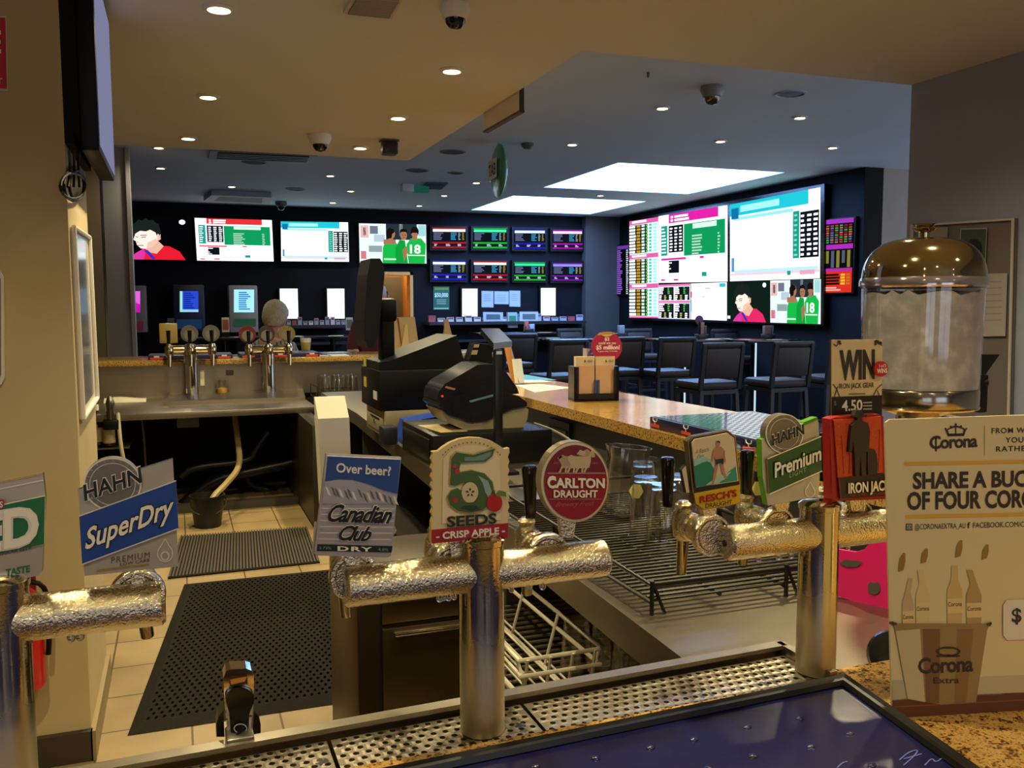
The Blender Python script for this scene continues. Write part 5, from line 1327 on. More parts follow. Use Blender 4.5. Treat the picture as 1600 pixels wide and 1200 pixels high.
# beige easels beyond the terminal
yb = 7.95
for px, s_, nm in (([(614, 496), (648, 495), (654, 538), (632, 548), (613, 548)], 'pale plywood board standing on the far bar beside the terminal monitor', 'plywood_board'), ([(694, 500), (700, 498), (706, 523), (693, 528), (695, 512)], 'narrow plywood stand beyond the terminal wedge', 'plywood_stand')):
    q = MB(); q.prism([ay(u, v, yb) for u, v in px]+([] if nm == 'plywood_stand' else []), (0, .03, 0), P('#b59a66', .6))
    if nm == 'plywood_board':
        q.pp(PY(yb-.004), [(620, 497), (623, 497), (628, 540), (626.5, 540)], P('#7a2830', .5)); q.prism([ay(u, v, yb-.03) for u, v in ((633, 507), (637, 507), (640, 543), (627, 548))], (0, .02, 0), P('#c9ac74', .6))
    else: q.prism([ay(u, v, yb) for u, v in ((694, 528), (705, 528), (705, 560), (694, 560))], (0, .02, 0), P('#8a744c', .6))
    tag(q.build(nm, loc=ay(px[-1][0], px[-1][1], yb), smooth=False), s_, 'board')

# ---------------------------------------------------------------- the two people beyond the far bar
def person(label, x, y, zhead, yaw, shirt, hair, skin, bald=False, name='person', S=1.15):
    """seated or standing figure grown from one skeleton; local +x is where it faces"""
    R = Matrix.Translation((x, y, 0)) @ Matrix.Rotation(yaw, 4, 'Z') @ Matrix.Scale(S, 4)
    h = zhead/S                                     # height of the crown
    J = {'pelvis': (0, 0, h-.86, .15, .13), 'waist': (.01, 0, h-.68, .14, .12), 'chest': (0, 0, h-.46, .17, .13), 'collar': (-.01, 0, h-.34, .11, .09), 'nape': (-.005, 0, h-.285, .074, .068), 'neck': (0, 0, h-.25, .056, .056), 'skull': (.02, 0, h-.19, .06, .06)}
    for s_, n_ in ((1, 'l'), (-1, 'r')):
        J['sh'+n_] = (-.01, s_*.19, h-.38, .068, .068); J['el'+n_] = (.10, s_*.25, h-.64, .048, .048); J['wr'+n_] = (.32, s_*.16, h-.60, .032, .032); J['hand'+n_] = (.385, s_*.145, h-.61, .036, .020)
        J['hip'+n_] = (.02, s_*.09, h-.90, .095, .09); J['kn'+n_] = (.42, s_*.12, h-.88, .065, .065); J['an'+n_] = (.40, s_*.12, h-1.27, .042, .042); J['to'+n_] = (.54, s_*.13, h-1.33, .038, .032)
    Eg = [('pelvis', 'waist'), ('waist', 'chest'), ('chest', 'collar'), ('collar', 'nape'), ('nape', 'neck'), ('neck', 'skull')]
    for n_ in 'lr': Eg += [('collar', 'sh'+n_), ('sh'+n_, 'el'+n_), ('el'+n_, 'wr'+n_), ('wr'+n_, 'hand'+n_), ('pelvis', 'hip'+n_), ('hip'+n_, 'kn'+n_), ('kn'+n_, 'an'+n_), ('an'+n_, 'to'+n_)]
    def grown(keys, scale=1.0, extra=None, vox=.010, name='body', mats=None, cut=None):
        idx = {k: i for i, k in enumerate(keys)}
        me = bpy.data.meshes.new(name)
        me.from_pydata([R @ Vector(J[k][:3]) for k in keys], [(idx[a], idx[b]) for a, b in Eg if a in idx and b in idx], [])
        o = bpy.data.objects.new(name, me); COL.objects.link(o)
        sk = o.modifiers.new('skin', 'SKIN'); sk.use_smooth_shade = True
        for i, k in enumerate(keys):
            d_ = me.skin_vertices[0].data[i]; d_.radius = (J[k][3]*scale*S, J[k][4]*scale*S); d_.use_root = (i == 0)
        o.modifiers.new('sub', 'SUBSURF').levels = 1
        dg = bpy.context.evaluated_depsgraph_get(); dg.update()
        ev = o.evaluated_get(dg)
        m2 = bpy.data.meshes.new_from_object(ev)
        bpy.data.objects.remove(o)
        q = MB(); q.add([v.co for v in m2.vertices], [tuple(p.vertices) for p in m2.polygons], mats)
        if extra: extra(q)
        o2 = q.build(name, loc=(x, y, 0))
        rm = o2.modifiers.new('fuse', 'REMESH'); rm.mode = 'VOXEL'; rm.voxel_size = vox; rm.use_smooth_shade = True
        sm = o2.modifiers.new('smooth', 'SMOOTH'); sm.iterations = 4; sm.factor = .5
        dg.update(); m3 = bpy.data.meshes.new_from_object(o2.evaluated_get(bpy.context.evaluated_depsgraph_get()))
        o2.modifiers.clear(); o2.data = m3
        if not m3.materials: m3.materials.append(mats)
        return o2
    SK = P(skin, .5)
    def head(q):
        c = R @ Vector((.025, 0, h-.125))
        n_, k_ = 20, 14
        rg = []
        for i in range(k_+1):
            a = -math.pi/2+math.pi*i/k_
            ring = []
            for j in range(n_):
                b = 2*math.pi*j/n_
                px, py, pz = math.cos(a)*math.cos(b), math.cos(a)*math.sin(b), math.sin(a)
                jaw = 1-.30*max(0, -pz)**1.2*(1 if px > 0 else .55)
                ring.append(R @ Vector((.025+.098*px*(1.0+(.05 if px < 0 else 0)), .075*py*jaw, h-.125+.125*pz)))
            rg.append(ring)
        q.rings(rg, SK)
        q.rings([[R @ Vector((.115+dx, dy, h-.125+dz)) for dx, dy, dz in ((0, -.010, 0), (0, .010, 0), (0, .012, -.05), (0, -.012, -.05))], [R @ Vector((.122+dx, dy, h-.125+dz)) for dx, dy, dz in ((0, -.006, 0), (0, .006, 0), (.02, .010, -.045), (.02, -.010, -.045))]], SK)
        for s_ in (1, -1):
            q.ball(R @ Vector((.015, s_*.076, h-.135)), .028, SK, 10, 8, (.75, .4, 1.15))
            q.ball(R @ Vector((.105, s_*.030, h-.095)), .020, SK, 8, 6, (.7, 1.2, .5))
        q.ball(R @ Vector((.112, 0, h-.198)), .022, SK, 8, 6, (.6, 1.1, .35)); q.ball(R @ Vector((.112, 0, h-.212)), .022, SK, 8, 6, (.6, 1.0, .35))
        for s_, n2 in ((1, 'l'), (-1, 'r')):
            hx, hy, hz_ = J['hand'+n2][:3]
            for f in range(4):
                L = (.070, .080, .075, .060)[f]; oy = (f-1.5)*.020
                q.tube([R @ Vector((hx+.02, hy+oy, hz_)), R @ Vector((hx+.02+L*.5, hy+oy*1.1, hz_-.006)), R @ Vector((hx+.02+L*.8, hy+oy*1.1, hz_-.026)), R @ Vector((hx+.02+L*.85, hy+oy*1.1, hz_-.045))], .0095, SK, 8, 1)
            q.tube([R @ Vector((hx-.01, hy-s_*.030, hz_)), R @ Vector((hx+.02, hy-s_*.052, hz_-.008)), R @ Vector((hx+.045, hy-s_*.050, hz_-.022))], .010, SK, 8, 1)
    keys = list(J)
    b = grown(keys, .93, head, .009, 'person', SK)
    tag(b, label, 'person')
    me_ = b.data
    # clothes
    def dress(nm, ks, sc, mt):
        c = grown(ks, sc, None, .012, nm, mt); c.parent = b; c.location = (0, 0, 0)
        return c
    dress('shirt', ['chest', 'waist', 'pelvis', 'collar', 'nape', 'shl', 'shr', 'ell', 'elr'], 1.27, shirt)
    dress('trousers', ['pelvis', 'hipl', 'hipr', 'knl', 'knr', 'anl', 'anr'], 1.10, P('#1c1e28', .8))
    q = MB()
    rg = []
    n_ = 22
    for i in range(9):
        a = math.pi/2*(1-i/8*1.40)
        ring = []
        for j in range(n_):
            bb = 2*math.pi*j/n_
            front = max(0, math.cos(bb))
            aa = a if a > .35 else .35+(a-.35)*(1-front*1.0)
            if bald: aa = max(min(a, .5), -.35)*(1 if front < .2 else 1) if front < .3 else -.0+.02
            w = 1.16+.05*math.sin(7*bb+i)
            ring.append(R @ Vector((.018+.102*w*math.cos(aa)*math.cos(bb), .080*w*math.cos(aa)*math.sin(bb), h-.125+.140*math.sin(aa))))
        rg.append(ring)
    if not bald: q.rings(rg, hair, True, True, True)
    else:
        rr = []
        for z in (-.055, -.02, .02, .05):
            rr.append([R @ Vector((.015+.103*math.cos(bb), .081*math.sin(bb), h-.125+z)) for bb in [math.pi*.42+math.pi*1.16*j/20 for j in range(21)]])
        q.rings(rr, hair, False, False, False)
    hr = q.build('hair', b)
    q = MB()
    for s_ in (1, -1): q.ball(R @ Vector((.117, s_*.030, h-.108)), .0085, P('#f0ece4', .3), 10, 8); q.ball(R @ Vector((.1235, s_*.030, h-.108)), .0042, P('#201814', .3), 8, 6)
    q.build('eyes', b)
    return b
def m_plaid(nt, b):
    c = coord(nt, (1, 1, 1))
    w1 = N(nt, 'ShaderNodeTexWave', Scale=9.0); w2 = N(nt, 'ShaderNodeTexNoise', Scale=14.0)
    nt.links.new(c, w1.inputs['Vector']); nt.links.new(c, w2.inputs['Vector'])
    mx = N(nt, 'ShaderNodeMath', operation='ADD'); nt.links.new(w1.outputs['Fac'], mx.inputs[0]); nt.links.new(w2.outputs['Fac'], mx.inputs[1])
    nt.links.new(ramp(nt, mx.outputs[0], [(0.5, '#3a3c44'), (0.8, '#6a665e'), (1.0, '#8a8478')]), b.inputs['Base Color']); b.inputs['Roughness'].default_value = .8
PLAID = nodes_mat('patterned_shirt_cloth', m_plaid)
HAIR = nodes_mat('grey_hair', m_wall('#a2967a', '#c2b79a', 90, .7, .6))
p = ay(427, 470, 8.95)
person('person with grey hair in a patterned grey shirt seated at the far bar', p.x, 8.95, p.z, math.radians(28), PLAID, HAIR, '#b0806a')
p = ay(597, 441, 9.0)
person('person in a maroon shirt half hidden behind the terminal monitor', p.x, 9.14, p.z, math.radians(250), P('#5a1c2c', .8), P('#57473a', .8), '#b58a72', True)
for x_, y_, a_, s_ in ((ay(427, 470, 8.95).x, 8.95, -62, 'low dark stool under the grey-haired person'), (p.x, 9.14, 160, 'low dark stool under the person in maroon')):
    dup(stool, (x_, y_, 0), math.radians(a_), s_, None, (1, 1, .58))
# ================================================================ the near bar
# drip tray sunk behind the granite edge
t = thing('drip_tray', 'long stainless drip tray with round holes behind the granite bar edge', 'drip tray', (.2, .84, 1.0))
def back(x): return .876+.036*(x-.05)
m = MB()
m.prism([(-.9, .795, 1.0), (.69, .797, 1.0), (.69, back(.69), 1.0), (-.9, back(-.9), 1.0)], (0, 0, .012), P('#3a352c', .35, .9))
m.prism([(-.9, back(-.9)-.004, 1.008), (.69, back(.69)-.004, 1.008), (.69, back(.69), 1.008), (-.9, back(-.9), 1.008)], (0, 0, .044), STEEL)
m.build('pan', t, smooth=False)
m = MB(); m.prism([(-.9, back(-.9)-.013, 1.049), (.69, back(.69)-.013, 1.049), (.69, back(.69)+.003, 1.049), (-.9, back(-.9)+.003, 1.049)], (0, 0, .005), STEEL)
m.prism([(.683, .8, 1.036), (.693, .8, 1.036), (.693, back(.69), 1.036), (.683, back(.69), 1.036)], (0, 0, .018), STEEL); m.build('raised_rim', t, smooth=False)
s1, s2 = az(513, 1160, 1.04).x, az(824, 1115, 1.04).x
for x0, x1 in ((-.42, s1-.002), (s1+.002, s2-.002), (s2+.002, .682)):
    yb0, yb1 = back(x0)-.016, back(x1)-.016
    L = x1-x0
    Tm = Matrix(((L, 0, 0, x0), (yb1-yb0, yb0-.800, 0, .800), (0, 0, 1, 1.043), (0, 0, 0, 1)))
    m = MB()
    n = round(L/.0125)
    m.perf(0, 1, 0, 1, 0, .003, n, 6, 0, STEEL, Tm) if False else None
    # holes as round openings: work in metric cells, then place
    dx, ny = L/(n+.5), 6
    for j in range(ny):
        sh = .5 if j % 2 else 0
        for i in range(n):
            xc = x0+(i+.5+sh)*dx
            y0_ = lambda x: .800+(back(x)-.016-.800)*(j/ny); y1_ = lambda x: .800+(back(x)-.016-.800)*((j+1)/ny)
            yc = (y0_(xc)+y1_(xc))/2; hy = (y1_(xc)-y0_(xc))/2
            sq = [(1, 0), (1, 1), (0, 1), (-1, 1), (-1, 0), (-1, -1), (0, -1), (1, -1)]
            o_ = [Vector((xc+a*dx/2, ((y0_ if b < 0 else y1_)(xc+a*dx/2) if b else (y0_(xc+a*dx/2)+y1_(xc+a*dx/2))/2), 1.043)) for a, b in sq]
            r = .0032
            i_ = [Vector((xc+r*math.cos(math.pi*q/4), yc+r*math.sin(math.pi*q/4), 1.0435)) for q in range(8)]
            l_ = [p+Vector((0, 0, -.003)) for p in i_]
            m.add(o_+i_+l_, [(q, (q+1) % 8, 8+(q+1) % 8, 8+q) for q in range(8)]+[(8+q, 8+(q+1) % 8, 16+(q+1) % 8, 16+q) for q in range(8)], STEEL)
        a, b = (x0, x0+dx/2) if sh else (x1-dx/2, x1)
        f = lambda x, k: .800+(back(x)-.016-.800)*(k/ny)
        m.poly([(a, f(a, j), 1.043), (b, f(b, j), 1.043), (b, f(b, j+1), 1.043), (a, f(a, j+1), 1.043)], STEEL)
    m.build('perforated_grate', t, smooth=False)
m = MB()
for u, v in ((503, 1190), (812, 1133)):
    p = az(u, v, 1.0432); m.lathe(p, [(.0065, 0), (.001, .0003)], P('#0a0908', .5), n=18)
m.build('finger_holes', t)['kind'] = 'stuff'
# chrome dispenser clipped on the tray rim
SD = PY(.89)
pb = SD(374, 1140)
t = thing('chrome_dispenser', 'chrome drink gun with a black face clipped on the drip tray rim', 'dispenser', pb)
m = MB(); m.slab(SD, [(349, 1060), (353, 1049), (360, 1046), (385, 1045), (393, 1048), (397, 1056), (396, 1100), (391, 1150), (356, 1152), (351, 1100)], .022, CHROME, CHROME); m.build('body', t, smooth=False)
m = MB(); m.slab(SD, [(352, 1090)]+circ(374, 1088, 22.5, 17, 16, math.pi, 2*math.pi)+[(396, 1095), (389, 1112), (387, 1152), (361, 1154), (358, 1112)], .004, BLKG, BLKG, .005)
m.pp(SD, [(358, 1055), (386, 1053), (387, 1068), (359, 1071)], P('#3a1c10', .4), .002); m.pp(SD, [(359, 1060), (386, 1055), (382, 1063), (361, 1068)], P('#c8862c', .4), .003)
m.rim(SD, circ(375, 1133, 10.5, 7.5, 20), 1.3, P('#d8d8d8', .3), .0075); m.poly([SD(371.5, 1139.5, .0075), SD(378.5, 1139.5, .0075), SD(375, 1143.5, .0075)], P('#d8d8d8', .3)); m.build('black_face', t, smooth=False)
m = MB(); q = SD(374, 1152); m.box((q.x-.013, .868, 1.046), (q.x+.013, .90, 1.0575), P('#8f887a', .3, 1.0), .002); m.build('clip', t)
for du in (-1, 1): m = MB(); m.slab(SD, [(374+du*24, 1118), (374+du*32, 1128), (374+du*35, 1140), (374+du*35, 1160), (374+du*22, 1160)], .02, P('#4a463e', .25, .9), None, -.012); m.build('side_guard', t, smooth=False)

# big framed bar mat on the counter in front
t = thing('bar_mat', 'large navy bar mat with raised nubs and a thick black rubber frame', 'bar mat', (.3, .6, 1.05))
K = [(-.35, .36), (.618, .36), (.676, .767), (-.35, .730)]
m = MB(); m.prism([(x, y, 1.0505) for x, y in K], (0, 0, .012), P('#10101c', .4)); m.build('backing', t, smooth=False)
cx_, cy_ = .28, .56
def inset(d): return [(-.35+d, .36+d), (.618-d*1.05, .36+d), (.676-d*1.08, .767-d), (-.35+d, .730-d)]
m = MB()
prof = [(0, 1.052), (.002, 1.067), (.006, 1.070), (.010, 1.067), (.012, 1.069), (.017, 1.069), (.019, 1.064)]
rg = [[Vector((x, y, z)) for x, y in inset(d)] for d, z in prof]
m.rings(rg, P('#0c0c0e', .30), True, False, False); m.build('rubber_frame', t, ang=25)
def m_navy(nt, b):
    c = coord(nt); n1 = N(nt, 'ShaderNodeTexNoise', Scale=9.0, Detail=4.0); nt.links.new(c, n1.inputs['Vector'])
    nt.links.new(ramp(nt, n1.outputs['Fac'], [(.3, '#090a32'), (.7, '#0e1142')]), b.inputs['Base Color'])
    b.inputs['Roughness'].default_value = .22
    n2 = N(nt, 'ShaderNodeTexNoise', Scale=40.0, Detail=4.0); nt.links.new(c, n2.inputs['Vector']); bump(nt, b, n2.outputs['Fac'], .12, .002)
NAVYM = nodes_mat('navy_print', m_navy)
m = MB(); m.poly([(x, y, 1.0630) for x, y in inset(.018)], NAVYM); m.build('printed_face', t, smooth=False)
m = MB()
rnd = random.Random(4)
for i in range(16):
    for j in range(7):
        x, y = -.28+i*.056+(.028 if j % 2 else 0)+rnd.uniform(-.006, .006), .40+j*.051+rnd.uniform(-.005, .005)
        if x < .595+.1*(y-.4): m.ball((x, y, 1.0632), .0035, NAVYM, 10, 6, (1.3, 1, .55))
nb = m.build('raised_nubs', t); nb['kind'] = 'stuff'
m = MB()
BWM = Pl((0, 0, 1.0634), (0, 0, 1))
PALE = P('#5a62a8', .4)
for pts in ([(1405, 1188), (1420, 1175), (1436, 1171), (1428, 1182), (1412, 1196)], [(1412, 1186), (1440, 1178)], [(1445, 1196), (1456, 1184), (1462, 1192), (1474, 1183)], [(1308, 1200), (1316, 1192), (1324, 1190)]):
    m.tube([BWM(u, v) for u, v in pts], .0006, PALE, 6, 2)
m.build('script_print', t); bpy.data.objects['script_print']['kind'] = 'stuff'

# ---------------------------------------------------------------- beer fonts
YB = .83
PB_ = PY(YB-.004)          # the badges stand in this plane
ZB = 1.211
DROP = nodes_mat('water_drop', lambda nt, b: (b.inputs['Transmission Weight'].__setattr__('default_value', 1.0), b.inputs['Roughness'].__setattr__('default_value', .02), b.inputs['IOR'].__setattr__('default_value', 1.33)))
def font(label, xc, x0, x1, zb=ZB, tilt=0.0, r=.0195, rc=.0225, column=True):
    t = thing('beer_font', label, 'beer font', (xc, YB, 1.04), 'beer fonts of the near bar')
    ztop = zb+.034
    m = MB(); m.lathe((xc, YB, 1.044), [(rc, 0), (rc, ztop-1.044-.006), (rc+.0012, ztop-1.044-.005), (rc+.0012, ztop-1.044), (rc*.8, ztop-1.044+.004), (.001, ztop-1.044+.0055)], FROST, n=40); m.build('column', t)
    m = MB()
    a, b = Vector((x0, YB, zb+tilt*(x0-xc))), Vector((x1, YB, zb+tilt*(x1-xc)))
    L = (b-a).length
    m.lathe(a, [(r*.86, 0), (r, .003), (r, L-.003), (r*.86, L)], WET, axis=b-a, n=40)
    m.lathe(a+Vector((-.0004, 0, 0)), [(.004, 0), (.001, -.0003)], P('#1a1814', .4), axis=b-a, n=12)
    m.build('crossbar', t)
    m = MB(); rn = random.Random(int(xc*1000))
    for k in range(9):
        f = rn.uniform(.06, .95); p = a.lerp(b, f)
        s = rn.uniform(.0022, .0040); m.ball(p+Vector((0, rn.uniform(-.006, .0), -r-s*.5)), s, DROP, 10, 8, (1, 1, 1.25))
    m.build('water_drops', t)['kind'] = 'stuff'
    return t
def tap(t, uv, handle, hm=BLKG, wide=False, ring=True, nozzle=True):
    """uv: where its flange sits on the bar; handle: (u_bottom, v_bottom, u_top, v_top)"""
    p = ay(uv[0], uv[1], YB); p.z = max(min(p.z, ZB+.006), ZB-.004)
    m = MB()
    m.lathe(p+Vector((0, .006, 0)), [(.0170, .002), (.0180, .004), (.0195, .004), (.0200, 0), (.0225, 0), (.0238, .003), (.0238, .009), (.022, .012), (.0155, .018), (.0145, .038), (.0165, .040), (.0165, .048), (.012, .050), (.012, .062)], WET, axis=(0, 1, 0), n=30)
    f = p+Vector((0, .070, .004))
    m.lathe(f+Vector((0, 0, -.024)), [(.007, 0), (.012, .006), (.0135, .020), (.012, .032), (.008, .038), (.010, .043), (.006, .047)], WET, n=24)
    if nozzle: m.cyl(f+Vector((0, 0, -.018)), f+Vector((.004, .010, -.066)), .0075, GOLDCHROME, .0060, 16)
    tp = m.build('tap', t)
    if handle:
        pl = PY(f.y)
        hb, ht = pl(handle[0], handle[1]), pl(handle[2], handle[3])
        m = MB()
        if wide:
            d_ = ht-hb
            w0, w1 = .0145, .0155
            rg = []
            for k, w, fy in ((0, w0, .012), (.87, w1, .012), (.87001, w1*.98, .012), (1.0, w1*.98, -.008)):
                c = hb+d_*k
                rg.append([c+Vector((-w, -fy, 0)), c+Vector((w, -fy, 0)), c+Vector((w, .012, 0)), c+Vector((-w, .012, 0))])
            m.rings(rg, P('#d8cfbc', .35))
            top = hb+d_*1.0
            m.build('handle', tp, smooth=False)
        else:
            d_ = (ht-hb); L = d_.length
            m.lathe(hb, [(.0055, -.004), (.0062, 0), (.0068, L*.3), (.0083, L*.80), (.0087, L*.94), (.0070, L*.99), (.001, L)], hm, axis=d_, n=24); m.build('handle', tp)
    return tp
def bracket(m, u, v0, v1, w=12):
    m.slab(PB_, [(u-w, v0), (u+w, v0), (u+w*.7, v1), (u-w*.7, v1)], .008, WET, WET, -.004)
SIL, SILD, SILB = P('#b8b0a4', .25, .4), P('#7a7268', .3, .5), P('#ece6da', .25, .3)
IVORY, INK, BLUE = P('#ece4d0', .4), P('#0c0a0c', .3), P('#0d3f92', .3, coat=.3)
GOLD = P('#c8a860', .25, .8)
# ---- left font
tl = font('beer font with the silver and blue badge and the cropped green badge', -.147, -.285, -.0185)
tap(tl, (214, 936), None); tap(tl, (-4, 960), None)
m = MB()
sd = [(122, 765), (150, 755), (226, 731), (270, 717), (279, 885), (132, 900)]
m.slab(PB_, sd, .007, SIL, P('#1c2436', .3))
m.slab(PB_, circ(176, 756, 45, 41.5, 40), .009, SILD, SILD, .001); m.rim(PB_, circ(176, 756, 45, 41.5, 40), 2.2, SILB, .0016); m.rim(PB_, circ(176, 756, 36, 33, 40), .9, SILB, .0016)
for k in range(20):
    a = 2*math.pi*k/20; m.line(PB_, (176+38*math.cos(a), 756+35*math.sin(a)), (176+42*math.cos(a), 756+39*math.sin(a)), 1.5, SIL, .0016)
m.slab(PB_, [(124.5, 805), (275, 750), (279, 824), (129, 880)], .003, BLUE, SILB, .0035)
m.line(PB_, (124.5, 805), (275, 750), 1.6, SILB, .004); m.line(PB_, (129, 880), (279, 824), 1.6, SILB, .004)
for dx, dz, mt, b_, lf in ((-1.2, -1.2, SILB, .055, .0020), (0, 0, INK, .02, .0026)): m.txt(PB_, 'HAHN', (133+dx*0, 781), (222, 752), (130.5, 756), mt, lf, b_, .0014)
for mt, b_, lf in ((INK, .05, .0036), (IVORY, .018, .0044)): m.txt(PB_, 'SuperDry', (134, 856), (270, 803), (136, 823), mt, lf, b_, .0012, .12)
m.txt(PB_, 'PREMIUM', (174, 880), (234, 871), (174, 870), P('#4a443c', .4), .0008, .0, 0, 0, 1.2); m.txt(PB_, 'LOW CARB', (188, 884), (234, 877), (188, 879), P('#3a342c', .4), .0008)
m.rim(PB_, [(258, 840)]+circ(258, 864, 12.5, 14, 18, -.9, math.pi+.9), 1.6, SILB, .0015); m.rim(PB_, circ(258, 868, 7, 7.5, 14), 2, SILB, .0015)
m.pp(PB_, [(151, 890), (233, 880), (233, 883), (151, 893)], GOLD, .0008)
bracket(m, 214, 898, 915); m.build('badge', tl, smooth=False)['label'] = 'silver badge with a blue diagonal band and round seal'
m = MB()
ed = [(-75, 768), (67, 739), (71, 775), (66, 893), (60, 899), (-75, 930)]
m.slab(PB_, ed, .007, SIL, SILD); m.slab(PB_, [(-75, 806), (71, 774), (70, 848), (-75, 880)], .003, P('#0e6a38', .3, coat=.3), SILB, .0032)
m.line(PB_, (-75, 768), (67, 740), 3, GOLD, .001); m.line(PB_, (-60, 776), (68, 750), 2, SILB, .001); m.line(PB_, (-75, 804), (71, 773), 2, SILB, .004)
for mt, b_, lf in ((SILB, .055, .0036), (IVORY, .02, .0044)): m.txt(PB_, 'ED', (-33, 861), (62, 845), (-33, 802), mt, lf, b_, .0012)
m.pp(PB_, [(-30, 783), (8, 779), (8, 792), (-30, 797)], P('#b01828', .3), .004); m.txt(PB_, 'S', (1, 791), (6, 790.5), (1, 782), IVORY, .0045, .02)
m.txt(PB_, 'REGULAR BEER', (-10, 869), (50, 858), (-10, 864), P('#2a3a28', .4), .001); m.txt(PB_, 'TASTE', (9, 900), (47, 893), (9, 889), P('#1a6a2c', .4), .001, .03)
bracket(m, -4, 912, 940); m.build('badge', tl, smooth=False)['label'] = 'silver badge with a green band, cropped by the edge of the photo'
# ---- centre font
xc = ay(753, 1000, YB).x
tc = font('middle beer font with the blue mountain, apple and round red badges', xc, ay(537, 925, YB).x, ay(946, 868, YB).x, ay(753, 893, YB).z)
tap(tc, (556, 905), (527, 850, 517, 621), None, True); tap(tc, (712, 888), None, nozzle=False); tap(tc, (862, 872), (829, 803, 827, 727))
m = MB()
cc = [(510, 709), (627, 715), (611, 868), (607, 871), (494, 868), (491, 864)]
m.slab(PB_, cc, .006, P('#b4acae', .3, .6), SILD)
m.pp(PB_, [(492, 816), (488, 866), (494, 868), (500, 816)], SIL, -.003); m.pp(PB_, [(613, 812), (621, 830), (612, 846)], SIL, -.003)
m.slab(PB_, [(511, 712), (625, 717.5), (620, 771), (600, 766), (575, 756), (550, 749), (528, 748), (507, 751)], .002, P('#123f86', .3, coat=.3), SILB, .0022)
MT, MD = P('#a8a2a4', .4, .5), P('#6a625c', .4, .5)
m.slab(PB_, [(506.5, 752), (528, 749), (550, 750), (575, 757.5), (600, 768), (620, 773), (618, 786), (503, 786)], .0018, MT, MT, .0018)
rnd = random.Random(11)
for k in range(16):
    u = 508+k*7+rnd.uniform(-2, 2); v = 756+k*.9+rnd.uniform(0, 6)
    m.pp(PB_, [(u, v), (u+4, v+3), (u+9, v+16), (u+4, v+12)], MD if k % 3 else SILB, .0022)
for k in range(12): v = 789+k*4.8; m.line(PB_, (503.5-k*.5, v), (617-k*.5, v+1), 1.2, SILB if k % 2 else SIL, .0008)
m.txt(PB_, 'Over beer?', (524, 736.5), (609, 742), (525, 722), SILB, .0028, .02, .001)
for mt, b_, lf in ((P('#ece6d8', .4), .05, .002), (INK, .022, .0028)):
    m.txt(PB_, 'Canadian', (510, 813), (609, 816), (515, 786), mt, lf, b_, .0008, .35, .92); m.txt(PB_, 'Club', (527, 842), (577, 844), (532, 819), mt, lf, b_, .0008, .35, .92)
m.pp(PB_, [(496, 850), (613, 853), (611.5, 863), (495, 860.5)], P('#0e1a14', .3), .001); m.txt(PB_, 'DRY', (527, 859.5), (581, 861), (527, 852.5), IVORY, .0018, .03, 0, 0, 1.2); m.txt(PB_, '2.73%', (498, 857), (517, 857.5), (498, 853), P('#8a9a8a', .4), .0018); m.txt(PB_, '4.8%', (590, 860), (606, 860.5), (590, 855.5), P('#8a9a8a', .4), .0018)
bracket(m, 552, 868, 885, 14); m.build('badge', tc, smooth=False)['label'] = 'blue and silver mountain badge with black script, tilted on its bracket'
m = MB()
CRM, CRD = P('#d4bd88', .45), P('#b89a60', .45)
s5 = [(673.5, 847), (674, 818)]
for k in range(8): s5 += [(674, 816-k*14), (676.5, 809-k*14)]
s5 += [(675, 706), (685, 705), (691, 700), (703, 692), (718, 686), (735, 683.5), (752, 684.5), (768, 689), (780, 696), (788, 702), (796, 700)]
for k in range(8): s5 += [(796, 707+k*14), (793.5, 714+k*14)]
s5 += [(793, 817), (792, 840)]
m.slab(PB_, s5, .007, CRM, P('#9a7a40', .5))
m.slab(PB_, [(692, 716), (705, 703), (722, 697), (740, 695), (758, 698), (772, 706), (780, 716), (782, 812), (690, 818)], .001, P('#e0cda0', .5), CRM, .0012)
m.slab(PB_, [(673.5, 827.5), (793, 817), (792, 840), (673.5, 848)], .0022, P('#9a1420', .35), None, .0026)
m.txt(PB_, '- CRISP APPLE -', (680, 841.5), (787, 832), (680, 831), IVORY, .003, .025, .001)
for mt, b_, lf in ((P('#c8a858', .4), .05, .002), (P('#16281a', .4), .025, .003)): m.txt(PB_, 'SEEDS', (697, 822), (774, 816), (697, 806), mt, lf, b_, .001)
G5, G5B = P('#3c5a22', .35, coat=.3), P('#6a8a7a', .4)
five = [(712, 706), (738, 710), (771, 700), (767, 712), (757, 720), (738, 721), (718, 722), (714, 738), (735, 734), (755, 739), (767, 752), (770, 768), (765, 785), (752, 796), (733, 800), (714, 797), (702, 788), (698, 775), (704, 765), (714, 762), (722, 768), (720, 780), (728, 786), (740, 784), (746, 773), (744, 760), (735, 754), (722, 753), (710, 758), (702, 757), (703, 735), (704, 715)]
m.slab(PB_, [(u+(u-735)*.05, v+(v-750)*.04) for u, v in five], .003, GOLD, GOLD, .0032); m.slab(PB_, five, .003, G5, G5, .0040)
m.pp(PB_, [(724, 713), (740, 713), (766, 704), (764, 711), (754, 718), (738, 719), (724, 719)], G5B, .0046)
m.pp(PB_, [(745, 742), (760, 750), (766, 766), (762, 778), (756, 768), (752, 754)], P('#88a4a0', .4), .0046); m.pp(PB_, [(716, 792), (733, 797), (748, 794), (740, 788), (724, 789)], P('#1c3414', .4), .0046)
for u, v, r_ in ((712, 735, 4.5), (709, 780, 4), (708, 727, 3)): m.pp(PB_, circ(u, v, r_, r_, 12), P('#b02020', .35), .0048)
m.slab(PB_, circ(732, 768, 13, 16, 24), .003, P('#cdbb90', .4), GOLD, .0048)
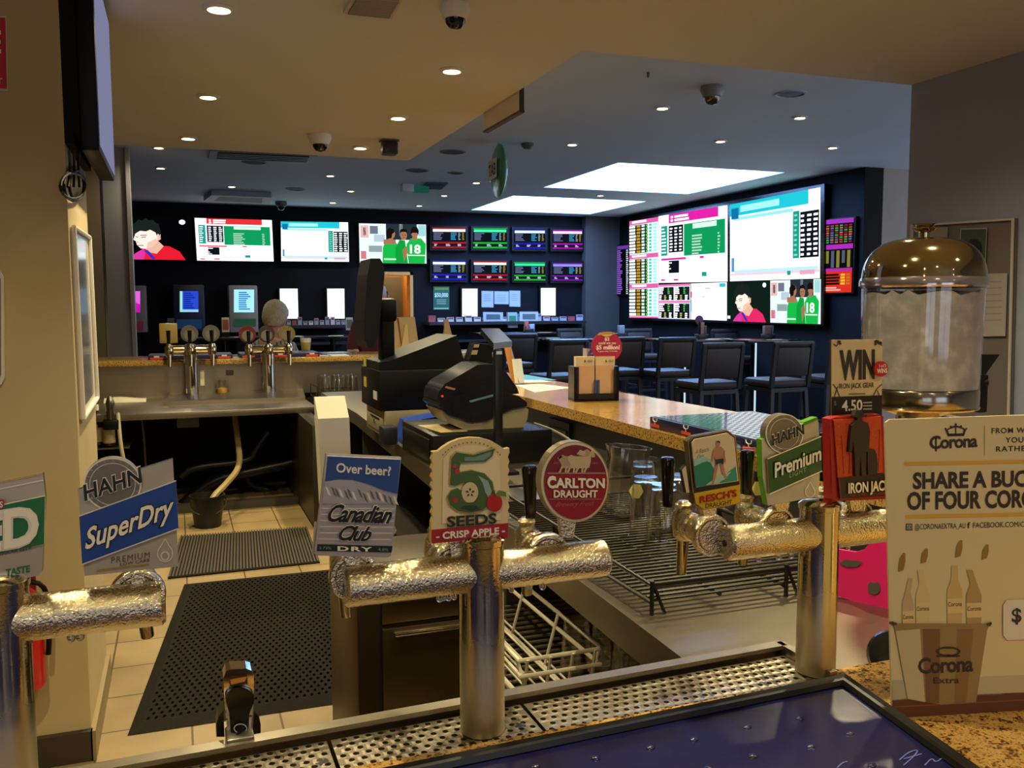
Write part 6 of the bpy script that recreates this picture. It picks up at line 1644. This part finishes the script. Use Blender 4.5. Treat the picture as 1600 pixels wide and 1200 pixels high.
for k in range(5): a = -math.pi/2+k*2*math.pi/5; m.pp(PB_, [(732+2*math.cos(a), 768+2*math.sin(a)), (732+5*math.cos(a-.35), 768+5*math.sin(a-.35)), (732+8*math.cos(a), 768+8*math.sin(a)), (732+5*math.cos(a+.35), 768+5*math.sin(a+.35))], P('#3a1c10', .4), .0053)
m.slab(PB_, circ(770, 784, 12, 14, 22), .004, P('#b01418', .25, coat=.5), None, .0056); m.pp(PB_, [(770, 772), (776, 764), (787, 767), (788, 774), (778, 773)], P('#5a7a28', .4), .0062); m.line(PB_, (770, 774), (769, 765), 1.6, P('#3a2412', .4), .0062)
for i in range(17):
    a = math.pi*1.19+i*math.pi*.62/16
    m.pp(PB_, circ(736+54*math.cos(a), 735+44*math.sin(a), 1.2, 1.2, 6), P('#7a5a30', .5), .0014)
bracket(m, 715, 842, 870, 11); m.build('badge', tc, smooth=False)['label'] = 'cream badge with a large green numeral and a red apple'
m = MB()
o55 = circ(898, 753, 54, 63.5, 48)
m.slab(PB_, o55, .012, P('#d8cdb0', .35, .2), P('#8a8068', .3, .6)); m.rim(PB_, circ(898, 753, 54, 63.5, 48), 1.4, GOLD, .0005)
m.slab(PB_, circ(898.5, 753, 49, 58, 48), .0015, P('#8e0c1c', .28, coat=.4), None, .0018)
m.pp(PB_, [(852, 738)]+circ(898.5, 753, 49, 58, 30, math.pi+.26, 2*math.pi-.26)+[(946, 738)], P('#6e0a16', .3, coat=.4), .0022)
H1 = P('#c0a884', .4)
for du in (0, 14):
    m.slab(PB_, [(871+du, 713), (877+du, 710), (882+du, 712), (893+du, 713), (903+du, 712), (908+du, 705), (916+du*.6, 701), (922+du*.3, 706), (925+du*.2, 713), (920+du*.3, 714), (917+du*.3, 711), (914+du*.5, 720), (910+du*.6, 730), (893+du*.6, 731), (877+du, 731), (874+du, 722), (871+du, 718)], .001, H1 if du else P('#a89070', .4), None, .0030+du*.00003)
for k in range(7): u = 874+k*6.4; m.line(PB_, (u+3, 727), (u+(1 if k % 2 else -2), 737.5), 3, H1, .0034)
m.slab(PB_, [(899, 709), (904, 702), (913, 705), (911, 712)], .001, H1, None, .0036); m.line(PB_, (876, 712), (870, 716), 3, H1, .003)
m.line(PB_, (854, 738.5), (944, 738.5), 1.2, P('#c8a0a0', .4), .003); m.line(PB_, (856, 779), (938, 779), .9, P('#b87880', .4), .003)
m.txt(PB_, 'CARLTON', (853, 760.5), (942, 761), (853, 745.5), IVORY, .003, .03, .0015); m.txt(PB_, 'C', (853, 761), (866, 761), (853, 742.5), IVORY, .0031, .03, .0015)
m.txt(PB_, 'DRAUGHT', (863, 776), (931, 776), (863, 764.5), IVORY, .003, .02, .0013); m.txt(PB_, 'Brewery Fresh', (866, 791), (925, 789), (868, 783), P('#b0606c', .4), .003, -.005, 0, .4)
m.txt(PB_, 'EST', (864, 724), (873, 724), (864, 721.5), P('#a86a70', .4), .003); m.txt(PB_, '1864', (922, 724), (932, 724), (922, 721.5), P('#a86a70', .4), .003)
bracket(m, 890, 812, 842, 13); m.build('badge', tc, smooth=False)['label'] = 'round red badge with a cream rim and pale horses'
sh_ = [PB_(u, v, -.0) for u, v in ((744, 880), (770, 878), (769, 915), (758, 932), (746, 918))]
# ---- right font
xr = ay(1275, 1000, YB).x
tr_ = font('beer font with the surfer, green and orange badges beside the tall white card', xr, ay(1132, 848, YB).x, ay(1430, 800, YB).x, ay(1275, 833, YB).z)
tap(tr_, (1120, 840), (1043, 786, 1043, 714)); tap(tr_, (1222, 812), (1166, 784, 1168, 703)); tap(tr_, (1348, 796), (1286, 746, 1291, 676))
m = MB()
m.slab(PB_, [(1074, 690), (1082, 682), (1136, 672), (1148, 681), (1156, 754), (1155, 786), (1140, 790), (1098, 797), (1084, 788), (1081, 764)], .008, P('#2a2418', .35), P('#3a3428', .35))
m.rim(PB_, [(1074, 690), (1082, 682), (1136, 672), (1148, 681), (1156, 754), (1155, 786), (1140, 790), (1098, 797), (1084, 788), (1081, 764)], 1.6, GOLD, .001)
m.slab(PB_, [(1067, 735), (1073, 728), (1079, 770), (1074, 771)], .006, P('#c8ba90', .5), BLK, -.002)
m.slab(PB_, [(1079, 692), (1084, 686), (1135, 676), (1145, 684), (1152, 751), (1086, 761)], .002, P('#d0bc94', .5), None, .0024)
m.pp(PB_, [(1081, 726), (1094, 717), (1108, 722), (1116, 738), (1112, 757), (1085.5, 760)], P('#1d7a5c', .5), .003); m.pp(PB_, [(1082, 718), (1096, 712), (1109, 718), (1095, 722), (1082, 728)], P('#8cbcae', .5), .0033)
m.pp(PB_, [(1122, 754), (1134, 738), (1147, 728), (1150, 750)], P('#2f8a6c', .5), .003); m.pp(PB_, [(1100, 757), (1118, 744), (1140, 736), (1130, 748), (1112, 756)], P('#a0c4ac', .5), .0034)
SKN = P('#b47858', .5)
m.pp(PB_, [(1112, 702), (1116, 697), (1124, 697), (1130, 704), (1128, 712), (1127, 720), (1115, 720), (1113, 712), (1110, 722), (1108.5, 720)], SKN, .0038); m.pp(PB_, circ(1119, 692.5, 3.2, 4, 12), SKN, .0038); m.pp(PB_, [(1116, 691), (1117, 688), (1121, 688), (1122.5, 692), (1119, 690)], P('#2a1a12', .5), .0042)
m.pp(PB_, [(1128, 704), (1131, 718), (1130, 724), (1127.5, 716)], SKN, .0038)
m.pp(PB_, [(1114.5, 717), (1127.5, 715), (1127, 725), (1121, 722), (1115, 726)], P('#1c2a3a', .5), .0042)
m.pp(PB_, [(1115, 725), (1120, 722), (1115, 745), (1112, 757), (1109, 757), (1111, 742)], SKN, .0038); m.pp(PB_, [(1122, 722), (1127, 724), (1130, 737), (1134, 748), (1130, 747), (1125, 737)], SKN, .0038)
m.txt(PB_, 'A Resch', (1084, 709), (1105, 704), (1084, 702), P('#8a7450', .5), .003, 0, 0, .2); m.txt(PB_, 'Day', (1087, 717), (1098, 714), (1087, 710), P('#8a7450', .5), .003, 0, 0, .2)
m.slab(PB_, [(1082.5, 770), (1154, 756.5), (1154, 784), (1140, 788), (1098, 795), (1085, 786)], .002, P('#c8a010', .4), GOLD, .0028)
m.txt(PB_, "RESCH'S", (1090.5, 785), (1148, 774), (1090.5, 774), P('#a01c14', .4), .0034, .02, .001); m.txt(PB_, 'DRAUGHT', (1099.5, 793), (1141, 786.5), (1099.5, 786), P('#3a2a08', .4), .0034, .01)
bracket(m, 1112, 792, 808, 12); m.build('badge', tr_, smooth=False)['label'] = 'framed surfer picture badge with a yellow name plate'
m = MB()
LG, DG = P('#4f8a1c', .35), P('#0e4a24', .3, coat=.3)
m.slab(PB_, [(1190, 687), (1199, 683), (1276, 652), (1279, 660), (1281, 735), (1279, 776), (1200, 790), (1192, 746)], .010, SIL, LG)
m.slab(PB_, [(1254, 660), (1276, 651.5), (1277, 656), (1255, 665)], .008, LG, LG, .001)
m.slab(PB_, [(1196, 716), (1280, 681), (1281, 735), (1199, 771)], .003, DG, GOLD, .0034); m.line(PB_, (1196, 716), (1280, 681), 1.6, SILB, .004); m.line(PB_, (1199, 771), (1281, 735), 1.6, SILB, .004)
m.slab(PB_, circ(1224, 677.5, 29.5, 31, 36), .010, SILD, SILD, .0016); m.rim(PB_, circ(1224, 677.5, 29.5, 31, 36), 1.6, SILB, .002); m.rim(PB_, circ(1224, 677.5, 23, 24, 36), .7, SILB, .002)
for k in range(16): a = 2*math.pi*k/16; m.line(PB_, (1224+24.5*math.cos(a), 677.5+26*math.sin(a)), (1224+27*math.cos(a), 677.5+28.5*math.sin(a)), 1.1, SIL, .002)
for mt, b_, lf in ((SILB, .055, .0022), (INK, .02, .0030)): m.txt(PB_, 'HAHN', (1204, 695), (1253, 677), (1203, 679), mt, lf, b_, .0013)
for mt, b_, lf in ((P('#0a2a14', .3), .05, .0040), (IVORY, .018, .0047)): m.txt(PB_, 'Premium', (1206, 745), (1278, 717), (1206, 722), mt, lf, b_, .0010)
m.txt(PB_, 'LIGHT', (1230, 745.5), (1256, 736), (1230, 738), P('#8ab08a', .4), .0042, 0, 0, 0, 1.2); m.rim(PB_, [(1265, 752)]+circ(1265, 768, 8, 9, 14, -.9, math.pi+.9), 1.2, SILB, .001)
bracket(m, 1226, 786, 800, 12); m.build('badge', tr_, smooth=False)['label'] = 'green badge with a silver seal'
m = MB()
OR_, RDD, DK_ = P('#b8401c', .6), P('#9a1414', .4), P('#2c241e', .45)
m.slab(PB_, [(1297, 655), (1306, 652), (1374, 647), (1380, 651), (1384, 780), (1300, 783)], .014, RDD, RDD)
m.slab(PB_, [(1301, 656), (1374, 650), (1377, 738), (1307, 746)], .002, OR_, None, .0024)
rnd = random.Random(2)
for k in range(70):
    u, v = rnd.uniform(1304, 1372), rnd.uniform(660, 736); m.pp(PB_, circ(u, v, 1.6, 1.2, 6), P('#c85428', .6) if k % 2 else P('#9c3414', .6), .0027)
man = [(1328, 648), (1331, 640), (1340, 640), (1344, 648), (1340, 652), (1340, 656), (1350, 660), (1353, 672), (1352, 690), (1351, 705), (1347, 704), (1347, 690), (1347, 710), (1346, 742), (1340, 742), (1338, 712), (1336, 742), (1330, 742), (1329, 708), (1327, 690), (1324, 706), (1320, 705), (1322, 680), (1324, 664), (1333, 656), (1333, 652)]
m.slab(PB_, man, .006, DK_, DK_, .007); m.pp(PB_, [(1325, 648), (1348, 647), (1348, 650), (1325, 651)], DK_, .0072)
m.slab(PB_, [(1350, 704), (1353, 700), (1361, 701), (1364, 708), (1366, 722), (1365, 740), (1351, 741), (1350, 722)], .005, DK_, DK_, .006)
m.line(PB_, (1326, 663), (1324, 740), 1.0, P('#5a2010', .5), .0028); m.line(PB_, (1312, 680), (1316, 740), 1.0, P('#5a2010', .5), .0028); m.line(PB_, (1372, 670), (1370, 736), 1.0, P('#5a2010', .5), .0028)
m.slab(PB_, [(1307, 746), (1380, 739), (1382, 774), (1310, 779)], .0022, P('#2a1c18', .4), None, .0030); m.rim(PB_, [(1307, 746), (1380, 739), (1382, 774), (1310, 779)], 1.2, RDD, .0034)
for mt, b_, lf in ((INK, .05, .0034), (IVORY, .02, .0042)): m.txt(PB_, 'IRON JACK', (1321, 769.5), (1386, 764), (1321, 753.5), mt, lf, b_, .0010)
m.txt(PB_, 'FULL STRENGTH LAGER', (1326, 775), (1380, 771.5), (1326, 771), P('#a03020', .4), .0036, .0)
bracket(m, 1345, 778, 800, 14); m.build('badge', tr_, smooth=False)['label'] = 'red and orange badge with a dark standing man and dog'
# price card rising behind that badge
WP = PY(YB+.022)
m = MB()
m.slab(WP, [(1299, 531), (1379, 530), (1377, 655), (1377, 700), (1299, 700), (1299, 655)], .003, P('#c9b387', .5), P('#3a3020', .5))
IK = P('#2c2620', .5)
m.txt(WP, 'WIN', (1311, 591.5), (1366, 589.5), (1311, 547.5), IK, .001, .045); m.txt(WP, 'IRON JACK GEAR', (1310, 607), (1365, 605), (1310, 599), IK, .001, .01)
m.pp(WP, [(1325, 615), (1351, 614.3), (1351, 615.6), (1325, 616.2)], IK, .001)
for c0, pts in ((0, [(1301, 537), (1306, 541), (1310, 535), (1313, 533)]), (1, [(1378, 540), (1371, 536), (1366, 534)]), (2, [(1301, 600), (1307, 608), (1311, 620)]), (3, [(1303, 620), (1306, 610), (1308, 604)]), (4, [(1377, 600), (1369, 608), (1364, 618)]), (5, [(1374, 620), (1370, 610)])):
    for a, b in zip(pts, pts[1:]): m.line(WP, a, b, 1.3, IK, .001)
for u, v, r_ in ((1310, 534, 3), (1312, 537, 2), (1369, 534, 4), (1374, 536, 3.5), (1367, 538, 2)): m.pp(WP, circ(u, v, r_, r_*.8, 7), IK, .0012)
m.pp(WP, [(1299, 620), (1377, 617.5), (1377, 655), (1299, 655)], P('#1c1715', .4), .001); m.txt(WP, '$', (1302, 633), (1305, 633), (1302, 626), P('#8a8478', .5), .0015)
m.txt(WP, '4.50', (1314, 642), (1346, 640.5), (1314, 625), P('#e0dccc', .5), .0016, .02)
for k in range(3): m.pp(WP, [(1347, 628+k*5), (1361, 627.6+k*5), (1361, 629.6+k*5), (1347, 630+k*5)], P('#a8a294', .5), .0016)
m.build('price_card', tr_, smooth=False)['label'] = 'cream and black price card behind the orange badge'
m = MB(); WPd = PY(YB+.014)
m.slab(WPd, circ(1377, 576.5, 10.8, 12, 30), .002, P('#b81e22', .4)); m.txt(WPd, '1of3', (1372.5, 574), (1383, 573.5), (1372.5, 569), IVORY, .0015, .0); m.txt(WPd, 'WINS', (1369, 583), (1385, 582), (1369, 576), IVORY, .0015, .03); m.build('red_sticker', tr_, smooth=False)
m = MB(); m.slab(PY(YB+.03), [(1335, 690), (1345, 690), (1345, 800), (1335, 800)], .004, SILD); m.build('card_stem', tr_, smooth=False)

# ---------------------------------------------------------------- tall white card on the bar
p0, p1 = az(1394, 1122, C), az(1590, 1110, C)
kd = (p1-p0); kd.z = 0; kd.normalize()
CN = Vector((kd.y, -kd.x, 0))
CP = Pl(p0, CN)
t = thing('promotion_card', 'tall white card with a bucket of beers standing on the granite bar', 'sign', p0)
CW_ = P('#c6b588', .45)
def skew(u, v):                       # the card's own straight edges
    return (u, v)
corner = [(1383, 668), (1384, 660), (1390, 655.5)]
m = MB(); m.slab(CP, corner+[(1700, 645), (1706, 655), (1706, 1122), (1394, 1122)], .0025, CW_, P('#b8a878', .5))
CI = P('#241c16', .5); CG = P('#c8962c', .5)
m.txt(CP, 'Corona', (1452, 701), (1527, 697.5), (1452, 681), CI, .0006, .028, 0, 0, .92); m.line(CP, (1462, 683), (1462, 705), 2.6, CI, .0006)
m.rim(CP, [(1480, 680), (1477, 672), (1482, 669), (1487, 666), (1493, 664.5), (1500, 666), (1506, 669), (1509, 672), (1506, 680)], 3.4, CI, .0006)
for u, v in ((1477, 670), (1485, 666.5), (1493, 663), (1501, 666), (1509, 670)): m.pp(CP, circ(u, v, 1.7, 1.7, 8), CI, .0007)
m.pp(CP, [(1480, 677.5), (1506, 677), (1506, 681), (1480, 681.5)], CI, .0006); m.line(CP, (1493, 668), (1493, 678), 1.6, CI, .0006)
m.line(CP, (1538, 665), (1538, 711), .8, P('#8a7a58', .5), .0006)
m.txt(CP, 'FROM WHERE', (1549, 677), (1632, 675), (1549, 668.5), CI, .0006, .01, 0, 0, 1.15); m.txt(CP, "YOU'D", (1571, 691.5), (1612, 690.5), (1571, 683), CI, .0006, .01, 0, 0, 1.15); m.txt(CP, 'RATHER BE', (1556, 705.5), (1632, 703.5), (1556, 697), CI, .0006, .01, 0, 0, 1.15)
m.pp(CP, [(1413, 722), (1668, 717), (1668, 722), (1413, 727.5)], CG, .0006); m.pp(CP, [(1415, 804.5), (1668, 799.5), (1668, 804.5), (1415, 810)], CG, .0006)
m.txt(CP, 'SHARE A BUCKET', (1426, 763), (1655, 758), (1426, 738), CI, .0006, .035); m.txt(CP, 'OF FOUR CORONAS', (1417, 795.5), (1668, 790), (1417, 768.5), CI, .0006, .035)
m.rim(CP, [(1415, 818), (1425, 818), (1425, 828.5), (1415, 828.5)], 2, CI, .0006); m.rim(CP, circ(1420, 823.5, 2.8, 2.8, 12), 1, CI, .0006)
m.txt(CP, '@CORONAEXTRA_AU', (1429, 827), (1508, 825), (1429, 818.5), CI, .0006); m.txt(CP, 'f', (1511, 825), (1515.5, 825), (1511, 815.5), CI, .0006, .02); m.txt(CP, 'FACEBOOK.COM/CORONAEXTRA', (1520, 824.5), (1662, 821.5), (1520, 816), CI, .0006)
B1, B2, B3, WDK, LIME_ = P('#b09a70', .5), P('#8a7044', .5), P('#6a4a26', .5), P('#5a2c14', .5), P('#8a6a24', .5)
m.pp(CP, [(1394, 1093), (1422, 1090), (1525, 1084), (1706, 1078), (1706, 1108), (1560, 1112), (1440, 1121), (1394, 1121)], WDK, .0006); m.line(CP, (1396, 1104), (1700, 1088), 2, P('#7a4420', .5), .0008)
m.pp(CP, [(1394, 1063), (1418, 1062), (1422, 1092), (1394, 1094)], P('#a89c7c', .5), .0006); m.pp(CP, [(1526, 1058), (1706, 1050), (1706, 1080), (1524, 1086)], P('#b0a27e', .5), .0006)
for u, vt, w, tilt, cl in ((1418, 925, 9, 4, B1), (1441, 912, 11, -4, P('#c4ac78', .5)), (1491, 905, 12, 0, P('#b89c64', .5)), (1521, 912, 12, -7, P('#a08450', .5))):
    m.pp(CP, [(u-w*.4-tilt*-1, vt-22), (u+w*.4+tilt, vt-22), (u+w*.45, vt), (u+w, vt+18), (u+w*.95, 980), (u-w*.95, 980), (u-w, vt+18), (u-w*.45, vt)], cl, .0008)
    m.pp(CP, [(u-w, vt+30), (u+w, vt+29), (u+w*.95, vt+52), (u-w*.95, vt+53)], P('#c8b078', .5), .0010); m.txt(CP, 'Corona', (u-w*.9, vt+42), (u+w*.9, vt+41), (u-w*.9, vt+35), P('#4a3818', .5), .0012, .01)
for u, v, h_ in ((1408, 878, 15), (1443, 868, 12), (1497, 857, 14), (1538, 862, 12)):
    m.pp(CP, [(u-5, v+h_), (u-3, v-h_*.3), (u+3, v-h_), (u+6, v-h_*.9), (u+6, v), (u+3, v+h_*.8)], LIME_, .0010)
m.pp(CP, [(1394, 973), (1546, 974), (1541, 985), (1524, 1096), (1470, 1100), (1417, 1091), (1398, 985)], B2, .0013); m.pp(CP, [(1398, 985), (1436, 982), (1444, 1096), (1417, 1091)], P('#b4a47e', .5), .0015); m.pp(CP, [(1494, 982), (1520, 982), (1508, 1098), (1490, 1099)], P('#7a5a34', .5), .0015); m.pp(CP, [(1440, 982), (1468, 982), (1466, 1098), (1446, 1096)], B3, .0014)
m.rim(CP, [(1392, 970), (1548, 971), (1546, 978), (1394, 977)], 2, P('#5a4020', .5), .0017); m.line(CP, (1388, 972), (1400, 974), 4, P('#4a3418', .5), .0017); m.line(CP, (1540, 975), (1548, 973), 4, P('#4a3418', .5), .0017)
m.txt(CP, 'Corona', (1433, 1051), (1519, 1047), (1433, 1027), CI, .0019, .028, 0, 0, .92); m.txt(CP, 'Extra', (1457, 1066.5), (1497, 1066), (1457, 1057), CI, .0019, .01)
m.rim(CP, circ(1480, 1017, 19, 8, 18), 4, CI, .0019); m.line(CP, (1462, 1024), (1498, 1024), 3, CI, .0019)
m.slab(CP, [(1571, 937)]+[(1566, 945), (1566, 992), (1572, 999), (1690, 996), (1690, 932)], .0005, P('#c9c0ae', .5), None, .0016); m.txt(CP, '$', (1579, 971), (1594, 970.5), (1579, 949), CI, .0022, .02)
m.build('printed_face', t, smooth=False)
m = MB(); b0, b1 = p0-CN*.003, p0+kd*.20-CN*.003
tp0 = CP(1384, 662)-CN*.003
m.prism([b0+kd*.12-CN*.001, b0+kd*.18-CN*.001, b0+kd*.18-CN*.075, b0+kd*.12-CN*.075], (0, 0, .002), CW_)
m.prism([p0+kd*.12-CN*.075, p0+kd*.18-CN*.075, p0+kd*.18-CN*.004+Vector((0, 0, .20)), p0+kd*.12-CN*.004+Vector((0, 0, .20))], CN*.002, CW_); m.build('back_strut', t, smooth=False)

# ---------------------------------------------------------------- ice dispenser on the counter
dx_, dy_ = 1.725, 1.73
D0 = Vector((dx_, dy_, 0))
dd = (Vector((dx_, dy_, 1.3))-EYE).dot(FW)
def zat(v): # height on the dispenser's axis
    lo_, hi_ = 1.0, 2.0
    for _ in range(40):
        z = (lo_+hi_)/2; w = Vector((dx_, dy_, z))-EYE
        vv = 600-F*w.dot(UP)/w.dot(FW)
        if vv > v: lo_ = z
        else: hi_ = z
    return lo_
R_ = 91.0*dd/F*.985
t = thing('ice_dispenser', 'tall clear dispenser full of crushed ice under a shiny domed lid', 'dispenser', D0+Vector((0, 0, 1.05)))
zb_, zj, zr, zl, zk, zf = zat(636), zat(605), zat(447), zat(440), zat(374), zat(349)
m = MB(); m.lathe(D0, [(R_*.55, 1.05), (R_*.55, 1.06), (R_*.36, 1.075), (R_*.36, zb_-.02), (R_*.7, zb_-.004), (R_*.86, zb_)], P('#b4aa98', .2, 1.0), n=48); m.build('pedestal', t)
m = MB(); m.lathe(D0, [(R_*.94, zb_), (R_*.955, zb_+.004), (R_*.955, zj-.004), (R_*.94, zj)], P('#a59c8c', .16, 1.0), n=56); m.lathe(D0, [(R_*.956, zb_+.001), (R_*.968, zb_+.004), (R_*.956, zb_+.008)], GOLDCHROME, n=56, cap0=False, cap1=False); m.build('base_band', t)
m = MB(); m.lathe(D0, [(R_*.95, zj), (R_*.985, zr-.01), (R_*.985, zr)], THIN, n=56, cap0=False, cap1=False); m.build('jar', t)
m = MB()
rg = []
rnd = random.Random(9)
for k in range(17):
    z = zj+.002+(zr-.022-zj)*k/16; r0_ = R_*(.925+.035*k/16)
    rg.append([D0+Vector((r0_*(1+rnd.uniform(-.008, .006))*math.cos(2*math.pi*j/44), r0_*(1+rnd.uniform(-.008, .006))*math.sin(2*math.pi*j/44), z+(rnd.uniform(-.006, .010) if k == 16 else 0))) for j in range(44)])
for f in (.7, .4, .1): rg.append([D0+Vector((R_*.95*f*math.cos(2*math.pi*j/44), R_*.95*f*math.sin(2*math.pi*j/44), zr-.018+rnd.uniform(-.006, .008))) for j in range(44)])
m.rings(rg, ICE); ic = m.build('crushed_ice', t); ic['kind'] = 'stuff'
m = MB(); m.lathe(D0, [(R_*1.0, zr-.004), (R_*1.03, zr), (R_*1.03, zr+.012), (R_*1.01, zr+.020), (R_*.99, zr+.020)], P('#b8b0b8', .12, .9), n=56, cap0=False, cap1=False); m.build('lid_ring', t)
m = MB(); hl = zk-(zr+.018)
m.lathe(D0, [(R_*1.0, zr+.018), (R_*.995, zr+.022)]+[(R_*.99*math.cos(a)**.62, zr+.022+hl*math.sin(a)) for a in [math.pi/2*i/18 for i in range(1, 18)]]+[(R_*.10, zk)], P('#b8a880', .07, 1.0), n=64); m.build('lid', t)
m = MB(); m.lathe(D0, [(R_*.13, zk-.002), (R_*.09, zk+.004), (R_*.09, zk+.016), (R_*.15, zk+.020), (R_*.20, zk+.027), (R_*.14, zk+.031), (R_*.20, zf-.002), (R_*.04, zf)], P('#c4b48c', .10, 1.0), n=28); m.build('knob', t)
m = MB(); sdv = Vector((RT.x, RT.y, 0)).normalized(); e = D0+sdv*R_*.86
zt_ = zat(598)
m.cyl(e+Vector((0, 0, zt_)), e+sdv*.045+Vector((0, 0, zt_)), .012, BLK, n=14); m.box(e+sdv*.03+Vector((-.012, -.012, zt_-.075)), e+sdv*.03+Vector((.014, .014, zt_+.02)), BLK, .004)
h0 = e+sdv*.03+Vector((0, 0, zt_+.02)); m.prism([h0+sdv*-.012, h0+sdv*.012, h0+sdv*.045+Vector((0, 0, .05)), h0+sdv*-.02+Vector((0, 0, .05))], (.012, .012, 0), BLK); m.build('spout', t)

# ---------------------------------------------------------------- notice board on the mauve wall
NB = PX(3.565)
t = thing('notice_board', 'white-framed grey notice board on the mauve wall behind the ice dispenser', 'notice board', NB(1510, 640))
q_ = [(1426, 351), (1588, 341), (1580, 668), (1426, 640)]
m = MB(); m.slab(NB, q_, .012, P('#6a6260', .6)); m.build('board', t, smooth=False)
m = MB()
for a, b in zip(q_, q_[1:]+q_[:1]): m.prism([NB(*a, .010)+Vector((0, 0, 0)), NB(*b, .010)]+[NB(b[0]+(1507-b[0])*.045, b[1]+(500-b[1])*.02, .010), NB(a[0]+(1507-a[0])*.045, a[1]+(500-a[1])*.02, .010)], (-.006, 0, 0), P('#bdb6b0', .4))
m.build('frame', t, smooth=False)
for px, mt, s_ in (([(1504, 357), (1546, 356), (1543, 424), (1500, 426)], P('#3f4a48', .3), 'dark poster in a pale sleeve pinned on the notice board'), ([(1536, 428), (1577, 427), (1574, 525), (1532, 526)], P('#a39c9a', .6), 'tall white notice pinned low on the notice board'), ([(1456, 356), (1484, 355), (1483, 372), (1455, 372)], P('#8a8482', .6), 'small white note pinned near the top of the notice board')):
    m = MB(); m.slab(NB, px, .002, mt, None, .013)
    if 'poster' in s_: m.pp(NB, circ(1525, 388, 13, 15, 18), P('#15181a', .4), .0135); m.rim(NB, px, 2.4, P('#8f9a98', .3), .0136)
    if 'tall' in s_:
        for i in range(7): m.pp(NB, [(1541, 440+i*10), (1569, 439+i*10), (1569, 440.4+i*10), (1541, 441.4+i*10)], P('#8a8482', .6), .0135)
    tag(m.build('notice', loc=NB(*px[3], .013), smooth=False), s_, 'notice')
